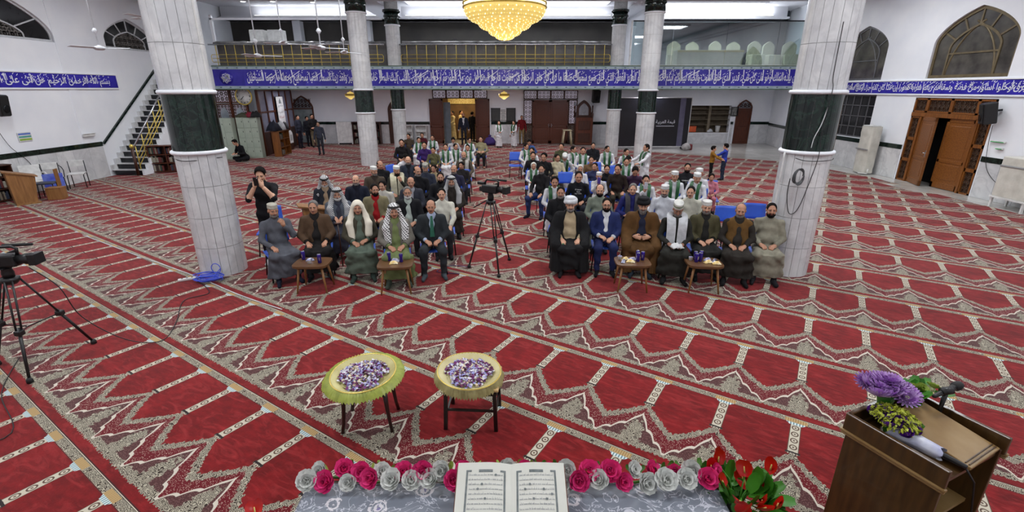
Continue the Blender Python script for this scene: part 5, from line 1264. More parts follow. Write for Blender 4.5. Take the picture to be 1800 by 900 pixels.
# ---- small wall fittings
t = empty('wall_notice', (XL + 0.02, 14.75, 1.65), PI / 2, 'small coloured notice on the left wall', 'notice'); MB().box((0, 0, 0), (0.42, 0.01, 0.26)).build('sheet', WPLAS, t)
for k, c in enumerate(((92, 120, 200), (90, 170, 160), (150, 190, 60))): MB().box((0, -0.007, 0.08 - 0.08 * k), (0.38, 0.004, 0.05)).build('printed_stripe', mat('notice_ink_%d' % k, c, None, 4, 0.6), t)
t = empty('wall_light_bar', (XL + 0.06, 16.95, 1.50), 0, 'white light bar on the left wall near the stairs', 'light bar'); MB().bbox((0, 0, 0), (0.08, 0.46, 0.09), 0.02).build('housing', WPLAS, t); MB().bbox((0.03, 0, 0.05), (0.06, 0.5, 0.015), 0.004).build('top_shade', WPLAS, t)
for z, w_ in ((1.62, 0.42), (1.44, 0.2)):
    t = empty('exit_light', (XR - 0.04, 13.6 if w_ > .3 else 13.5, z), 0, 'long green emergency light right of the double doors' if w_ > .3 else 'short green emergency light below the long one', 'emergency light'); MB().bbox((0, 0, 0), (0.06, w_, 0.05), 0.01).build('housing', WPLAS, t); MB().bbox((-0.035, 0, -0.01), (0.01, w_ * 0.9, 0.02), 0.003).build('green_lens', mat('green_lens', (70, 190, 110), None, 4, 0.3), t)
# ---- wrapped upright unit and covered cabinet by the right wall
WRAPW = mat('milky_wrap', (214, 212, 202), (188, 186, 176), 4, 0.3, bump=0.7, bscale=9)
t = empty('wrapped_air_conditioner', (XR - 0.38, 18.05, 0), PI / 2, 'tall floor air conditioner wrapped in milky plastic by the right wall', 'air conditioner')
MB().bbox((0, 0, 0.86), (0.56, 0.34, 1.68), 0.03).build('body', WPLAS, t)
rows = []; r_ = random.Random(8)
for i in range(15):
    z = 0.06 + 1.66 * i / 14; rows.append([((0.31 + r_.uniform(-.012, .012)) * (abs(math.cos(a)) ** 0.35) * math.copysign(1, math.cos(a)), (0.20 + r_.uniform(-.012, .012)) * (abs(math.sin(a)) ** 0.35) * math.copysign(1, math.sin(a)), z) for a in [2 * PI * k / 28 + 0.01 for k in range(28)]]); rows[-1].append(rows[-1][0])
MB().sheet(rows).build('plastic_wrap', WRAPW, t); MB().box((0, 0.02, 1.74), (0.5, 0.3, 0.03)).build('top_lid', WPLAS, t); MB().box((0, 0.22, 0.9), (0.64, 0.012, 0.05)).build('tape_band', mat('grey_tape', (150, 150, 150), None, 5, 0.4), t)
MB().tube([(-0.4, 0.1, 0.22), (-0.4, 0.1, 0.05), (-0.2, 0.3, 0.05)], 0.02, 8).build('drain_pipe', WPLAS, t)
t = empty('covered_cabinet', (XR - 0.42, 12.25, 0), PI / 2, 'plastic-covered unit on a white metal stand at the right edge', 'cabinet')
MB().bbox((0, 0, 0.82), (0.9, 0.5, 1.05), 0.03).build('body', WRAPW, t); MB().bbox((0, 0.0, 1.1), (0.93, 0.53, 0.06), 0.02).build('tie_band', mat('grey_tape', (150, 150, 150), None, 5, 0.4), t)
for sx in (-1, 1):
    for sy in (-1, 1): MB().box((sx * 0.42, sy * 0.22, 0.14), (0.05, 0.05, 0.28)).build('leg', WPLAS, t)
MB().box((0, 0.0, 0.28), (0.95, 0.55, 0.04)).build('stand_top', WPLAS, t)
# ---- furniture by the left wall
def shelf_unit(name, loc, rz, w_, h, d, nsh, m_, label, cat='bookcase', cols=1):
    t = empty(name, loc, rz, label, cat)
    for sx in (-1, 1): MB().box((sx * (w_ / 2 - 0.012), 0, h / 2), (0.024, d, h)).build('side', m_, t)
    for k in range(nsh + 1): MB().box((0, 0, 0.04 + (h - 0.06) * k / nsh), (w_ - 0.05, d - 0.02, 0.022)).build('shelf', m_, t)
    MB().box((0, d / 2 - 0.008, h / 2), (w_ - 0.05, 0.014, h - 0.02)).build('back', m_, t); MB().box((0, 0, h - 0.01), (w_ + 0.03, d + 0.02, 0.025)).build('top', m_, t)
    for k in range(1, cols): MB().box((-w_ / 2 + w_ * k / cols, 0, h / 2), (0.022, d - 0.03, h - 0.06)).build('divider', m_, t)
    return t
BOOKC = [mat('book_%d' % i, c, None, 9, 0.6) for i, c in enumerate(((60, 44, 38), (130, 120, 104), (44, 52, 72), (96, 40, 38), (150, 146, 132), (40, 62, 52)))]
book_me = [MB().bbox((0, 0, 0.5), (1, 1, 1), 0.06).mesh('book', m_) for m_ in BOOKC]
nbk = [0]
def books(t, x0, x1, z, d, n, where, r_, hmax=0.26):
    """separate books standing on a shelf, in the frame of unit t"""
    x = x0; mw = Matrix.Translation(t.location) @ RZ(t.rotation_euler[2])
    for i in range(n):
        w_ = r_.uniform(0.035, 0.07); h = r_.uniform(0.17, hmax)
        if x + w_ > x1: break
        o = obj('book', r_.choice(book_me)); p = mw @ Vector((x + w_ / 2, -0.02, z)); o.location = p; o.rotation_euler = (0, 0, t.rotation_euler[2]); o.scale = (w_ * 0.94, d, h)
        tag(o, 'small bound book standing in the ' + where, 'book', 'books in the ' + where); x += w_
r_ = random.Random(21)
t = shelf_unit('bookcase', (-13.05, 18.3, 0.012), 0.3, 1.15, 1.0, 0.32, 3, WOODR, 'low reddish wooden bookcase beside the stair foot', cols=2)
for z in (0.06, 0.38, 0.70): books(t, -0.58, -0.05, z, 0.2, 8, 'low bookcase beside the stairs', r_); books(t, 0.03, 0.55, z, 0.2, 7, 'low bookcase beside the stairs', r_)
t = shelf_unit('bookcase', (-14.35, 13.1, 0.012), 1.35, 0.9, 1.0, 0.32, 3, WOODD, 'dark bookcase at the left edge of the photo')
for z in (0.06, 0.38, 0.70): books(t, -0.4, 0.38, z, 0.2, 12, 'dark bookcase at the left edge', r_)
t = empty('small_lectern', (-13.45, 13.0, 0.012), 0.9, 'small brown wooden lectern by the left wall', 'lectern')
MB().prism([(-0.25, 0), (0.18, 0), (0.28, 0.72), (-0.28, 0.88)], -0.22, 0.22, M=frame((0, 0, 0), (1, 0, 0), (0, 0, 1))).build('body', WOODL, t); MB().bar((-0.33, 0, 0.91), (0.33, 0, 0.73), 0.5, 0.03, up=(0, 0, 1)).build('top_board', WOODL, t); MB().box((0, 0, 0.02), (0.5, 0.5, 0.04)).build('base', WOODL, t)
t = empty('plastic_chair', (-14.15, 14.1, 0.012), 1.0, 'white plastic armchair by the left wall', 'chair')
MB().bbox((0, 0, 0.42), (0.46, 0.44, 0.03), 0.012).build('seat', WPLAS, t); MB().bar((0, 0.21, 0.42), (0, 0.30, 0.86), 0.46, 0.025, up=(0, 1, 0)).build('backrest', WPLAS, t)
for sx in (-1, 1):
    MB().tube([(sx * 0.25, 0.24, 0.62), (sx * 0.26, 0, 0.64), (sx * 0.25, -0.2, 0.60), (sx * 0.24, -0.22, 0.4)], 0.022, 8).build('armrest', WPLAS, t)
    for sy in (-1, 1): MB().tube([(sx * 0.21, sy * 0.19, 0.42), (sx * 0.25, sy * 0.24, 0.0)], [0.028, 0.02], 8).build('leg', WPLAS, t)
def tube_chair(loc, rz, label, seatm, arms, frm):
    t = empty('tubular_chair', loc, rz, label, 'chair'); MB().bbox((0, 0, 0.44), (0.42, 0.42, 0.035), 0.012).build('seat', seatm, t); MB().bbox((0, 0.215, 0.74), (0.40, 0.025, 0.20), 0.01).build('backrest', seatm, t)
    for sx in (-1, 1): MB().tube([(sx * 0.2, 0.21, 0.82), (sx * 0.2, 0.20, 0.44), (sx * 0.2, 0.2, 0.0)] , 0.013, 8).build('leg', frm, t); MB().tube([(sx * 0.2, 0.19, 0.44), (sx * 0.2, -0.16, 0.44), (sx * 0.2, -0.21, 0.38), (sx * 0.21, -0.22, 0.0)], 0.013, 8).build('leg', frm, t)
    if arms:
        for sx in (-1, 1): MB().tube([(sx * 0.22, 0.2, 0.74), (sx * 0.24, 0.0, 0.70), (sx * 0.24, -0.2, 0.62), (sx * 0.22, -0.21, 0.42)], 0.012, 8).build('armrest', frm, t)
tube_chair((-13.95, 15.3, 0.012), 0.5, 'white seated metal chair nearest the stairs', WPLAS, False, STEEL)
tube_chair((-14.2, 14.75, 0.012), 0.9, 'grey tubular armchair with a white seat by the left wall', WPLAS, True, STEEL)
t = empty('wooden_box', (-13.1, 13.55, 0.012), 0.35, 'plain brown wooden box on the carpet by the left wall', 'box'); MB().bbox((0, 0, 0.16), (0.36, 0.30, 0.32), 0.008).build('body', WOODL, t); MB().box((0, 0, 0.33), (0.38, 0.32, 0.02)).build('lid', WOODL, t)
t = empty('dark_cushion_stool', (-13.5, 13.75, 0.012), 0.4, 'low stool with a dark cushion and an upright board', 'stool'); MB().bbox((0, 0, 0.42), (0.42, 0.34, 0.05), 0.02).build('cushion', mat('slate_cushion', (66, 70, 86), None, 8, 0.7), t); MB().box((0.24, 0.1, 0.55), (0.03, 0.2, 0.5)).build('upright_board', WOODL, t)
for sx in (-1, 1):
    for sy in (-1, 1): MB().tube([(sx * 0.17, sy * 0.13, 0.4), (sx * 0.19, sy * 0.15, 0)], 0.014, 6).build('leg', STEEL, t)
t = empty('blue_poster', (-13.75, 14.25, 0.2), 0.8, 'blue printed board leaning behind the box', 'poster'); MB().box((0, 0, 0.22), (0.46, 0.02, 0.4)).build('board', mat('blue_print', (50, 66, 190), (120, 140, 220), 5, 0.4), t); MB().box((0, 0.06, -0.09), (0.3, 0.1, 0.2)).build('prop_foot', WOODD, t)
# ---- lockers, partition screen, clock, banner
LOCK = mat('pale_green_metal', (176, 186, 172), (160, 172, 158), 3, 0.4)
def locker(x, y, rz, w_, h, nx, nz, label):
    t = empty('locker', (x, y, 0.012), rz, label, 'locker', 'pale green lockers'); MB().box((0, 0.2, h / 2), (w_, 0.4, h)).build('carcass', LOCK, t)
    dm = MB().bbox((0, 0, 0), (w_ / nx - 0.012, 0.02, (h - 0.06) / nz - 0.012), 0.004).mesh('locker_door', LOCK); hm = MB().bbox((0, -0.016, 0), (0.018, 0.014, 0.07), 0.003).mesh('handle', STEEL)
    for i in range(nx):
        for j in range(nz):
            o = obj('locker_door', dm, parent=t, loc=(-w_ / 2 + w_ / nx * (i + 0.5), -0.01, 0.04 + (h - 0.06) / nz * (j + 0.5))); obj('handle', hm, parent=o, loc=(w_ / nx * 0.3, 0, 0.05))
locker(-12.88, 21.75, 0.12, 0.98, 1.78, 3, 3, 'pale green locker, left one beside the big column'); locker(-11.92, 22.2, 0.12, 0.9, 1.80, 3, 4, 'pale green locker, right one with clothes on top')
t = empty('wooden_screen', (-12.95, 22.75, 0), 0.0, 'carved wooden lattice screen with the round clock on it', 'screen')
Mx = frame((0, 0, 0), (1, 0, 0), (0, 0, 1))
for i in range(3):
    a = -1.25 + 0.72 * i; lat_panel(t, a, a + 0.7, 2.42, 2.98, Mx, WOODR, LATB, 0.0, 0.2, (LITP, -0.05), 0.013)
    lat_panel(t, a, a + 0.7, 1.72, 2.38, Mx, WOODR, LATB, 0.0, 0.14, (LITP, -0.05), 0.012); MB().prism(arch(a + 0.18, a + 0.52, 1.74, 1.95, 2.22), 0.01, 0.05, M=Mx).build('pointed_opening', LITG, t)
    MB().box((a + 0.35, 0.0, 0.86), (0.7, 0.05, 1.7)).build('lower_board', WOODR, t)
for i in range(4): MB().box((-1.26 + 0.72 * i, -0.02, 1.5), (0.07, 0.12, 2.96)).build('post', WOODR, t)
# receding glazed partition
MP = frame((-11.62, 22.9, 0), (-0.6, 5.4, 0), (0, 0, 1))
t = empty('glazed_partition', (-11.62, 22.9, 0), 0, 'tall brown glazed partition running back under the balcony', 'partition')
inv = Matrix.Translation((11.62, -22.9, 0)) @ MP
for i in range(6):
    MB().box((0.93 * i, 1.49, 0), (0.10, 2.96, 0.12), M=inv).build('post', WOODR, t)
    if i < 5:
        MB().box((0.93 * i + 0.465, 2.45, 0), (0.83, 0.96, 0.02), M=inv).build('pane', mat('milky_glass', (150, 152, 170), (120, 124, 146), 2, 0.25), t); MB().box((0.93 * i + 0.465, 1.5, 0), (0.83, 0.86, 0.02), M=inv).build('pane', mat('milky_glass', (150, 152, 170)), t)
        MB().box((0.93 * i + 0.465, 0.52, 0), (0.83, 1.02, 0.04), M=inv).build('lower_board', WOODD, t)
for z in (1.98, 1.05, 2.95): MB().box((2.33, z, 0), (4.7, 0.07, 0.1), M=inv).build('rail', WOODR, t)
t = empty('wall_clock', (-12.05, 22.58, 2.70), 0, 'large round wall clock with a gold rim on the wooden screen', 'clock')
CF = RX(PI / 2)
MB().lathe([(0.36, -0.02), (0.385, 0.01), (0.385, 0.03), (0.36, 0.045), (0.335, 0.03)], 40, M=CF, cap=False).build('rim', GOLD, t); MB().lathe([(0.35, -0.03), (0.35, 0.0)], 40, M=CF).build('case', WOODL, t); MB().lathe([(0.345, 0.0), (0.345, 0.012)], 40, M=CF).build('dial', WPLAS, t)
for k in range(12): a = PI / 6 * k; MB().box((0.28 * math.sin(a), -0.016, 0.28 * math.cos(a)), (0.02, 0.006, 0.05) if k % 3 else (0.03, 0.006, 0.07)).build('hour_mark', BLACK, t)
for a, l, w_ in ((math.radians(222), 0.17, 0.022), (math.radians(38 * 6), 0.25, 0.014)): MB().bar((0, -0.022, 0), (l * math.sin(a), -0.022, l * math.cos(a)), w_, 0.006, up=(0, 1, 0)).build('clock_hand', BLACK, t)
t = empty('hanging_banner', (-11.82, 25.3, 1.9), math.atan2(5.4, -0.6), 'white hanging banner with red and black lettering on the partition', 'banner')
MB().box((0, -0.08, 0), (0.95, 0.01, 1.5)).build('sheet', WPLAS, t); MB().tube([(-0.5, -0.08, 0.76), (0.5, -0.08, 0.76)], 0.015, 8).build('rod', STEEL, t)
MB().prism([(-0.18, 0.42), (0.18, 0.42), (0.12, 0.55), (0, 0.68), (-0.12, 0.55)], 0, 0.004, M=T(0, -0.086, 0) @ RX(PI / 2)).build('dome_emblem', INKD, t)
for z, h, m_ in ((0.30, 0.12, 0), (0.02, 0.16, 0), (-0.24, 0.15, 1), (-0.50, 0.12, 0), (-0.67, 0.08, 0)):
    o = write('lettering', shape_ar(('جامع', 'الحسينية', 'المباركة', 'أهلا', 'مرحبا')[int((0.3 - z) * 5) % 5]), 0.7, h, (mat('banner_red', (170, 40, 44), None, 5, 0.6) if m_ else BLACK), t, Matrix()); o.matrix_local = T(0, -0.088, z) @ RX(PI / 2); o['kind'] = 'stuff'
t = shelf_unit('bookcase', (-11.0, 23.3, 0.012), PI / 2 + 0.09, 1.3, 1.15, 0.34, 3, WOODM, 'honey wood bookcase at the end of the lockers', cols=2)
for z in (0.06, 0.42, 0.78): books(t, -0.6, 0.1, z, 0.2, 9, 'honey bookcase by the lockers', r_)
for x, y, lb in ((-11.75, 25.0, 'white pointed notice board, nearer one at the partition'), (-11.8, 25.5, 'white pointed notice board, farther one at the partition')):
    o = MB().prism(arch(-0.2, 0.2, 0.35, 0.8, 1.0), -0.015, 0.015, M=frame((0, 0, 0), (0, 1, 0), (0, 0, 1))).build('notice_stand', WPLAS, loc=(x + 0.28, y, 0)); tag(o, lb, 'notice', 'pointed notices by the partition')
    f = MB(); f.box((0, 0, 0.17), (0.04, 0.3, 0.34)); f.build('foot', WOODD, o); MB().box((0.02, 0, 0.62), (0.006, 0.22, 0.3)).build('printed_lines', INK, o)
# clothes piled on the lockers
def cloth_heap(loc, sx, sy, sz, m_, label, seed, name='folded_coat'):
    r_ = random.Random(seed); rows = []
    for i in range(9):
        u = i / 8; rows.append([((u - 0.5) * 2 * sx, (j / 8 - 0.5) * 2 * sy, max(0.0, sz * math.sin(PI * u) ** 0.4 * math.sin(PI * j / 8) ** 0.4 * (0.8 + 0.25 * math.sin(i * 2.1 + seed) * math.cos(j * 1.7)) + r_.uniform(-.02, .02))) for j in range(9)])
    o = MB().sheet(rows).build(name, m_, loc=loc, rot=(0, 0, r_.uniform(-.4, .4))); sd = o.modifiers.new('thick', 'SOLIDIFY'); sd.thickness = 0.01; tag(o, label, 'clothing', 'coats piled on the lockers'); return o
cloth_heap((-12.1, 22.35, 1.81), 0.28, 0.2, 0.22, mat('olive_cloth', (70, 72, 54), None, 8, 0.85), 'olive coat at the left of the pile on the lockers', 1); cloth_heap((-11.8, 22.35, 1.81), 0.2, 0.18, 0.26, mat('crimson_cloth', (130, 22, 46), None, 8, 0.85), 'crimson garment in the pile on the lockers', 2); cloth_heap((-11.55, 22.38, 1.81), 0.22, 0.2, 0.28, mat('black_cloth', (22, 22, 26), None, 8, 0.85), 'black coat at the right of the pile on the lockers', 3)
cloth_heap((-11.05, 22.85, 1.18), 0.22, 0.3, 0.5, mat('navy_cloth', (26, 30, 48), None, 8, 0.85), 'navy coats heaped on the honey bookcase', 4); cloth_heap((-11.0, 23.45, 1.18), 0.2, 0.25, 0.42, mat('white_cloth', (200, 202, 208), None, 8, 0.85), 'white garment lying on the honey bookcase', 5); cloth_heap((-10.98, 23.8, 1.18), 0.18, 0.2, 0.36, mat('dark_bag_cloth', (30, 28, 34), None, 8, 0.7), 'dark bag at the far end of the honey bookcase', 6, 'bag')
# ---- along the back wall
def flat(name, x, z, w_, h, m_, label, cat, fr=None, y=YB - 0.05):
    t = empty(name, (x, y, z), 0, label, cat)
    if fr:
        f = MB()
        for a, b, c, d in ((0, h / 2, w_ + 0.06, 0.04), (0, -h / 2, w_ + 0.06, 0.04), (w_ / 2, 0, 0.04, h), (-w_ / 2, 0, 0.04, h)): f.box((a, -0.01, b), (c, 0.04, d))
        f.build('frame', fr, t)
    MB().box((0, 0, 0), (w_, 0.02, h)).build('panel', m_, t); return t
def lines(t, w_, h, n, m_, seed):
    mb = MB(); r_ = random.Random(seed)
    for i in range(n): mb.box((r_.uniform(-.04, .04) * w_, -0.014, h / 2 - h * (i + 0.5) / n), (w_ * r_.uniform(0.5, 0.9), 0.004, h / n * 0.4))
    o = mb.build('printed_lines', m_, t); o['kind'] = 'stuff'
BOARD = mat('dark_notice_board', (58, 60, 60), (44, 46, 46), 5, 0.5)
flat('notice_board', -0.94, 1.62, 0.48, 0.70, BOARD, 'dark notice board left of the white notice by the doors', 'notice board', STEEL); flat('notice_board', -0.06, 1.62, 0.48, 0.70, BOARD, 'dark notice board right of the white notice by the doors', 'notice board', STEEL)
lines(flat('wall_notice', -0.5, 1.6, 0.34, 0.62, WPLAS, 'white notice between two dark notice boards', 'notice'), 0.34, 0.62, 9, INKD, 3)
t = flat('wall_picture', 12.72, 1.80, 0.36, 0.46, mat('picture_paper', (150, 150, 146), (60, 60, 60), 9, 0.5), 'small dark framed picture beside the arched door', 'picture', BLACK)
# black backdrop banner
t = empty('backdrop_banner', (7.1, 25.6, 0.012), 0.03, 'large black backdrop banner with a pale stripe behind the far column', 'banner')
NAVY = mat('black_vinyl', (24, 25, 34), (18, 19, 26), 3, 0.35); MB().box((0, 0, 1.36), (4.2, 0.02, 2.42)).build('vinyl_sheet', NAVY, t); MB().box((1.68, -0.013, 1.36), (0.28, 0.004, 2.42)).build('pale_stripe', mat('lilac_stripe', (104, 102, 124), (84, 82, 108), 3, 0.4), t)
f = MB()
for a, b, c, d in ((0, 0.14, 4.26, 0.03), (0, 2.58, 4.26, 0.03), (-2.12, 1.36, 0.03, 2.46), (2.12, 1.36, 0.03, 2.46)): f.box((a, 0.005, b), (c, 0.04, d))
f.build('frame', WPLAS, t)
for sx in (-1, 1): MB().box((sx * 1.9, 0.02, 0.07), (0.08, 0.5, 0.14)).build('foot', STEEL, t)
o = write('lettering', shape_ar('قيمة العربية'), 1.0, 0.22, LETTER, t, Matrix()); o.matrix_local = T(0.85, -0.015, 1.38) @ RX(PI / 2); o['kind'] = 'stuff'
MB().box((0.85, -0.014, 1.18), (0.95, 0.004, 0.025)).build('underline', LETTER, t)
o = MB(); o.lathe([(0.001, 0), (0.16, 0.03), (0.24, 0.14), (0.2, 0.28), (0.08, 0.36), (0.001, 0.38)], 20, 0, cap=False)
o = o.build('sports_bag', mat('grey_white_nylon', (176, 172, 170), (110, 106, 106), 4, 0.6), loc=(9.0, 25.1, 0.012)); tag(o, 'white and red bag on the floor at the right end of the backdrop', 'bag'); MB().bbox((0.2, 0, 0.17), (0.16, 0.3, 0.3), 0.05).build('red_side', mat('maroon_nylon', (110, 36, 40), None, 5, 0.6), o)
# wall niche shelves
t = empty('wall_shelves', (11.3, YB + 0.2, 0.62), 0, 'built-in wooden shelves sunk in the back wall on the right', 'shelves'); OLDW = mat('aged_board', (120, 108, 88), (92, 82, 66), 4, 0.7)
for z in (0.0, 0.42, 0.72, 1.02, 1.3): MB().box((0, 0, z + 0.012), (2.46, 0.34, 0.024)).build('shelf', OLDW, t)
MB().box((0.05, 0, 0.75), (0.14, 0.36, 1.48)).build('divider', OLDW, t)
t = empty('orange_crate', (10.42, YB + 0.12, 0.645), 0, 'orange plastic crate on the lowest wall shelf', 'crate'); MB().bbox((0, 0, 0.16), (0.5, 0.26, 0.3), 0.02).build('body', mat('orange_plastic', (214, 92, 40), (190, 72, 30), 5, 0.5), t); MB().bbox((0, 0, 0.32), (0.54, 0.3, 0.03), 0.01).build('rim', mat('orange_plastic', (214, 92, 40)), t)
t = empty('white_bucket', (11.95, YB + 0.14, 0.645), 0, 'white bucket on the lowest wall shelf', 'bucket'); MB().lathe([(0.11, 0), (0.14, 0.32), (0.15, 0.33), (0.15, 0.35)], 18).build('body', WPLAS, t); MB().tube([(0.14 * math.cos(a), 0, 0.33 + 0.1 * math.sin(a)) for a in [PI * k / 10 for k in range(11)]], 0.005, 5).build('handle', STEEL, t)
cloth_heap((11.5, YB + 0.08, 0.645), 0.2, 0.08, 0.2, mat('white_cloth', (200, 202, 208)), 'crumpled white bag on the lowest wall shelf', 12, 'plastic_bag')
# tall pulpit chair
t = empty('pulpit', (4.05, YB - 0.55, 0.012), 0, 'tall dark carved pulpit with a mirrored crest beside the closed doors', 'pulpit')
MB().bbox((0, 0, 0.75), (0.95, 0.7, 1.5), 0.02).build('body', WOODR, t)
for z in (0.4, 1.08): MB().bbox((0, -0.36, z), (0.66, 0.03, 0.5), 0.02).build('carved_panel', WOODD, t)
MB().prism(arch(-0.42, 0.42, 1.5, 1.9, 2.42), -0.06, 0.06, M=frame((0, 0.2, 0), (1, 0, 0), (0, 0, 1))).build('back_crest', WOODD, t); MB().prism(arch(-0.27, 0.27, 1.6, 1.9, 2.25), 0.06, 0.075, M=frame((0, 0.2, 0), (1, 0, 0), (0, 0, 1))).build('mirror', CHROME, t)
for sx in (-1, 1):
    MB().tube([(sx * 0.5, 0.2, 1.5), (sx * 0.5, 0.2, 2.15)], 0.04, 10).build('side_post', WOODD, t); MB().lathe([(0.02, 2.1), (0.07, 2.15), (0.075, 2.2), (0.03, 2.28)], 14, M=T(sx * 0.5, 0.2, 0)).build('globe', LITG, t)
    MB().bbox((sx * 0.44, -0.1, 1.62), (0.07, 0.6, 0.25), 0.02).build('arm', WOODD, t)
t = empty('plastic_stool', (3.1, YB - 0.9, 0.012), 0, 'pale plastic stool beside the closed double doors', 'stool'); MB().bbox((0, 0, 0.82), (0.5, 0.5, 0.05), 0.02).build('seat', mat('cream_plastic', (196, 184, 150), None, 5, 0.5), t)
for sx in (-1, 1):
    for sy in (-1, 1): MB().tube([(sx * 0.17, sy * 0.17, 0.8), (sx * 0.26, sy * 0.26, 0)], [0.05, 0.04], 8).build('leg', mat('cream_plastic', (196, 184, 150)), t)
t = shelf_unit('green_shelf', (-8.3, YB - 0.32, 0), 0, 1.55, 1.25, 0.4, 3, WOODD, 'dark shelf of green bound books by the far left column', cols=2)
for z in (0.06, 0.45, 0.85): books(t, -0.72, -0.05, z, 0.24, 11, 'dark shelf under the far balcony', r_); books(t, 0.03, 0.7, z, 0.24, 11, 'dark shelf under the far balcony', r_)
t = empty('white_screen_board', (-9.55, YB - 0.5, 0.012), 0.1, 'white folding board with a small stand beside the green book shelf', 'board'); MB().bbox((0, 0, 0.62), (0.85, 0.03, 1.24), 0.01).build('board', WPLAS, t); MB().box((0, 0.1, 0.04), (0.7, 0.3, 0.08)).build('foot', STEEL, t)
for x, lb in ((-6.0, 'small white rack left of the open doorway, nearer the column'), (-5.2, 'small white rack just left of the open doorway')):
    t = shelf_unit('white_rack', (x, YB - 0.3, 0.012), 0, 0.62, 1.05, 0.34, 3, WPLAS, lb, 'rack')
# ---- covered chairs and table in the glass gallery
CREAM = mat('cream_cover', (196, 192, 168), (176, 172, 150), 5, 0.7, bump=0.3, bscale=14)
for i, x in enumerate((7.5, 8.5, 9.5, 10.4, 11.3, 12.15, 12.9)):
    t = empty('covered_chair', (x, 24.0 + 0.3 * (i % 2), 3.91), PI + 0.2 * ((i % 3) - 1), 'cream covered chair in the glass gallery, %s from the left' % ('first', 'second', 'third', 'fourth', 'fifth', 'sixth', 'seventh')[i], 'chair', 'covered chairs in the gallery')
    MB().prism(arch(-0.3, 0.3, 0.4, 0.95, 1.2), -0.05, 0.05, M=frame((0, -0.2, 0), (1, 0, 0), (0, 0, 1))).build('backrest_cover', CREAM, t); MB().bbox((0, 0.08, 0.3), (0.62, 0.6, 0.6), 0.05).build('seat_cover', CREAM, t)
t = empty('gallery_table', (8.7, 22.95, 3.91), 0, 'long covered table with gold fringe in the glass gallery', 'table'); MB().bbox((0, 0, 0.36), (2.9, 0.6, 0.7), 0.02).build('cover', CREAM, t)
fr = MB()
for i in range(70): fr.box((-1.44 + 2.88 * i / 69, -0.31, 0.66), (0.025, 0.02, 0.08))
fr.build('gold_fringe', GOLD, t)['kind'] = 'stuff'
for x, lb in ((-11.9, 'white cabinet in the dark gallery, left one'), (-11.05, 'white cabinet in the dark gallery, right one')):
    t = empty('gallery_cabinet', (x, 24.6, 3.91), 0, lb, 'cabinet'); MB().bbox((0, 0, 0.85), (0.66, 0.5, 1.7), 0.02).build('body', WPLAS, t)
    for k in range(2): MB().bbox((-0.165 + 0.33 * k, -0.26, 0.85), (0.31, 0.02, 1.6), 0.006).build('door', WPLAS, t)
for x in (-2.9, 2.4):
    t = empty('roof_truss_frame', (x, 26.5, 3.91), 0, 'dark folded frame in the gallery left of the chandelier' if x < 0 else 'dark folded frame in the gallery right of the chandelier', 'frame')
    MB().bar((-0.55, 0, 1.2), (0, 0, 1.5), 0.06, 0.06).build('left_arm', BLACK, t); MB().bar((0.55, 0, 1.2), (0, 0, 1.5), 0.06, 0.06).build('right_arm', BLACK, t); MB().box((0, 0, 0.75), (0.06, 0.06, 1.5)).build('post', BLACK, t)
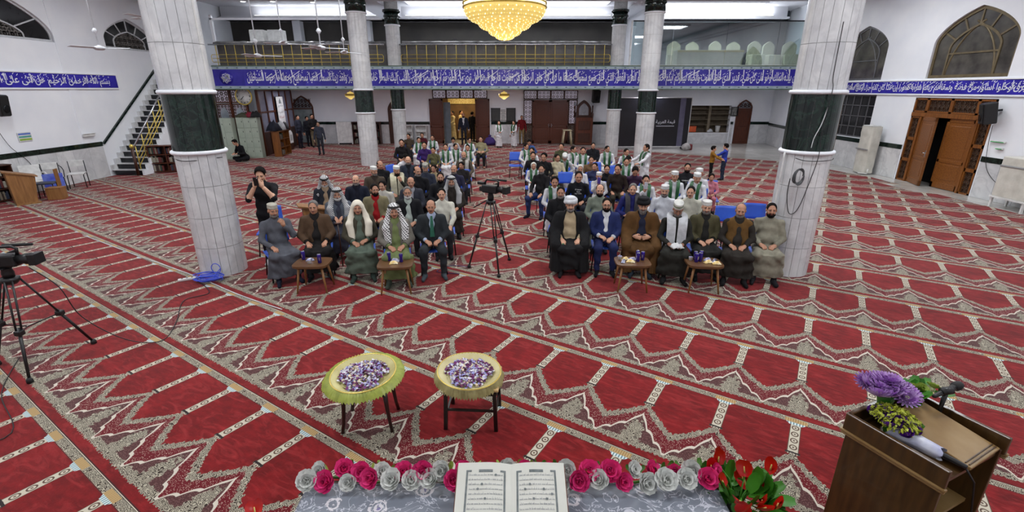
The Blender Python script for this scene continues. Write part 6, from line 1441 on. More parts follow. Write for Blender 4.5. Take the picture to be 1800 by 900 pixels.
# ================================================================ people: smooth bodies grown from signed distance fields
class Field:
    def __init__(s, lo, hi, h):
        s.h = h; s.lo = np.array(lo, np.float32); n = np.ceil((np.array(hi) - np.array(lo)) / h).astype(int) + 1; s.n = n
        s.ax = [s.lo[i] + h * np.arange(n[i], dtype=np.float32) for i in range(3)]
        s.d = np.full(n, 0.5, np.float32); s.m = np.zeros(n, np.int8)
    def sub(s, lo, hi):
        sl = []
        for i in range(3):
            a = int(max(0, math.floor((lo[i] - s.lo[i]) / s.h))); b = int(min(s.n[i], math.ceil((hi[i] - s.lo[i]) / s.h) + 1))
            if b <= a: return None
            sl.append(slice(a, b))
        X_ = s.ax[0][sl[0]][:, None, None]; Y_ = s.ax[1][sl[1]][None, :, None]; Z_ = s.ax[2][sl[2]][None, None, :]
        return tuple(sl), X_, Y_, Z_
    def put(s, q):
        """q = (kind, params, mat, k, op)"""
        kind, p, mt, k, op = q; pad = max(k, 0.0) + 2.5 * s.h
        if kind == 'rc':
            a, b, ra, rb = p; a = np.array(a, np.float32); b = np.array(b, np.float32); r = max(ra, rb) + pad
            g = s.sub(np.minimum(a, b) - r, np.maximum(a, b) + r)
            if g is None: return
            sl, x, y, z = g; ba = b - a; l2 = float(ba @ ba) + 1e-9
            t = np.clip(((x - a[0]) * ba[0] + (y - a[1]) * ba[1] + (z - a[2]) * ba[2]) / l2, 0, 1)
            d2 = np.sqrt((x - a[0] - t * ba[0]) ** 2 + (y - a[1] - t * ba[1]) ** 2 + (z - a[2] - t * ba[2]) ** 2) - (ra + (rb - ra) * t)
        elif kind == 'el':
            c, r = p; c = np.array(c, np.float32); r = np.array(r, np.float32)
            g = s.sub(c - r - pad, c + r + pad)
            if g is None: return
            sl, x, y, z = g; x, y, z = x - c[0], y - c[1], z - c[2]
            k0 = np.sqrt((x / r[0]) ** 2 + (y / r[1]) ** 2 + (z / r[2]) ** 2); k1 = np.sqrt((x / r[0] ** 2) ** 2 + (y / r[1] ** 2) ** 2 + (z / r[2] ** 2) ** 2) + 1e-6
            d2 = k0 * (k0 - 1) / k1
        elif kind == 'fr':
            c, z0, z1, w0, w1, folds = p      # elliptic frustum with hanging folds; c = (x0,y0,x1,y1)
            wm = max(w0[0], w1[0]) * 1.15 + pad; dm = max(w0[1], w1[1]) * 1.15 + pad
            g = s.sub((min(c[0], c[2]) - wm, min(c[1], c[3]) - dm, z0 - pad), (max(c[0], c[2]) + wm, max(c[1], c[3]) + dm, z1 + pad))
            if g is None: return
            sl, x, y, z = g; t = np.clip((z - z0) / (z1 - z0), 0, 1); w_ = w0[0] + (w1[0] - w0[0]) * t; dd = w0[1] + (w1[1] - w0[1]) * t
            x = x - (c[0] + (c[2] - c[0]) * t); y = y - (c[1] + (c[3] - c[1]) * t)
            an = np.arctan2(y / dd, x / w_); rr_ = np.sqrt((x / w_) ** 2 + (y / dd) ** 2)
            f = 1 + folds[0] * np.sin(folds[1] * an + folds[2] + 2 * t) * (1 - 0.75 * t)
            d2 = (rr_ / f - 1) * np.minimum(w_, dd); d2 = np.maximum(d2, np.maximum(z0 - z, z - z1))
        elif kind == 'to':
            c, R, r, sx, sy, tl = p           # torus round z, elliptical, tilted about x
            e = R * max(sx, sy) + r + pad; g = s.sub((c[0] - e, c[1] - e, c[2] - e * .7 - r), (c[0] + e, c[1] + e, c[2] + e * .7 + r))
            if g is None: return
            sl, x, y, z = g; x, y, z = x - c[0], y - c[1], z - c[2]; y, z = y * math.cos(tl) + z * math.sin(tl), -y * math.sin(tl) + z * math.cos(tl)
            d2 = np.sqrt((np.sqrt((x / sx) ** 2 + (y / sy) ** 2) - R) ** 2 + z * z) - r
        elif kind == 'hs':
            nrm, off = p; sl = (slice(None),) * 3; x, y, z = s.ax[0][:, None, None], s.ax[1][None, :, None], s.ax[2][None, None, :]
            d2 = x * nrm[0] + y * nrm[1] + z * nrm[2] - off
        d1 = s.d[sl]
        if op == 'u':
            if k > 0:
                hh = np.clip(0.5 + 0.5 * (d1 - d2) / k, 0, 1); nd = d1 * (1 - hh) + d2 * hh - k * hh * (1 - hh)
            else: nd = np.minimum(d1, d2)
            if mt is not None:
                mm_ = s.m[sl]; s.m[sl] = np.where(d2 < d1, np.int8(mt), mm_)
            s.d[sl] = nd
        else:
            n2 = -d2 if op == 's' else d2
            if k > 0:
                hh = np.clip(0.5 - 0.5 * (d1 - n2) / k, 0, 1); s.d[sl] = d1 * (1 - hh) + n2 * hh + k * hh * (1 - hh)
            else: s.d[sl] = np.maximum(d1, n2)
            if op == 's' and mt is not None: s.m[sl] = np.where((n2 > d1 - 0.004), np.int8(mt), s.m[sl])
    def wrinkle(s, amp, seed):
        x, y, z = s.ax[0][:, None, None], s.ax[1][None, :, None], s.ax[2][None, None, :]
        w_ = np.sin(21 * x + 13 * z + 4 * np.sin(9 * y + seed) + seed) * np.sin(17 * y - 19 * z + 3 * np.sin(11 * x + 2 * seed)) + 0.6 * np.sin(34 * z + 12 * x * np.sin(seed) + 9 * y)
        s.d += np.where(s.m > 0, (amp * w_).astype(np.float32), 0)
    def mesh(s):
        d = s.d; ins = d < 0; nx, ny, nz = d.shape
        c = np.zeros((nx - 1, ny - 1, nz - 1), np.int8)
        for i in (0, 1):
            for j in (0, 1):
                for k in (0, 1): c += ins[i:nx - 1 + i, j:ny - 1 + j, k:nz - 1 + k]
        act = (c > 0) & (c < 8); idx = np.full(act.shape, -1, np.int32); ii = np.argwhere(act); idx[act] = np.arange(len(ii))
        P = np.zeros((len(ii), 3), np.float32); N = np.zeros(len(ii), np.float32)
        I, J, K = ii[:, 0], ii[:, 1], ii[:, 2]
        best = np.full(len(ii), 9.0, np.float32); mt = np.zeros(len(ii), np.int8)
        for i in (0, 1):
            for j in (0, 1):
                for k in (0, 1):
                    v = d[I + i, J + j, K + k]; b = v < best; best = np.where(b, v, best); mt = np.where(b, s.m[I + i, J + j, K + k], mt)
        for ax in range(3):
            for u in (0, 1):
                for v in (0, 1):
                    o0 = [0, 0, 0]; o1 = [0, 0, 0]; oth = [q for q in range(3) if q != ax]; o0[oth[0]] = u; o0[oth[1]] = v; o1[oth[0]] = u; o1[oth[1]] = v; o1[ax] = 1
                    a = d[I + o0[0], J + o0[1], K + o0[2]]; b = d[I + o1[0], J + o1[1], K + o1[2]]; x = (a < 0) != (b < 0)
                    t = np.where(x, a / np.where(np.abs(a - b) < 1e-9, 1, a - b), 0)
                    q = np.zeros((len(ii), 3), np.float32); q[:, oth[0]] = u; q[:, oth[1]] = v; q[:, ax] = t
                    P += q * x[:, None]; N += x
        P = (P / np.maximum(N, 1)[:, None] + ii) * s.h + s.lo
        F = []
        for ax in range(3):
            o = [q for q in range(3) if q != ax]; sl0 = [slice(None)] * 3; sl1 = [slice(None)] * 3
            sl0[ax] = slice(0, -1); sl1[ax] = slice(1, None)
            for q in o: sl0[q] = slice(1, -1); sl1[q] = slice(1, -1)
            A, B = ins[tuple(sl0)], ins[tuple(sl1)]; e = np.argwhere(A != B)
            if not len(e): continue
            fl = A[e[:, 0], e[:, 1], e[:, 2]]; g = e.copy(); g[:, o[0]] += 1; g[:, o[1]] += 1
            def cell(du, dv): h_ = g.copy(); h_[:, o[0]] -= du; h_[:, o[1]] -= dv; return idx[h_[:, 0], h_[:, 1], h_[:, 2]]
            q = np.stack([cell(1, 1), cell(0, 1), cell(0, 0), cell(1, 0)], 1)
            if ax == 1: fl = ~fl
            q = np.where(fl[:, None], q, q[:, ::-1]); F.append(q)
        F = np.concatenate(F) if F else np.zeros((0, 4), np.int32)
        F = F[(F >= 0).all(1)]
        return P, F, mt[F[:, 0]] if len(F) else np.zeros(0, np.int8)
def grow(prims, lo, hi, h, wr=0.0, seed=0.0):
    f = Field(lo, hi, h)
    for q in prims:
        if q == 'wrinkle': f.wrinkle(wr, seed)
        else: f.put(q)
    return f.mesh()
def xf(geo, M):
    P, F, m_ = geo; A = np.array(M); Q = P @ A[:3, :3].T + A[:3, 3]
    if np.linalg.det(A[:3, :3]) < 0: F = F[:, ::-1]
    return Q.astype(np.float32), F, m_
def join(geos):
    P = []; F = []; M_ = []; o = 0
    for p, f, m_ in geos: P.append(p); F.append(f + o); M_.append(m_); o += len(p)
    return np.concatenate(P), np.concatenate(F), np.concatenate(M_)
def geo_mesh(name, geo, nm):
    P, F, m_ = geo; me = bpy.data.meshes.new(name); n = len(F)
    me.vertices.add(len(P)); me.vertices.foreach_set('co', P.astype(np.float32).ravel())
    me.loops.add(n * 4); me.loops.foreach_set('vertex_index', F.astype(np.int32).ravel())
    me.polygons.add(n); me.polygons.foreach_set('loop_start', np.arange(0, n * 4, 4, dtype=np.int32)); me.polygons.foreach_set('loop_total', np.full(n, 4, np.int32))
    me.polygons.foreach_set('material_index', m_.astype(np.int32)); me.polygons.foreach_set('use_smooth', np.ones(n, bool))
    for i in range(nm): me.materials.append(None)
    me.update(calc_edges=True); me.validate(); return me
def rc(a, b, ra, rb=None, m_=0, k=0.03, op='u'): return ('rc', (a, b, ra, ra if rb is None else rb), m_, k, op)
def el(c, r, m_=0, k=0.03, op='u'): return ('el', (c, r), m_, k, op)
SK, UP, LO, FT, EW, DK, LP, SH = range(8)
# ---- head template (face towards -y, origin between the ears)
HEAD = grow([el((0, .015, .03), (.075, .093, .083)), el((0, -.018, -.03), (.061, .070, .083), SK, .03), el((0, -.045, -.088), (.036, .035, .028), SK, .03), el((-.035, -.045, -.035), (.028, .035, .03), SK, .02), el((.035, -.045, -.035), (.028, .035, .03), SK, .02),
    rc((-.042, -.072, .024), (.042, -.072, .024), .012, .012, SK, .015), ('el', ((-.031, -.094, .002), (.017, .016, .012)), SK, .008, 's'), ('el', ((.031, -.094, .002), (.017, .016, .012)), SK, .008, 's'),
    rc((0, -.084, .012), (0, -.106, -.032), .009, .013, SK, .012), el((-.011, -.096, -.036), (.010, .010, .008), SK, .006), el((.011, -.096, -.036), (.010, .010, .008), SK, .006),
    el((-.031, -.076, .0), (.0135, .0095, .0065), EW, 0), el((.031, -.076, .0), (.0135, .0095, .0065), EW, 0), el((-.031, -.0835, .0), (.0068, .0045, .0062), DK, 0), el((.031, -.0835, .0), (.0068, .0045, .0062), DK, 0),
    rc((-.016, -.086, .020), (-.046, -.0745, .021), .005, .0035, DK, 0), rc((.016, -.086, .020), (.046, -.0745, .021), .005, .0035, DK, 0),
    rc((-.018, -.084, -.058), (.018, -.084, -.058), .0065, .0065, LP, .004), rc((-.013, -.083, -.067), (.013, -.083, -.067), .007, .007, LP, .004),
    el((-.078, .008, -.006), (.011, .021, .031), SK, .008), el((.078, .008, -.006), (.011, .021, .031), SK, .008), rc((0, .018, -.06), (0, .035, -.18), .053, .056, SK, .02)],
    (-.105, -.125, -.21), (.105, .125, .13), .0052)
# ---- hand template: right hand, wrist at origin, fingers towards -y, palm down, thumb on +x
def hand_geo(curl):
    P = [el((0, -.045, 0), (.041, .052, .017)), rc((0, .03, 0), (0, -.02, 0), .026, .03, SK, .02)]
    for x, l, z0 in ((-.030, .060, -.002), (-.010, .076, 0), (.011, .080, 0), (.031, .070, -.001)):
        p = (x * .95, -.088, z0); a = .15 + .25 * curl
        for i, f in enumerate((.45, .32, .25)):
            q = (p[0] + x * .06, p[1] - l * f * math.cos(a), p[2] - l * f * math.sin(a)); P.append(rc(p, q, .0098 - .001 * i, .0090 - .001 * i, SK, .004)); p = q; a += (.35 + .55 * curl)
    P += [rc((.026, -.02, -.004), (.052, -.052, -.012), .015, .012, SK, .012), rc((.052, -.052, -.012), (.054, -.085, -.022), .0115, .009, SK, .004)]
    return grow(P, (-.07, -.2, -.11), (.085, .075, .045), .0055)
HANDS = {0: hand_geo(.45), 1: hand_geo(1.25)}
# ---- hair and headgear templates
def dome(e=0.0): return el((0, .018, .034), (.080 + e, .100 + e, .088 + e), 0, 0)
FACECUT = ('el', ((0, -.126, -.005), (.092, .124, .128)), None, .01, 's')
HT = {}
B0, B1 = (-.14, -.16, -.16), (.14, .17, .19)
HT['hair'] = grow([dome(.004), el((0, .05, -.01), (.074, .062, .06), 0, .03), FACECUT, ('hs', ((0, 0, -1), .05), None, .01, 'i'), ('el', ((-.085, .0, -.03), (.035, .03, .055)), None, .006, 's'), ('el', ((.085, 0, -.03), (.035, .03, .055)), None, .006, 's')], B0, B1, .0075)
HT['mop'] = grow([dome(.010), el((0, -.035, .095), (.06, .05, .028), 0, .03), el((0, .05, -.01), (.078, .066, .065), 0, .03), FACECUT, ('hs', ((0, 0, -1), .055), None, .01, 'i'), ('el', ((-.09, -.005, -.035), (.035, .032, .05)), None, .006, 's'), ('el', ((.09, -.005, -.035), (.035, .032, .05)), None, .006, 's')], B0, B1, .0075)
HT['bald'] = grow([dome(.005), el((0, .05, -.03), (.077, .066, .06), 0, .03), ('el', ((0, -.04, .10), (.085, .11, .085)), None, .015, 's'), FACECUT, ('el', ((0, -.09, .0), (.12, .095, .14)), None, .01, 's'), ('hs', ((0, 0, -1), .08), None, .01, 'i'), ('el', ((-.085, -.005, -.03), (.03, .02, .05)), None, .006, 's'), ('el', ((.085, -.005, -.03), (.03, .02, .05)), None, .006, 's')], B0, B1, .0075)
HT['cap'] = grow([('fr', ((0, .014, 0, .016), .045, .112, (.084, .103), (.078, .094), (0, 1, 0)), 0, 0, 'u'), el((0, .016, .108), (.078, .094, .022), 0, .012)], B0, B1, .0065)
HT['tallcap'] = grow([('fr', ((0, .014, 0, .016), .045, .085, (.086, .105), (.085, .103), (0, 1, 0)), 0, 0, 'u'), ('fr', ((0, .014, 0, .016), .082, .105, (.0865, .1055), (.085, .1035), (0, 1, 0)), 1, 0, 'u'), ('fr', ((0, .014, 0, .016), .102, .138, (.085, .103), (.080, .098), (0, 1, 0)), 0, 0, 'u'), el((0, .016, .134), (.080, .098, .016), 0, .01)], B0, B1, .0065)
HT['turban'] = grow([('to', ((0, .012, .055), .086, .040, 1.0, 1.2, -.18), 0, 0, 'u'), ('to', ((.006, .014, .092), .080, .040, 1.02, 1.2, .12), 0, .008, 'u'), ('to', ((-.004, .016, .126), .062, .036, 1.02, 1.2, -.1), 0, .008, 'u'), el((0, .016, .125), (.07, .085, .04), 0, .02)], (-.16, -.18, -.02), (.16, .2, .2), .0075)
HT['beard'] = grow([el((0, -.040, -.088), (.061, .055, .050), 0, 0), rc((-.062, -.015, -.04), (-.052, -.035, -.075), .011, .022, 0, .02), rc((.062, -.015, -.04), (.052, -.035, -.075), .011, .022, 0, .02), rc((-.026, -.084, -.046), (.026, -.084, -.046), .011, .011, 0, .015), ('el', ((0, -.102, -.061), (.022, .022, .010)), None, .004, 's'), ('el', ((0, -.11, -.02), (.04, .045, .024)), None, .006, 's')], B0, (.14, .1, .05), .006)
HT['longbeard'] = grow([el((0, -.045, -.105), (.060, .052, .070), 0, 0), rc((-.062, -.01, -.02), (-.052, -.035, -.075), .016, .026, 0, .02), rc((.062, -.01, -.02), (.052, -.035, -.075), .016, .026, 0, .02), rc((-.028, -.085, -.046), (.028, -.085, -.046), .012, .012, 0, .015), ('el', ((0, -.104, -.061), (.022, .022, .009)), None, .004, 's'), ('el', ((0, -.11, -.018), (.04, .045, .024)), None, .006, 's')], (-.14, -.16, -.2), (.14, .1, .05), .006)
HT['moustache'] = grow([rc((-.004, -.089, -.047), (-.026, -.081, -.052), .0075, .0045, 0, 0), rc((.004, -.089, -.047), (.026, -.081, -.052), .0075, .0045, 0, .004)], (-.06, -.12, -.08), (.06, -.05, -.02), .005)
HT['ghutra'] = grow([dome(.020), rc((-.085, .0, .02), (-.125, -.02, -.16), .030, .052, 0, .04), rc((.085, .0, .02), (.125, -.02, -.16), .030, .052, 0, .04), rc((-.125, -.02, -.16), (-.165, -.10, -.27), .052, .058, 0, .03), rc((.125, -.02, -.16), (.165, -.10, -.27), .052, .058, 0, .03),
    rc((-.165, -.10, -.27), (-.13, -.15, -.50), .060, .062, 0, .03), rc((.165, -.10, -.27), (.15, -.15, -.45), .060, .066, 0, .03), rc((0, .08, 0), (0, .13, -.2), .07, .09, 0, .05), rc((-.10, .08, -.18), (.10, .08, -.18), .075, .075, 0, .05), rc((0, .13, -.2), (0, .15, -.42), .10, .12, 0, .04), 'wrinkle',
    ('el', ((0, -.125, -.03), (.064, .125, .105)), None, .012, 's'), ('rc', ((0, -.10, -.10), (0, -.17, -.55), .062, .085), None, .015, 's')], (-.25, -.25, -.56), (.25, .3, .16), .011, .005, 2.0)
HT['agal'] = grow([('to', ((0, .018, .072), .094, .0105, 1.0, 1.16, -.06), 0, 0, 'u'), ('to', ((0, .018, .092), .090, .0105, 1.0, 1.16, -.06), 0, 0, 'u')], (-.13, -.15, .03), (.13, .17, .13), .0065)
HT['hood'] = grow([dome(.016), rc((0, .07, -.06), (0, .08, -.16), .085, .10, 0, .05), FACECUT], (-.15, -.17, -.27), (.15, .2, .16), .009)
HMESH = {k: geo_mesh(k, v, 2 if k == 'tallcap' else 1) for k, v in HT.items()}
HNAME = dict(hair='hair', mop='hair', bald='hair', cap='skull_cap', tallcap='embroidered_cap', turban='turban', beard='beard', longbeard='beard', moustache='moustache', ghutra='headdress', agal='headdress_cord', hood='hood')
# ---- bodies
def ik(S, W, l1, l2, pole):
    S, W, pole = Vector(S), Vector(W), Vector(pole); d = W - S; L_ = min(d.length, (l1 + l2) * .999); u = d.normalized(); a = (l1 * l1 - l2 * l2 + L_ * L_) / (2 * L_); h = math.sqrt(max(0, l1 * l1 - a * a)); p = pole - u * pole.dot(u); p.normalize(); return tuple(S + u * a + p * h)
HP = {  # wrist, finger direction, palm normal; given for the right hand (person's right is -x), mirrored for the left
    'lap': ((-.115, -.235, .655), (.62, -.72, -.30), (.25, .1, -.96), 1), 'lap2': ((-.105, -.20, .675), (.80, -.55, -.20), (.2, .2, -.96), 1),
    'thigh': ((-.15, -.255, .645), (.15, -.95, -.15), (0, -.1, -1), 0), 'knee': ((-.145, -.33, .635), (.1, -.9, -.35), (0, -.3, -1), 0),
    'mouth': ((-.095, -.20, .985), (.35, -.25, .90), (.35, .85, -.2), 1), 'chest': ((-.10, -.215, .80), (.93, -.25, .1), (.1, .95, -.1), 1), 'belly': ((-.13, -.215, .70), (.93, -.3, -.05), (.1, .95, -.2), 1),
    'cane': ((-.05, -.30, .80), (.2, -.75, -.6), (.0, -.5, -.85), 1), 'side': ((-.30, -.05, .56), (.05, -.75, -.6), (.6, 0, -.4), 0),
    'phone_s': ((-.045, -.27, .98), (.25, -.35, .9), (.5, .8, 0), 1),
    'hang': ((-.285, -.03, .80), (.05, -.2, -1), (.95, 0, -.1), 0), 'phone': ((-.06, -.26, 1.45), (.3, -.3, .9), (.5, .8, 0), 1), 'reach': ((-.28, -.42, 1.12), (.1, -1, .1), (.3, 0, -1), 1), 'front': ((-.10, -.24, 1.02), (.9, -.35, .05), (.2, .9, -.2), 1), 'pray': ((-.07, -.21, 1.03), (.85, -.45, .1), (.2, .9, -.2), 1)}
def hand_place(key, side, dz=0, dy=0):
    w_, f, n, c = HP[key]; s = 1 if side == 'R' else -1
    return Vector((w_[0] * s, w_[1] + dy, w_[2] + dz)), Vector((f[0] * s, f[1], f[2])), Vector((n[0] * s, n[1], n[2])), c
def body(pose='sit', robe=True, belly=1.0, lean=0.0, R='lap', L='lap', head=(0, 0, 0), h=.0150, seed=0.0, jacket=None, spread=1.0, lower=None, headscale=1.0, cloak=False, bare=False, wr=.0065):
    """returns dict(geo, extra geos, head matrix)"""
    U = UP; up = []; arms = []; low = []; W_ = belly
    lo_m = LO
    if pose == 'sit':
        tz = lambda y, z: (y - lean * (z - .5), z)       # forward lean of the trunk
        def q(x, y, z): yy, zz = tz(y, z); return (x, yy, zz)
        up += [el(q(0, .02, .56), (.185 * (.6 + .4 * W_), .15, .14), U, 0), el(q(0, -.012 * W_, .70), (.158 * W_, .128 * W_, .17), U, .06), el(q(0, .02, .88), (.172, .118, .20), U, .06), rc(q(-.165, .03, .985), q(0, .03, 1.035), .060, .066, U, .05), rc(q(.165, .03, .985), q(0, .03, 1.035), .060, .066, U, .04), rc(q(0, .03, 1.04), q(0, .02, 1.09), .075, .062, U, .04)]
        Sh = q(.185, .03, 1.0); base_z = 0; hc = q(0, .0, 1.225)
        kx, ky, kz = .125 * spread, -.415, .515
        th_r = .10 * (.8 + .2 * W_)
        for s in (-1, 1): low += [rc((s * .095, .0, .53), (s * kx, ky, kz), th_r, .078, lo_m, .05)]
        if robe:
            hem = .13
            low += [rc((0, -.08, .52), (0, ky + .06, .50), .115, .085, LO, .06), ('fr', ((0, ky + .10, 0, ky + .03), hem, .535, (.235 * spread, .15), (.195 * spread, .085), (.06, 9, seed * 3)), LO, .04, 'u')]
        else:
            for s in (-1, 1): low += [rc((s * kx, ky, kz), (s * kx * 1.02, ky + .03, .12), .074, .052, LO, .03)]
        for s in (-1, 1): low += [rc((s * kx, ky + .03, .13), (s * kx, ky + .03, .06), .047, .042, FT, .01), rc((s * kx, ky + .05, .045), (s * kx * 1.18, ky - .13, .032), .043, .034, FT, .03)]
    elif pose == 'stand':
        def q(x, y, z): return (x, y - lean * max(0, z - .9), z)
        up += [el(q(0, .02, .98), (.165 * W_, .125 * W_, .15), U, 0), el(q(0, .0, 1.12), (.15 * W_, .115 * W_, .16), U, .06), el(q(0, .02, 1.29), (.165, .112, .19), U, .06), rc(q(-.15, .03, 1.40), q(.15, .03, 1.40), .064, .064, U, .05), rc(q(0, .03, 1.43), q(0, .02, 1.48), .072, .060, U, .04)]
        Sh = q(.18, .03, 1.39); hc = q(0, 0, 1.615)
        if robe: low += [('fr', ((0, .02, 0, .01), .10, .98, (.23, .19), (.175, .13), (.05, 8, seed * 3)), LO, .05, 'u')]
        else:
            for s in (-1, 1): low += [rc((s * .085, .02, .92), (s * .095, .0, .50), .092, .066, LO, .04), rc((s * .095, .0, .50), (s * .10, .03, .10), .064, .048, LO, .03)]
        for s in (-1, 1): low += [rc((s * .10, .03, .14), (s * .10, .03, .06), .046, .042, FT, .01), rc((s * .10, .05, .045), (s * .115, -.13, .032), .043, .034, FT, .03)]
    elif pose == 'floor':
        def q(x, y, z): return (x, y - .45 * (z - .1), z)
        up += [el(q(0, .02, .16), (.19, .16, .14), U, 0), el(q(0, -.01, .34), (.16, .13, .17), U, .06), el(q(0, .02, .50), (.17, .12, .19), U, .06), rc(q(-.15, .03, .62), q(.15, .03, .62), .066, .066, U, .05), rc(q(0, .03, .65), q(0, .02, .70), .073, .060, U, .04)]
        Sh = q(.18, .03, .61); hc = q(0, -.05, .83)
        for s in (-1, 1): low += [rc((s * .10, -.02, .12), (s * .30, -.32, .14), .095, .07, LO, .05), rc((s * .30, -.32, .14), (-s * .04, -.40, .07), .07, .05, LO, .03), rc((-s * .04, -.40, .06), (-s * .14, -.38, .04), .042, .035, FT, .02)]
    wrists = []
    geos = []
    HS = []
    for side, key in (('R', R), ('L', L)):
        s = -1 if side == 'R' else 1
        if pose == 'floor': w_, f, n, c = Vector((s * .12, -.42, .36)), Vector((-.3 * s, -.9, -.2)), Vector((0, 0, -1)), 1
        else: w_, f, n, c = hand_place(key, side)
        if pose == 'sit' and lean and w_.z > .6: w_.y -= lean * (w_.z - .5) * .6
        S = Vector((s * Sh[0], Sh[1], Sh[2])); pole = Vector((s * .8, .55, -.6)) if key not in ('phone', 'mouth', 'phone_s') else Vector((s * .55, .1, -.9))
        E_ = Vector(ik(S, w_, .285, .255, pole))
        wd = (Vector(w_) - E_).normalized()
        arms += [rc(tuple(S), tuple(E_), .062, .052, U, .035), rc(tuple(E_), tuple(w_ - wd * .035), .046 if bare else .051, .033 if bare else .044, SK if bare else U, .03)]
        wrists.append((w_, wd))
        y_ = -(f * .75 + wd * .25).normalized(); z_ = -(n - y_ * n.dot(y_)).normalized(); x_ = y_.cross(z_)
        M = Matrix(((x_.x, y_.x, z_.x, w_.x), (x_.y, y_.y, z_.y, w_.y), (x_.z, y_.z, z_.z, w_.z), (0, 0, 0, 1)))
        if side == 'L': M = M @ Matrix.Diagonal((-1, 1, 1, 1))
        HS.append((HANDS[c], M))
    prims = list(up) + low + arms + ['wrinkle']
    if pose == 'sit': lo, hi = (-.46, -.68, -.01), (.46, .26, 1.16)
    elif pose == 'stand': lo, hi = (-.46, -.56, -.01), (.46, .30, 1.54)
    else: lo, hi = (-.5, -.66, -.01), (.5, .26, .8)
    g = grow(prims, lo, hi, h, wr, seed + 1)
    # hem closed flat on the shoes
    hm = Matrix.Translation(hc) @ Euler(head[:3]).to_matrix().to_4x4() @ Matrix.Scale(headscale, 4)
    geo = join([g, xf(HEAD, hm)] + [xf(a, M) for a, M in HS])
    out = dict(geo=geo, head=hm, hands=[M for a, M in HS], q=q, sh=Sh, pose=pose, lean=lean)
    ex = {}
    def inflate(L_, e): return [(a, ((p[0], p[1], p[2] + e, p[3] + e) if a == 'rc' else (p[0], tuple(v + e for v in p[1]))), 0, k, op) for a, p, m_, k, op in L_]
    zt = .5 if pose == 'sit' else .88
    if jacket:
        e = .016; jp = inflate(up, e)
        if jacket != 'vest': jp += inflate(arms, .012)
        jp += ['wrinkle']
        zw = .50 if pose == 'sit' else (.78 if jacket != 'long' else .55)
        wv = .085 if jacket in ('open', 'long') else (.075 if jacket == 'vest' else .055)
        zlo = zw if jacket != 'suit' else zw
        # V shaped opening down the front
        zA, zB = (1.06, .78) if pose == 'sit' else (1.45, 1.14)
        a, b, c = q(0, -.155, zA), q(0, -.205 * (.5 + .5 * W_), zB), q(0, -.235 * max(1, W_), zw - .05)
        if jacket == 'suit': jp += [('rc', (q(0, -.15, zA), q(0, -.175, .80 if pose == 'sit' else 1.14), .105, .066), None, .006, 's')]
        else: jp += [('rc', (a, b, .095 if jacket != 'vest' else .085, .108), None, .008, 's'), ('rc', (b, c, .108, .13), None, .008, 's')]
        jp += [('rc', (q(0, -.02, 1.06 if pose == 'sit' else 1.45), q(0, -.06, 1.3 if pose == 'sit' else 1.7), .075, .09), None, .006, 's'), ('hs', ((0, 0, -1), -zw), None, .01, 'i')]
        for (w_, wd) in wrists: jp += [('rc', (tuple(w_ + wd * .01), tuple(w_ + wd * .2), .075, .1), None, 0, 's')]
        ex['jacket' if jacket != 'vest' else 'vest'] = grow([x_ for x_ in jp], lo, hi, h * .93, .004, seed + 5)
        # collar
        cz = q(0, .035, 1.075 if pose == 'sit' else 1.465)
        ex['collar'] = grow([('to', (cz, .072, .016, 1.05, 1.0, .5), 0, 0, 'u'), ('rc', (q(0, -.16, cz[2]), q(0, -.05, cz[2] - .02), .05, .03), None, .01, 's')], (-.13, cz[1] - .17, cz[2] - .1), (.13, cz[1] + .15, cz[2] + .1), .009)
    if cloak:
        cp = inflate(up, .030) + inflate(arms, .026) + [rc(q(-.20, .04, 1.0), q(-.29, -.02, .74), .085, .10, 0, .05), rc(q(.20, .04, 1.0), q(.29, -.02, .74), .085, .10, 0, .05), rc((-.28, -.05, .70), (-.25, -.34, .56), .09, .10, 0, .06), rc((.28, -.05, .70), (.25, -.34, .56), .09, .10, 0, .06)]
        cp += [('fr', ((-.235, -.27, -.225, -.27), .09, .58, (.13, .22), (.10, .15), (.07, 7, seed)), 0, .05, 'u'), ('fr', ((.235, -.27, .225, -.27), .09, .58, (.13, .22), (.10, .15), (.07, 7, seed + 2)), 0, .05, 'u'), ('fr', ((0, .1, 0, .1), .2, .6, (.32, .12), (.28, .10), (.04, 9, 0)), 0, .05, 'u'), 'wrinkle']
        wv = .16 if cloak == 'open' else .11
        cp += [('rc', (q(0, -.17, 1.06), q(0, -.215, .74), wv, wv + .01), None, .01, 's'), ('rc', (q(0, -.215, .74), (0, -.60, .50), wv + .01, .17), None, .01, 's'), ('rc', ((0, -.56, .52), (0, -.56, .05), .17, .15), None, .02, 's'), ('rc', (q(0, -.02, 1.06), q(0, -.06, 1.3), .075, .09), None, .006, 's')]
        for (w_, wd) in wrists: cp += [('rc', (tuple(w_ + wd * .01), tuple(w_ + wd * .2), .055, .08), None, .01, 's')]
        ex['cloak'] = grow(cp, (-.52, -.62, 0), (.52, .32, 1.16), h, .006, seed + 3)
    out['ex'] = ex
    return out
BODY = {}
def get_body(key, **kw):
    if key not in BODY:
        b = body(**kw); b['me'] = geo_mesh('person', b['geo'], 8); b['exme'] = {k: geo_mesh(k, v, 1) for k, v in b['ex'].items()}; del b['geo']; BODY[key] = b
    return BODY[key]
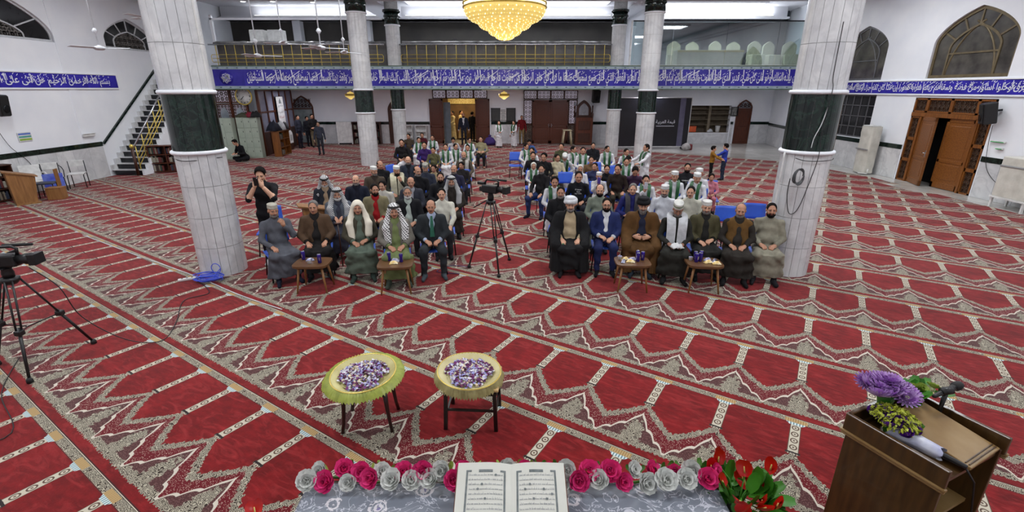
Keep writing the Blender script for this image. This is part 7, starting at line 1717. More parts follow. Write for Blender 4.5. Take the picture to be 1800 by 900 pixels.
def ribbon(pts, widths, dirs, th=0.012, closed=False):
    """cloth strip along pts; dirs = width direction at each point"""
    P = [Vector(p) for p in pts]; mb = MB(); vs = []; n = len(P)
    for i in range(n):
        t = (P[min(i + 1, n - 1)] - P[max(i - 1, 0)]).normalized(); d = Vector(dirs[i]); d = (d - t * d.dot(t)).normalized(); nn = t.cross(d); w_ = widths[i] / 2
        vs += [tuple(P[i] - d * w_ - nn * th / 2), tuple(P[i] + d * w_ - nn * th / 2), tuple(P[i] + d * w_ + nn * th / 2), tuple(P[i] - d * w_ + nn * th / 2)]
    fs = [(0, 1, 2, 3), tuple(4 * (n - 1) + k for k in (3, 2, 1, 0))]
    for i in range(n - 1):
        for k in range(4): q = (k + 1) % 4; fs.append((4 * i + q, 4 * i + k, 4 * i + 4 + k, 4 * i + 4 + q))
    mb.add(vs, fs, 0, False); return mb
def smooth_pts(pts, k=4):
    P = [Vector(p) for p in pts]; out = []
    for i in range(len(P) - 1):
        p0, p1, p2, p3 = P[max(i - 1, 0)], P[i], P[i + 1], P[min(i + 2, len(P) - 1)]
        for j in range(k): u = j / k; out.append(0.5 * ((2 * p1) + (p2 - p0) * u + (2 * p0 - 5 * p1 + 4 * p2 - p3) * u * u + (3 * p1 - p0 - 3 * p2 + p3) * u ** 3))
    return out + [P[-1]]
def scarf_mesh(b, width, end_z, belly=1.0, out=0.0):
    """scarf round the neck with both ends hanging down the front"""
    st = b['pose'] == 'stand'; dz = .39 if st else 0.0; q = b['q']
    half = [((0, .135, 1.075), (0, 0, 1)), ((.07, .10, 1.085), (.3, 0, 1)), ((.10, .03, 1.10), (.7, .5, .5)), ((.10, -.06, 1.075), (1, .2, .2)), ((.095, -.125 - out, .98), (1, 0, 0)), ((.09, -.145 * belly - out, .86), (1, 0, 0)), ((.09, -.15 * belly - out, .74), (1, 0, 0)), ((.09, -.155 * belly - out, end_z), (1, 0, 0))]
    seq = [((-p[0], p[1], p[2]), (-d[0], d[1], d[2])) for p, d in half[:0:-1]] + half
    seq = [(p, ((-d[0], -d[1], -d[2]) if i < len(half) - 1 else d)) for i, (p, d) in enumerate(seq)]
    pts = [q(p[0], p[1], p[2] + dz) for p, d in seq]; S = smooth_pts(pts); D = smooth_pts([d for p, d in seq])
    return ribbon(S, [width] * len(S), D)
# ================================================================ the crowd
SKIN = [mat('skin_%d' % i, c, tuple(v * .9 for v in c), 18, 0.55) for i, c in enumerate(((202, 152, 124), (180, 130, 103), (214, 166, 138), (146, 100, 78)))]
EYEW = mat('eye_white', (158, 146, 138), None, 5, 0.3); LIPM = mat('lips', (146, 84, 76), None, 9, 0.5); HAIRB = mat('black_hair', (15, 12, 11), (22, 18, 16), 40, 0.85, spec=0.12, bump=0.6, bscale=70); HAIRG = mat('grey_hair', (120, 116, 112), (90, 86, 84), 40, 0.85, spec=0.15); HAIRW = mat('white_hair', (196, 194, 190), (170, 168, 164), 40, 0.85, spec=0.15)
FAB = {}
def fab(c, kind='plain'):
    """woven cloth of one colour"""
    key = (tuple(c), kind)
    if key not in FAB:
        FAB[key] = mat('cloth_%d_%d_%d_%s' % (c[0], c[1], c[2], kind), c, tuple(v * 0.82 for v in c), 9, 0.85, bump=0.5, bscale=17, spec=0.2)
    return FAB[key]
def chequer(name, c1, c2, sc):
    m, nt, b, tc = base(name, 0.85, spec=0.2); X.nt = nt
    sp = nt.nodes.new('ShaderNodeSeparateXYZ'); nt.links.new(tc.outputs['Object'], sp.inputs[0])
    a = (X(sp.outputs[0]) * sc + X(sp.outputs[2]) * sc * 0.8).fract(); c_ = (X(sp.outputs[2]) * sc - X(sp.outputs[0]) * sc * 0.8 + X(sp.outputs[1]) * sc).fract()
    nt.links.new(mixc(nt, (a < 0.5) * (c_ < 0.62), L(c1), L(c2)), b.inputs['Base Color']); return m
KEFF = chequer('black_white_chequer', (214, 214, 214), (24, 24, 26), 21); KEFG = chequer('grey_white_chequer', (190, 190, 190), (46, 46, 50), 30); GHUT = mat('cream_white_cloth', (222, 216, 200), (206, 198, 180), 4, 0.85)
WHT = (216, 216, 220); GREEN = mat('green_satin', (20, 88, 40), (12, 64, 28), 9, 0.45)
CHB = mat('chair_blue', (52, 96, 204), (42, 82, 184), 4, 0.4)
# stacking chair
def make_chair():
    t = empty('stacking_chair', (0, 0, 0))
    rows = []
    for i in range(7):
        u = i / 6; rows.append([((j / 6 - .5) * .44, -.21 + .42 * u, .445 - .018 * math.sin(PI * j / 6) - .012 * math.sin(PI * u) + (.02 if i == 0 else 0) * -1) for j in range(7)])
    o = MB().sheet(rows).build('seat', CHB, t); m_ = o.modifiers.new('t', 'SOLIDIFY'); m_.thickness = .012
    rows = []
    for i in range(7):
        u = i / 6; rows.append([((j / 6 - .5) * (.43 - .03 * u), .225 + .06 * u + .03 * math.cos((j / 6 - .5) * PI) - .03, .56 + .30 * u) for j in range(7)])
    o = MB().sheet(rows).build('backrest', CHB, t); m_ = o.modifiers.new('t', 'SOLIDIFY'); m_.thickness = .012
    for s in (-1, 1):
        MB().tube([(s * .19, .20, .43), (s * .195, .245, .56), (s * .19, .285, .82)], .011, 6).build('back_upright', STEEL, t)
        for y0, y1 in ((-.18, -.23), (.17, .24)): MB().tube([(s * .18, y0, .43), (s * .215, y1, .0)], .0115, 6).build('leg', STEEL, t)
    return t
CHAIR0 = make_chair(); chair_used = [False]
def chair(x, y, rz, label):
    t = CHAIR0 if not chair_used[0] else copy_tree(CHAIR0); chair_used[0] = True
    t.location = (x, y, 0.013); t.rotation_euler = (0, 0, rz); tag(t, label, 'chair', 'blue stacking chairs of the audience'); return t
def person(x, y, yaw, b, label, up, lo=None, feet=(30, 30, 34), skin=0, wear=(), s=1.0, z=0.013, jk=None, inner=None, sit=True, chairlab=None, scarf=None, extra=None, headm=None, girl=False):
    """wear = ((template, material), ...); up / lo = cloth colours; jk = jacket or cloak colour"""
    upm = up if not isinstance(up, tuple) else fab(up); lom = upm if lo is None else (lo if not isinstance(lo, tuple) else fab(lo))
    o = obj('person', b['me'], loc=(x, y, z), rot=(0, 0, yaw)); o.scale = (s, s, s)
    recolor(o, [SKIN[skin], upm, lom, fab(feet), EYEW, HAIRB, LIPM, upm]); tag(o, label, 'person')
    for k, me in b['exme'].items():
        c = obj(k, me, parent=o); recolor(c, [jk if not isinstance(jk, tuple) else fab(jk)])
    for nm, m_ in wear:
        c = obj(HNAME[nm], HMESH[nm], parent=o); c.matrix_local = b['head']; recolor(c, list(m_) if isinstance(m_, tuple) else [m_])
    if scarf:
        m_, wd, ez, outw = scarf; key = ('scarf', id(b), wd, ez, outw)
        if key not in BODY: BODY[key] = scarf_mesh(b, wd, ez, 1.0, outw).mesh('scarf')
        c = obj('scarf', BODY[key], parent=o)
        if not BODY[key].materials: BODY[key].materials.append(m_)
        recolor(c, [m_])
    if sit and chairlab: chair(x, y, yaw, 'blue stacking chair under the ' + chairlab)
    return o
PX = {}
person(-3.858, 7.504, 0.650, get_body('f1', spread=1.3, h=0.0115, L='mouth', R='thigh', head=(0.12, 0, 0.1), seed=1), 'elderly man in a grey robe and pale cap with his hand at his mouth', (88,90,98), feet=(24,28,44), wear=(('cap',fab((176,172,160))),('beard',HAIRG)), skin=1, s=0.93, z=0.013, chairlab='elderly man in the grey robe')
person(-3.299, 7.737, 0.321, get_body('f2', spread=1.3, h=0.0115, jacket='open', R='thigh', L='thigh', head=(0.05, 0, -0.1), belly=1.12, seed=2), 'man in a brown jacket over a black robe, short grey hair', (30,28,28), jk=(84,64,48), wear=(('hair',HAIRG),('moustache',HAIRG)), skin=1, s=0.93, z=0.013, chairlab='man in the brown jacket')
person(-2.552, 7.698, 0.267, get_body('f3', spread=1.3, h=0.0115, jacket='open', R='lap', L='lap2', head=(0.05, 0, 0), belly=1.15, seed=3), 'man in a plain white headdress, olive coat and sage robe', (92,104,92), feet=(52,66,60), jk=(70,66,54), wear=(('ghutra',GHUT),('moustache',HAIRG)), skin=1, s=0.93, z=0.013, chairlab='man in the white headdress')
person(-1.897, 7.466, 0.221, get_body('f4', spread=1.3, h=0.0115, jacket='open', R='lap', L='lap', head=(0.1, 0, 0.05), seed=4), 'man in a black and white chequered headdress and light green robe', (112,124,80), feet=(70,80,70), jk=(112,108,100), wear=(('ghutra',KEFF),('agal',BLACK),('moustache',HAIRB)), skin=1, s=0.93, z=0.013, chairlab='man in the chequered headdress')
PX['tie'] = person(-1.354, 7.778, 0.164, get_body('f5', h=0.0115, jacket='suit', robe=False, R='lap', L='lap', spread=1.35, head=(0.08, 0, -0.05), seed=5), 'man in a charcoal suit with a green tie', (170,182,206), lo=(44,48,52), feet=(74,84,90), jk=(44,48,52), wear=(('bald',HAIRB),('moustache',HAIRB)), skin=1, s=0.93, z=0.013, chairlab='man in the charcoal suit')
PX['beads'] = person(0.990, 7.901, -0.055, get_body('f6', spread=1.2, h=0.0115, cloak='open', R='thigh', L='thigh', head=(0.05, 0, 0), seed=6), 'cleric in a white turban, black cloak and beige gown holding beads', (176,158,128), lo=(28,28,30), feet=(24,24,26), jk=(24,24,26), wear=(('turban',fab((216,218,222))),('beard',HAIRG)), s=0.93, z=0.013, chairlab='white turbaned cleric')
PX['glasses'] = person(1.613, 7.942, -0.112, get_body('f7', h=0.0115, jacket='suit', robe=False, R='lap2', L='lap', spread=1.1, head=(0.05, 0, -0.08), seed=7, belly=1.05), 'man in a royal blue suit with glasses and a white shirt', (210,212,216), lo=(34,42,84), feet=(20,20,24), jk=(36,46,92), wear=(('hair',HAIRB),('beard',HAIRB)), s=0.93, z=0.013, chairlab='man in the royal blue suit')
person(2.209, 7.859, -0.166, get_body('f8', spread=1.2, h=0.0115, cloak='wrap', R='belly', L='belly', head=(0.15, 0, 0), seed=8, belly=1.05), 'cleric in a black turban and brown cloak with a grey beard', (34,38,58), lo=(86,60,32), feet=(40,50,60), jk=(92,64,34), wear=(('turban',fab((22,22,26))),('longbeard',HAIRG)), s=0.93, z=0.013, chairlab='black turbaned cleric')
PX['tissue'] = person(2.706, 7.586, -0.217, get_body('f9', spread=1.3, h=0.0115, R='lap', L='lap', head=(0.42, 0, 0), seed=9), 'man in a striped cap with a white shawl over a dark robe', (44,44,40), feet=(26,26,28), scarf=(fab((200,202,206)),.15,.60,.012), wear=(('tallcap',(fab((206,206,200)),fab((120,140,110)))),('beard',HAIRG)), skin=3, s=0.93, z=0.013, chairlab='man in the striped cap')
person(3.233, 7.737, -0.106, get_body('f10', spread=1.3, h=0.0115, jacket='open', R='lap', L='lap2', head=(0.1, 0, -0.15), seed=10), 'man in a white skull cap and olive jacket over a dark robe', (36,36,34), feet=(30,32,34), jk=(80,76,54), wear=(('cap',fab((210,208,204))),('beard',HAIRG)), s=0.93, z=0.013, chairlab='man in the olive jacket')
person(3.693, 7.504, -0.301, get_body('f11', spread=1.3, h=0.0115, jacket='vest', R='lap', L='lap', head=(0.15, 0, -0.1), belly=1.15, seed=11), 'balding man in a tan vest over a dark brown robe', (46,42,38), feet=(24,24,26), jk=(100,72,36), wear=(('bald',HAIRG),('beard',HAIRG)), skin=1, s=0.93, z=0.013, chairlab='man in the tan vest')
person(4.207, 7.542, -0.337, get_body('f12', spread=1.3, h=0.0115, R='lap', L='lap', head=(0.02, 0, 0.0), belly=1.22, seed=12), 'man with short black hair and beard in a stone beige robe', (140,136,120), wear=(('hair',HAIRB),('beard',HAIRB)), skin=1, s=0.93, z=0.013, chairlab='man in the stone beige robe')
person(-3.262, 8.765, 0.280, get_body('s1', h=0.0135, jacket='open', R='cane', L='cane', head=(0.1, 0, 0.05)), 'old man in a grey jacket and chequered headdress, hands on a cane', (58,60,72), jk=(86,92,102), wear=(('ghutra',KEFG),('agal',BLACK),('beard',HAIRW)), skin=1, s=0.93, z=0.013, chairlab='old man with the cane')
person(-3.982, 10.074, 0.283, get_body('s2', h=0.0135, jacket='open', R='lap', L='lap', head=(0.35, 0, 0)), 'old man in a dark blazer, beige shirt and chequered headdress looking down', (150,128,104), jk=(40,42,50), wear=(('ghutra',KEFG),('agal',BLACK),('beard',HAIRW)), skin=1, s=0.93, z=0.013, chairlab='old man in the dark blazer')
person(-3.364, 10.230, 0.244, get_body('s3', h=0.0135, jacket='suit', robe=False, R='lap', L='lap', head=(0.05, 0, 0)), 'balding man in a navy zip jacket behind the white headdress', (26,28,40), lo=(30,30,36), jk=(26,30,44), wear=(('bald',HAIRG),('beard',HAIRG)), s=0.93, z=0.013, chairlab='balding man in the navy jacket')
person(-2.678, 9.194, 0.228, get_body('s4', h=0.0135, jacket='open', robe=False, R='lap', L='lap', head=(0.05, 0, 0.3)), 'man in a red shirt and khaki jacket', (160,30,34), lo=(50,48,44), jk=(124,116,88), wear=(('hair',HAIRB),('beard',HAIRB)), skin=1, s=0.93, z=0.013, chairlab='man in the red shirt')
person(-1.981, 8.925, 0.186, get_body('s5', h=0.0135, jacket='open', robe=False, R='lap', L='lap', head=(0.05, 0, 0)), 'white bearded man in a black cardigan over a pale striped shirt', (170,180,172), lo=(34,34,38), jk=(24,24,28), wear=(('hair',HAIRG),('beard',HAIRW)), skin=1, s=0.93, z=0.013, chairlab='white bearded man in the black cardigan')
person(-1.313, 8.771, 0.139, get_body('s6', h=0.0135, robe=False, R='knee', L='knee', head=(0.02, 0, 0)), 'young man in a cream sweater behind the charcoal suit', (206,204,190), lo=(48,50,54), wear=(('hair',HAIRB),), s=0.93, z=0.013, chairlab='young man in the cream sweater')
person(-2.751, 10.048, 0.212, get_body('m1', h=0.015, robe=False, head=(0.1, 0, -0.4)), 'boy in an off white sweater turned to his left', (200,196,184), lo=(60,60,66), wear=(('mop',HAIRB),), s=0.86, z=0.013, chairlab='boy in the off white sweater')
person(-3.301, 11.428, 0.214, get_body('m2', h=0.015, jacket='open', robe=True, head=(0.1, 0, 0.7)), 'man in a white cap and brown jacket turned sideways', (60,50,44), jk=(70,60,50), wear=(('cap',fab((212,212,208))),('beard',HAIRG)), skin=1, s=0.93, z=0.013, chairlab='man in the white cap and brown jacket')
person(-3.410, 12.416, 0.201, get_body('m3', h=0.015, robe=False, head=(0.1, 0, 0.5)), 'balding man in a black shirt seen sideways at the end of the row', (24,24,26), lo=(36,36,40), wear=(('bald',HAIRB),), skin=1, s=0.93, z=0.013, chairlab='balding man in the black shirt')
person(-2.776, 11.511, 0.184, get_body('m4', h=0.015, L='mouth', R='lap', robe=True, head=(0.15, 0, 0.5)), 'man in a white cap with a cream shawl, hand at his chin', (52,52,44), scarf=(fab((206,200,172)),.16,.62,.012), wear=(('cap',fab((214,214,210))),('beard',HAIRB)), skin=1, s=0.93, z=0.013, chairlab='man in the cream shawl')
person(-2.860, 13.244, 0.162, get_body('m5', h=0.015, jacket='suit', robe=False, head=(0.05, 0, 0)), 'shaven headed man in a dark blue coat in the fifth row', (24,26,32), lo=(30,30,34), jk=(42,48,60), wear=(('beard',HAIRG),), s=0.93, z=0.013, chairlab='shaven headed man')
person(-2.180, 11.026, 0.159, get_body('m3'), 'heavy dark haired man in a black sweater looking sideways', (20,20,24), lo=(30,30,34), wear=(('bald',HAIRB),('beard',HAIRG)), skin=1, s=0.98, z=0.013, chairlab='man in the black sweater')
person(-2.125, 9.967, 0.174, get_body('m5'), 'man with thinning hair in a slate jacket behind the white beard', (150,150,156), lo=(40,42,50), jk=(50,52,62), wear=(('bald',HAIRB),), skin=1, s=0.93, z=0.013, chairlab='man in the slate jacket')
person(-2.156, 11.922, 0.144, get_body('m6', h=0.015, robe=True, head=(0.35, 0, 0)), 'man in a grey knit cap and navy robe looking down', (48,52,66), wear=(('cap',fab((150,148,140))),('beard',HAIRG)), skin=1, s=0.93, z=0.013, chairlab='man in the grey knit cap')
person(-2.043, 12.520, 0.131, get_body('m1'), 'boy in a beige sweater beside the grey knit cap', (160,142,110), lo=(60,50,44), wear=(('mop',HAIRB),), skin=1, s=0.84, z=0.013, chairlab='boy in the beige sweater')
person(-1.586, 10.548, 0.129, get_body('m7', h=0.015, jacket='open', robe=False, head=(0.0, 0, 0)), 'man in a black jacket with black hair above the cream sweater', (30,30,32), lo=(36,36,40), jk=(26,26,30), wear=(('hair',HAIRB),('beard',HAIRB)), skin=1, s=0.93, z=0.013, chairlab='man in the black jacket')
person(-1.285, 10.052, 0.118, get_body('m2b', h=0.015, jacket='open', robe=True, head=(0.1, 0, 0)), 'old man in a chequered headdress and dark brown coat by the aisle', (46,40,36), jk=(44,38,34), wear=(('ghutra',KEFG),('agal',BLACK),('beard',HAIRG)), skin=1, s=0.93, z=0.013, chairlab='old man in the dark brown coat')
person(-1.415, 11.682, 0.106, get_body('m3b', h=0.015, robe=False, R='thigh', L='thigh', head=(0.05, 0, -0.3)), 'man in a navy shirt and blue trousers by the aisle', (40,40,62), lo=(52,56,120), wear=(('bald',HAIRB),('beard',HAIRG)), skin=1, s=0.93, z=0.013, chairlab='man in the navy shirt')
person(-1.392, 13.216, 0.091, get_body('m1'), 'boy in a dark shirt before the grey scarf man', (34,32,34), lo=(40,40,44), wear=(('mop',HAIRB),), skin=1, s=0.82, z=0.013, chairlab='boy in the dark shirt')
person(-1.430, 14.310, 0.085, get_body('m6b', h=0.015, robe=False, R='thigh', L='thigh', head=(0.05, 0, -0.1)), 'man in a brown sweater with a pale grey scarf by the aisle', (84,76,66), lo=(60,56,52), scarf=(fab((170,168,164)),.11,.72,.012), wear=(('bald',HAIRG),('beard',HAIRG)), skin=1, s=0.93, z=0.013, chairlab='man with the pale grey scarf')
person(-3.937, 17.381, 0.160, get_body('k6', h=0.016, robe=False, lean=0.1, head=(0.1, 0, 0), headscale=1.13, R='lap', L='lap'), 'young man in a black jacket at the left end of the far rows', (26,24,26), lo=(50,40,34), wear=(('hair',HAIRB),), skin=1, s=0.95, z=0.035, chairlab='young man in the black jacket')
person(-4.410, 20.842, 0.146, get_body('k3', h=0.016, robe=False, head=(0.1, 0, -0.35), headscale=1.13, R='thigh', L='thigh'), 'boy in a brown jacket in the last left row', (70,58,46), lo=(40,40,44), wear=(('hair',HAIRB),), skin=1, s=0.83, z=0.088, chairlab='boy in the brown jacket')
person(-3.675, 19.225, -0.064, get_body('k2', h=0.016, robe=True, head=(0.15, 0, 0.5), headscale=1.13, R='thigh', L='thigh'), 'boy in white with a green scarf beside the purple jacket', (212,212,216), scarf=(GREEN,.085,.60,0), wear=(('hair',HAIRB),), skin=1, s=0.83, z=0.088, chairlab='boy in white beside the purple jacket')
person(-3.919, 21.353, 0.129, get_body('k6'), 'boy in a maroon shirt in the last left row', (84,28,40), lo=(40,40,44), wear=(('hair',HAIRB),), skin=1, s=0.83, z=0.088, chairlab='boy in the maroon shirt')
person(-3.057, 16.955, 0.132, get_body('k6'), 'boy in a purple jacket among the scarved boys', (58,34,96), lo=(40,40,50), wear=(('hair',HAIRB),), skin=1, s=0.90, z=0.057, chairlab='boy in the purple jacket')
person(-3.278, 20.118, 0.117, get_body('k1', h=0.016, robe=True, head=(0.05, 0, 0), headscale=1.13, R='lap', L='lap'), 'boy in white with a green scarf at the back of the left block', (212,212,216), scarf=(GREEN,.085,.60,0), wear=(('hair',HAIRB),), skin=1, s=0.83, z=0.088, chairlab='boy in white at the back')
person(-2.250, 16.417, 0.110, get_body('k1'), 'boy in white with a green scarf in the middle of the left block', (212,212,216), scarf=(GREEN,.085,.60,0), wear=(('hair',HAIRB),), skin=1, s=0.88, z=0.066, chairlab='boy in white in the middle')
person(-2.351, 19.570, 0.091, get_body('k5', h=0.016, robe=True, lean=0.55, head=(0.7, 0, 0), headscale=1.13, R='thigh', L='thigh'), 'boy in white bending forward in the left block', (212,212,216), wear=(('hair',HAIRB),), skin=1, s=0.83, z=0.088, chairlab='boy in white bending forward')
person(-1.965, 16.955, 0.091, get_body('k2'), 'dark haired boy in white with a green scarf by the bending boy', (212,212,216), scarf=(GREEN,.085,.60,0), wear=(('hair',HAIRB),), skin=1, s=0.83, z=0.088, chairlab='boy in white by the bending boy')
person(-1.519, 16.626, 0.276, get_body('k3'), 'boy in white with a green scarf near the aisle, left block', (212,212,216), lo=(210,210,214), scarf=(GREEN,.085,.60,0), wear=(('hair',HAIRB),), skin=1, s=0.83, z=0.088, chairlab='boy in white near the aisle')
person(-1.688, 19.303, 0.070, get_body('k2'), 'small boy in white with a green scarf at the aisle end', (212,212,216), scarf=(GREEN,.085,.60,0), wear=(('hair',HAIRB),), skin=1, s=0.80, z=0.101, chairlab='small boy in white at the aisle end')
person(-1.244, 19.454, 0.055, get_body('m7b', h=0.015, robe=False, R='belly', L='belly', head=(0.05, 0, -0.1)), 'young man in a khaki shirt with folded arms at the aisle', (146,138,108), lo=(30,28,30), feet=(150,110,90), wear=(('hair',HAIRB),), s=0.90, z=0.013, chairlab='young man in the khaki shirt')
person(-3.414, 14.234, 1.175, get_body('k5'), 'boy in white leaning over to the right in the left block', (212,212,216), wear=(('hair',HAIRB),), skin=1, s=0.83, z=0.088, chairlab='boy in white leaning over')
person(-2.619, 16.138, 0.117, get_body('k3'), 'boy in a dull green jacket behind the beige sweater', (86,84,58), lo=(50,46,40), wear=(('hair',HAIRB),), skin=1, s=0.80, z=0.101, chairlab='boy in the dull green jacket')
person(0.657, 18.752, -0.009, get_body('k5'), 'boy in a denim blue shirt bending over in the last right row', (70,100,160), lo=(40,44,60), wear=(('hair',HAIRB),), skin=1, s=0.83, z=0.088, chairlab='boy in the denim shirt')
person(0.496, 16.955, 0.196, get_body('k2'), 'boy in white with a green scarf beside the empty chair', (212,212,216), scarf=(GREEN,.085,.60,0), wear=(('hair',HAIRB),), skin=1, s=0.83, z=0.088, chairlab='boy in white beside the empty chair')
person(0.646, 15.708, -0.010, get_body('k3'), 'boy in white with a green scarf behind the black jacket, right block', (212,212,216), lo=(206,206,210), scarf=(GREEN,.085,.60,0), wear=(('hair',HAIRB),), skin=1, s=0.83, z=0.088, chairlab='boy in white behind the black jacket')
person(0.620, 14.310, -0.011, get_body('k6'), 'boy in a black jacket at the aisle side of the right block', (28,26,30), lo=(60,40,40), wear=(('hair',HAIRB),), skin=1, s=0.88, z=0.066, chairlab='boy in the black jacket')
person(0.918, 13.848, -0.024, get_body('k3'), 'boy with thick black hair in a black top', (22,22,24), lo=(30,30,40), wear=(('mop',HAIRB),), skin=1, s=0.90, z=0.057, chairlab='boy with thick black hair')
person(0.589, 13.062, -0.010, get_body('k1'), 'small child in white with a pale hood and green scarf', (212,212,216), scarf=(GREEN,.085,.60,0), wear=(('hood',fab((200,198,190))),), skin=1, s=0.72, z=0.136, chairlab='small child with the pale hood')
person(0.721, 11.682, -0.469, get_body('m8', h=0.014, robe=False, R='knee', L='knee', spread=1.5, head=(0.05, 0, 0.25)), 'man in a black sweater and blue jeans sitting at the aisle', (24,23,25), lo=(40,54,96), feet=(24,26,40), wear=(('hair',HAIRB),('beard',HAIRG)), skin=1, s=0.93, z=0.013, chairlab='man in the blue jeans')
person(1.678, 16.467, -0.051, get_body('k3'), 'boy in an olive jacket with a grey scarf, right block', (74,76,54), lo=(50,50,44), wear=(('hair',HAIRB),), skin=1, s=0.90, z=0.057, chairlab='boy in the olive jacket')
person(1.318, 14.078, -0.044, get_body('k2'), 'boy in a cream shirt turned to the white cap', (196,186,158), lo=(70,64,60), wear=(('hair',HAIRB),), skin=1, s=0.83, z=0.088, chairlab='boy in the cream shirt')
person(1.573, 14.537, -0.053, get_body('k5'), 'boy in white with a white cap and green scarf looking down', (212,212,216), scarf=(GREEN,.085,.60,0), wear=(('cap',fab((210,210,208))),), skin=1, s=0.83, z=0.088, chairlab='boy in the white cap looking down')
person(2.048, 16.153, 0.433, get_body('k2'), 'boy in white seen sideways in the right block', (212,212,216), scarf=(GREEN,.085,.60,0), wear=(('hair',HAIRB),), skin=1, s=0.83, z=0.088, chairlab='boy in white seen sideways')
person(2.240, 15.273, -0.080, get_body('k1'), 'boy in white with a broad green scarf, centre of the right block', (212,212,216), scarf=(GREEN,.085,.60,0), wear=(('hair',HAIRB),), skin=1, s=0.90, z=0.057, chairlab='boy in white, centre of the right block')
person(2.902, 17.386, -0.094, get_body('m5'), 'young man in a black coat at the back of the right block', (22,22,26), lo=(26,26,30), jk=(20,22,28), wear=(('hair',HAIRB),), skin=1, s=0.88, z=0.013, chairlab='young man in the black coat')
person(3.180, 16.175, -0.112, get_body('m9', h=0.015, robe=True, head=(0.1, 0, 0.6), R='lap', L='thigh'), 'young man in white with a green scarf turned to the boys', (212,212,216), scarf=(GREEN,.09,.60,0), wear=(('hair',HAIRB),), skin=1, s=0.90, z=0.013, chairlab='young man in white turned to the boys')
person(3.644, 15.424, -0.137, get_body('k2'), 'boy in white with a scarf facing the standing boy', (212,212,216), scarf=(GREEN,.085,.60,0), wear=(('hair',HAIRB),), skin=1, s=0.83, z=0.088, chairlab='boy in white facing the standing boy')
person(3.151, 13.975, 0.470, get_body('k5'), 'boy in white seen from behind the blue chair', (212,212,216), scarf=(GREEN,.085,.60,0), wear=(('hair',HAIRB),), skin=1, s=0.83, z=0.088, chairlab='boy in white behind the blue chair')
person(3.151, 13.248, -0.138, get_body('k1'), 'boy in white with a green scarf above the printed shirt', (212,212,216), scarf=(GREEN,.085,.60,0), wear=(('hair',HAIRB),), skin=1, s=0.83, z=0.088, chairlab='boy in white above the printed shirt')
person(2.246, 13.679, -0.090, get_body('k6'), 'boy in a brown and white sweater, right block', (112,86,62), lo=(60,60,70), wear=(('hair',HAIRB),), skin=1, s=0.83, z=0.088, chairlab='boy in the brown sweater')
person(2.191, 12.684, -0.099, get_body('k3'), 'boy in a slate blue jacket, right block', (48,52,84), lo=(40,42,60), wear=(('hair',HAIRB),), skin=1, s=0.78, z=0.110, chairlab='boy in the slate blue jacket')
person(2.422, 12.236, -0.108, get_body('k6'), 'boy in a black shirt leaning back, right block', (26,26,30), lo=(40,40,50), wear=(('hair',HAIRB),), skin=1, s=0.80, z=0.101, chairlab='boy in the black shirt')
person(2.586, 11.672, -0.127, get_body('k3'), 'boy in a dark printed shirt and dark trousers', (38,28,24), lo=(50,48,40), wear=(('hair',HAIRB),), skin=1, s=0.90, z=0.057, chairlab='boy in the dark printed shirt')
person(3.040, 11.934, -0.149, get_body('k5'), 'boy in a plum jacket looking down at a phone', (74,52,78), lo=(60,56,70), wear=(('hair',HAIRB),), skin=1, s=0.85, z=0.079, chairlab='boy in the plum jacket')
PX['phone'] = person(2.081, 11.384, -0.101, get_body('k4', h=0.016, robe=True, head=(0.1, 0, 0), headscale=1.13, R='phone_s', L='lap'), 'small child in a white cap holding a phone to the face', (190,188,190), wear=(('cap',fab((206,204,204))),), skin=1, s=0.74, z=0.127, chairlab='small child with a phone')
PX['print'] = person(1.477, 10.574, -0.071, get_body('k6'), 'boy in a black sweatshirt with white lettering', (20,21,26), lo=(30,32,40), wear=(('hair',HAIRB),), skin=1, s=0.92, z=0.048, chairlab='boy in the black sweatshirt')
person(1.769, 12.404, -0.075, get_body('k1'), 'child in white with a pale hood behind the black sweatshirt', (212,212,216), wear=(('hood',fab((204,200,196))),), skin=1, s=0.76, z=0.119, chairlab='child with the pale hood')
person(0.903, 10.047, -0.035, get_body('k1'), 'boy in white with a green scarf behind the white turban', (212,212,216), scarf=(GREEN,.085,.60,0), wear=(('mop',HAIRB),), skin=1, s=0.88, z=0.066, chairlab='boy in white behind the white turban')
PX['phone_b'] = person(2.934, 10.417, -0.166, get_body('k4'), 'boy in white with a green scarf holding up a phone', (212,212,216), scarf=(GREEN,.085,.60,0), wear=(('hair',HAIRB),), skin=1, s=0.84, z=0.083, chairlab='boy in white holding up a phone')
person(3.704, 10.830, -0.204, get_body('k1'), 'boy in a white cap and green scarf behind the white robed man', (212,212,216), scarf=(GREEN,.085,.60,0), wear=(('cap',fab((212,212,210))),), skin=1, s=0.86, z=0.075, chairlab='boy in the white cap and green scarf')
PX['givenchy'] = person(4.378, 11.948, -0.218, get_body('m8b', h=0.014, robe=False, R='lap', L='lap', head=(0.05, 0, -0.1)), 'bearded man in a black sweatshirt with white lettering', (26,26,30), lo=(30,30,34), wear=(('hair',HAIRB),('beard',HAIRB)), skin=1, s=0.93, z=0.013, chairlab='bearded man in the black sweatshirt')
person(4.133, 10.620, -0.633, get_body('k2'), 'boy in a white cap and green scarf beside the pink jacket', (212,212,216), scarf=(GREEN,.085,.60,0), wear=(('cap',fab((212,212,210))),), skin=1, s=0.86, z=0.075, chairlab='boy in the white cap beside the pink jacket')
person(4.420, 11.255, -0.235, get_body('k1'), 'person in white with a white cap behind the capped boy', (212,212,216), wear=(('cap',fab((206,206,204))),), skin=1, s=0.86, z=0.075, chairlab='person in white behind the capped boy')
person(4.832, 11.543, -0.249, get_body('k6'), 'little girl in a pink jacket on a blue chair', (206,130,146), lo=(196,120,130), wear=(('mop',HAIRB),), skin=1, s=0.68, z=0.154, chairlab='little girl in the pink jacket')
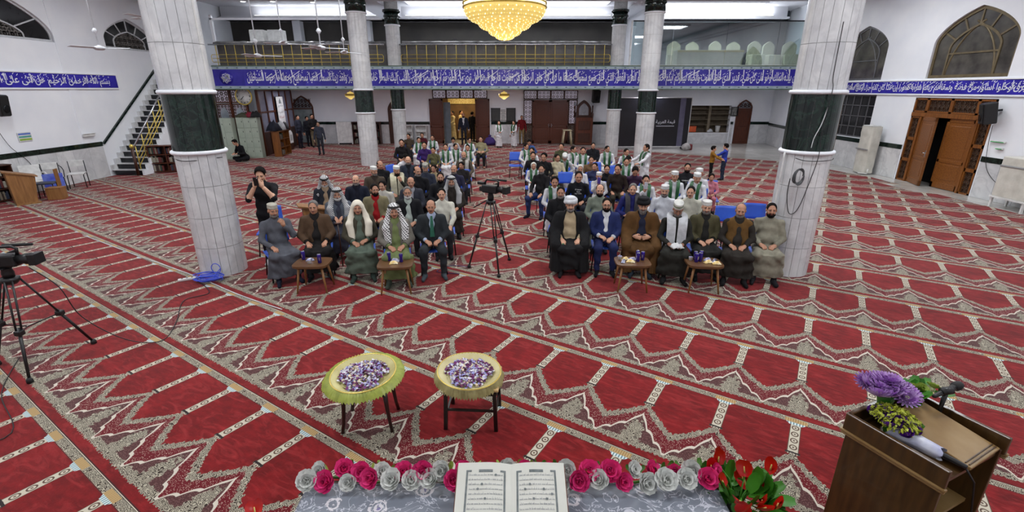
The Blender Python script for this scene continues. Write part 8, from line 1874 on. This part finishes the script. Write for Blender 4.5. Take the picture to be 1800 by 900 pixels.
person(0.926, 8.925, -0.142, get_body('s5'), 'dark bearded man in a black coat behind the white turban', (26,26,28), lo=(30,30,32), jk=(24,24,27), wear=(('hair',HAIRB),('beard',HAIRG)), skin=1, s=0.93, z=0.013, chairlab='man in the black coat')
person(1.706, 9.139, -0.102, get_body('s7', h=0.0135, robe=True, R='lap', L='lap', head=(0.1, 0, -0.1), belly=1.15), 'bald man with a black beard in a grey green shirt', (122,130,116), wear=(('bald',HAIRB),('beard',HAIRB)), s=0.93, z=0.013, chairlab='bald man in the grey green shirt')
person(2.370, 9.249, -0.149, get_body('s8', h=0.0135, robe=False, R='belly', L='lap', head=(0.08, 0, -0.1), belly=1.1), 'man in a blue jacket with a grey scarf', (40,42,104), lo=(34,36,60), scarf=(fab((70,68,72)),.10,.60,.01), wear=(('hair',HAIRG),), s=0.93, z=0.013, chairlab='man in the blue jacket and grey scarf')
person(2.949, 9.100, -0.196, get_body('s9', h=0.0135, robe=True, R='lap', L='lap', head=(0.1, 0, -0.1)), 'man in a white robe and white skull cap', (204,206,212), wear=(('cap',fab((212,212,210))),('beard',HAIRG)), s=0.93, z=0.013, chairlab='man in the white robe')
person(3.404, 8.963, -0.227, get_body('s10', h=0.0135, robe=False, R='lap', L='lap', head=(0.05, 0, -0.25)), 'man with a moustache in a cream button shirt', (190,188,172), lo=(60,60,60), wear=(('hair',HAIRB),('moustache',HAIRB)), s=0.93, z=0.013, chairlab='man in the cream shirt')
# ---- people on their feet and on the floor
ST = lambda key, **k: get_body(key, pose='stand', **k)
b_ph = ST('st_phone', h=.012, robe=False, R='phone', L='phone', head=(.4, 0, 0), bare=True); b_st = ST('st_plain', h=.016, robe=False, R='hang', L='hang', head=(.05, 0, 0)); b_sf = ST('st_fold', h=.016, robe=False, R='front', L='front', head=(.3, 0, .3)); b_sj = ST('st_suit', h=.016, robe=False, jacket='suit', R='hang', L='hang'); b_sr = ST('st_robe', h=.016, robe=True, R='hang', L='front', headscale=1.1); b_re = ST('st_reach', h=.016, robe=True, R='reach', L='reach', headscale=1.1, head=(.1, 0, 0)); b_rk = ST('st_reachk', h=.016, robe=False, R='reach', L='reach', headscale=1.15, head=(.1, 0, 0))
PX['stander'] = person(-4.30, 8.15, 0.25, b_ph, 'young man standing in black beside the left column, looking at his phone', (26, 26, 30), (20, 20, 24), feet=(206, 206, 206), skin=2, wear=(('mop', HAIRB),), sit=False)
person(-9.2, 23.4, 0.2, b_st, 'boy in a slate sweater standing alone on the far carpet', (66, 70, 84), (52, 54, 62), skin=2, wear=(('mop', HAIRB),), s=.88, sit=False)
person(-10.7, 26.5, 0.5, b_sf, 'man in a black jacket and khaki trousers by the far arched window', (20, 18, 20), (128, 116, 92), skin=1, wear=(('hair', HAIRB),), sit=False)
person(-11.3, 26.1, 1.3, b_st, 'person in a dark grey jacket with a pale collar by the far arched window', (40, 42, 54), (30, 30, 44), skin=1, wear=(('hair', HAIRB),), s=.98, sit=False)
person(-11.15, 26.9, 0.9, b_st, 'boy in dark clothes half hidden by the far arched window', (26, 26, 34), (28, 28, 36), skin=1, wear=(('mop', HAIRB),), s=.92, sit=False)
person(-2.72, 27.7, 0.1, b_sj, 'bearded man in a navy blazer standing at the open doorway', (200, 202, 208), (40, 42, 50), skin=1, wear=(('bald', HAIRB), ('beard', HAIRB)), jk=(34, 38, 52), sit=False)
person(-0.70, 26.3, 0.15, b_sr, 'boy in white with a dark scarf walking before the notice boards', WHT, feet=(40, 36, 36), skin=1, wear=(('hair', HAIRB),), s=.80, sit=False, scarf=(GREEN, .07, .66, .0))
person(0.10, 26.5, -0.7, b_sr, 'boy in white with a green bundle walking towards the red jacket', WHT, feet=(190, 186, 186), skin=1, wear=(('hair', HAIRB),), s=.80, sit=False, scarf=(GREEN, .09, .55, .0))
person(0.55, 28.0, 0.0, b_st, 'boy in a red jacket and tan trousers by the closed doors', (110, 20, 26), (134, 112, 76), skin=1, wear=(('hair', HAIRB),), s=.92, sit=False)
person(6.78, 16.3, 1.25, b_rk, 'small boy in a mustard hooded jacket hugging the blue boy', (140, 98, 34), (20, 20, 22), feet=(24, 24, 26), skin=0, wear=(('mop', HAIRB),), s=.68, sit=False)
person(7.28, 16.55, -2.3, b_rk, 'small boy in a blue sweater and jeans seen from behind', (48, 68, 170), (44, 54, 74), feet=(40, 40, 46), skin=0, wear=(('mop', HAIRB),), s=.71, sit=False)
person(3.95, 14.3, -1.3, b_re, 'boy in white standing and reaching towards the seated boys', WHT, skin=1, wear=(('hair', HAIRB),), s=.84, sit=False, scarf=(GREEN, .08, .62, .0))
person(-11.75, 21.3, -0.5, get_body('floor', pose='floor', robe=False, h=.014, head=(.55, 0, 0)), 'person in black sitting on the floor before the lockers, reading', (22, 22, 26), (24, 24, 28), skin=0, wear=(('mop', HAIRB),), sit=False)
person(-3.15, YB + 2.3, 1.2, b_sr, 'person in a long beige robe inside the lit corridor, farther one', (200, 174, 124), skin=1, wear=(('hair', HAIRB),), sit=False); person(-3.62, YB + 1.6, -1.0, b_sr, 'person in a pale robe at the left side of the lit corridor', (206, 186, 140), skin=1, wear=(('hair', HAIRB),), sit=False); person(-2.35, YB + 0.9, 2.6, b_st, 'person in a long black coat inside the lit corridor', (18, 18, 20), (18, 18, 20), skin=1, wear=(('hair', HAIRB),), sit=False)
# the reader's open booklet
t = empty('booklet', (-11.98, 20.9, 0.30), -0.5, 'open white booklet in the hands of the floor reader', 'booklet')
for s in (-1, 1): MB().bar((0, 0, 0), (s * .14, 0, .03), .2, .008, up=(0, 0, 1)).build('page', WPLAS, t)
# ---- things worn or held
def head_m(o, key): return BODY[key]['head']
def local(o, p): return Matrix.Translation(o.location) @ RZ(o.rotation_euler[2]) @ Matrix.Scale(o.scale[0], 4) @ Vector(p)
o = PX['tie']; pts = smooth_pts([(0, -.085, 1.075), (0, -.118, 1.0), (0, -.142, .90), (0, -.160, .80), (0, -.172, .71)]); n = len(pts)
c = ribbon(pts, [.036 + .05 * i / n for i in range(n)], [(1, 0, 0)] * n, .010).build('tie', mat('green_tie', (24, 96, 74), (18, 76, 58), 12, 0.4), o)
o = PX['glasses']; g_ = MB()
for s in (-1, 1): g_.tube([(s * .031 + .021 * math.cos(a), -.103, .001 + .015 * math.sin(a)) for a in [2 * PI * k / 14 for k in range(14)]], .0028, 5, closed=True); g_.tube([(s * .052, -.100, .004), (s * .076, -.03, .006), (s * .080, .02, .0)], .0025, 5)
g_.tube([(-.010, -.105, .003), (.010, -.105, .003)], .0028, 5); c = g_.build('glasses', BLACK, o); c.matrix_local = BODY['f7']['head']
# prayer beads of the white turbaned cleric
o = PX['beads']; p0 = local(o, (-.13, -.375, .60)); t = empty('prayer_beads', p0, 0, 'loop of green prayer beads hanging from the white turbaned cleric hand', 'prayer beads')
pts = [(.028 * math.sin(2 * PI * k / 40), -.01, -.11 + .115 * math.cos(2 * PI * k / 40)) for k in range(40)]; BG_ = mat('jade_bead', (70, 190, 120), (50, 160, 100), 12, 0.3)
MB().tube(pts, .002, 4, closed=True).build('string', BG_, t); bm_ = MB().lathe([(.001, -.006), (.0055, -.003), (.0055, .003), (.001, .006)], 8, cap=False).mesh('bead', BG_)
for p in pts: obj('bead', bm_, parent=t, loc=p)
o = PX['tissue']; q = cloth_heap(local(o, (.01, -.32, .625)), .09, .08, .06, mat('white_tissue', (220, 220, 220), None, 9, .8), 'crumpled white tissue in the hands of the man in the striped cap', 31, 'tissue'); q['category'] = 'tissue'; q['group'] = 'held tissues'
def phone(p, rot, label, c=(20, 20, 24)):
    t = empty('phone', p, 0, label, 'phone', 'phones held up'); t.rotation_euler = rot; MB().bbox((0, 0, 0), (.075, .009, .15), .004).build('case', mat('phone_case_%d' % c[0], c, None, 9, .3), t); MB().lathe([(.008, 0), (.008, .003)], 10, M=T(.022, -.0045, .055) @ RX(PI / 2)).build('lens', CHROME, t)
o = PX['stander']; phone(local(o, (0, -.365, 1.555)), (.2, 0, .25), 'black phone held before the face of the man standing in black')
phone(local(PX['phone'], (-.02, -.34, 1.15)), (0, 0, 0), 'purple phone held by the small child in the white cap', (84, 66, 150)); phone(local(PX['phone_b'], (-.02, -.34, 1.15)), (0, 0, 0), 'white phone held up by the scarved boy', (206, 204, 210))
# cane of the old man
t = empty('cane', (-3.02, 7.98, 0.013), 0.3, 'dark walking cane under the hands of the old man', 'cane'); MB().tube([(0, 0, 0), (0, 0, .78)], .012, 8).build('shaft', WOODD, t); MB().tube([(-.05, 0, .785), (.05, 0, .79)], .016, 8).build('grip', WOODD, t)
# prints on the chests
def chest_print(o, lines_, w_, z, h):
    for i, s in enumerate(lines_):
        ww = w_ if not isinstance(w_, (list, tuple)) else w_[i]; hh = h if not isinstance(h, (list, tuple)) else h[i]
        me = text_mesh(s, ww, hh, 0.0, 0.01, 2); a = np.zeros(len(me.vertices) * 3); me.vertices.foreach_get('co', a); a = a.reshape(-1, 3); x = a[:, 0].copy(); zz = a[:, 1] + z - i * .05
        a[:, 0] = x; a[:, 2] = zz; a[:, 1] = .02 - .118 * np.sqrt(np.clip(1 - (x / .2) ** 2 - ((zz - .86) / .30) ** 2, 0.05, 1)) - .050; me.vertices.foreach_set('co', a.ravel()); me.materials.clear(); me.materials.append(WPLAS); c = obj('chest_print', me, parent=o); c['kind'] = 'stuff'
chest_print(PX['givenchy'], ['GIVENCHY', 'PARIS'], [.25, .07], .90, [.035, .018]); chest_print(PX['print'], ['If I know', 'then', 'say hello'], [.15, .08, .17], .93, .035)
# ---- chairs nobody sits on, small things behind the crowd
chair(4.10, 8.75, -0.2, 'empty blue chair just right of the man in the olive jacket'); chair(4.74, 8.98, -0.25, 'empty blue chair behind the man in the stone beige robe')
chair(0.12, 17.15, 0.0, 'empty blue chair at the aisle, far end of the right block'); chair(1.45, 12.75, -0.05, 'empty blue chair behind the boy in the black sweatshirt'); chair(-4.62, 8.78, 0.3, 'empty blue chair behind the man standing in black'); chair(2.55, 14.6, 0.0, 'empty blue chair among the boys of the right block')
t = empty('wooden_stand', (-3.72, 8.72, 0.013), 0.5, 'brown wooden book stand beside the old man with the cane', 'book stand'); MB().prism([(-.16, 0), (.16, 0), (.2, .86), (-.2, .95)], -.12, .12, M=frame((0, 0, 0), (1, 0, 0), (0, 0, 1))).build('body', WOODL, t); MB().bar((-.27, 0, .97), (.27, 0, .86), .34, .025, up=(0, 0, 1)).build('top_board', WOODL, t)
t = empty('purple_bundle', (-1.25, 27.6, 0.012), 0, 'purple cloth bundle on the floor below the notice boards', 'bundle'); MB().lathe([(.001, 0), (.3, .02), (.34, .2), (.2, .4), (.001, .48)], 18, cap=False).build('cloth', mat('purple_cloth', (70, 48, 120), (50, 32, 96), 6, .8), t); MB().lathe([(.06, .46), (.1, .52), (.02, .58)], 12).build('knot', mat('purple_cloth', (70, 48, 120)), t)
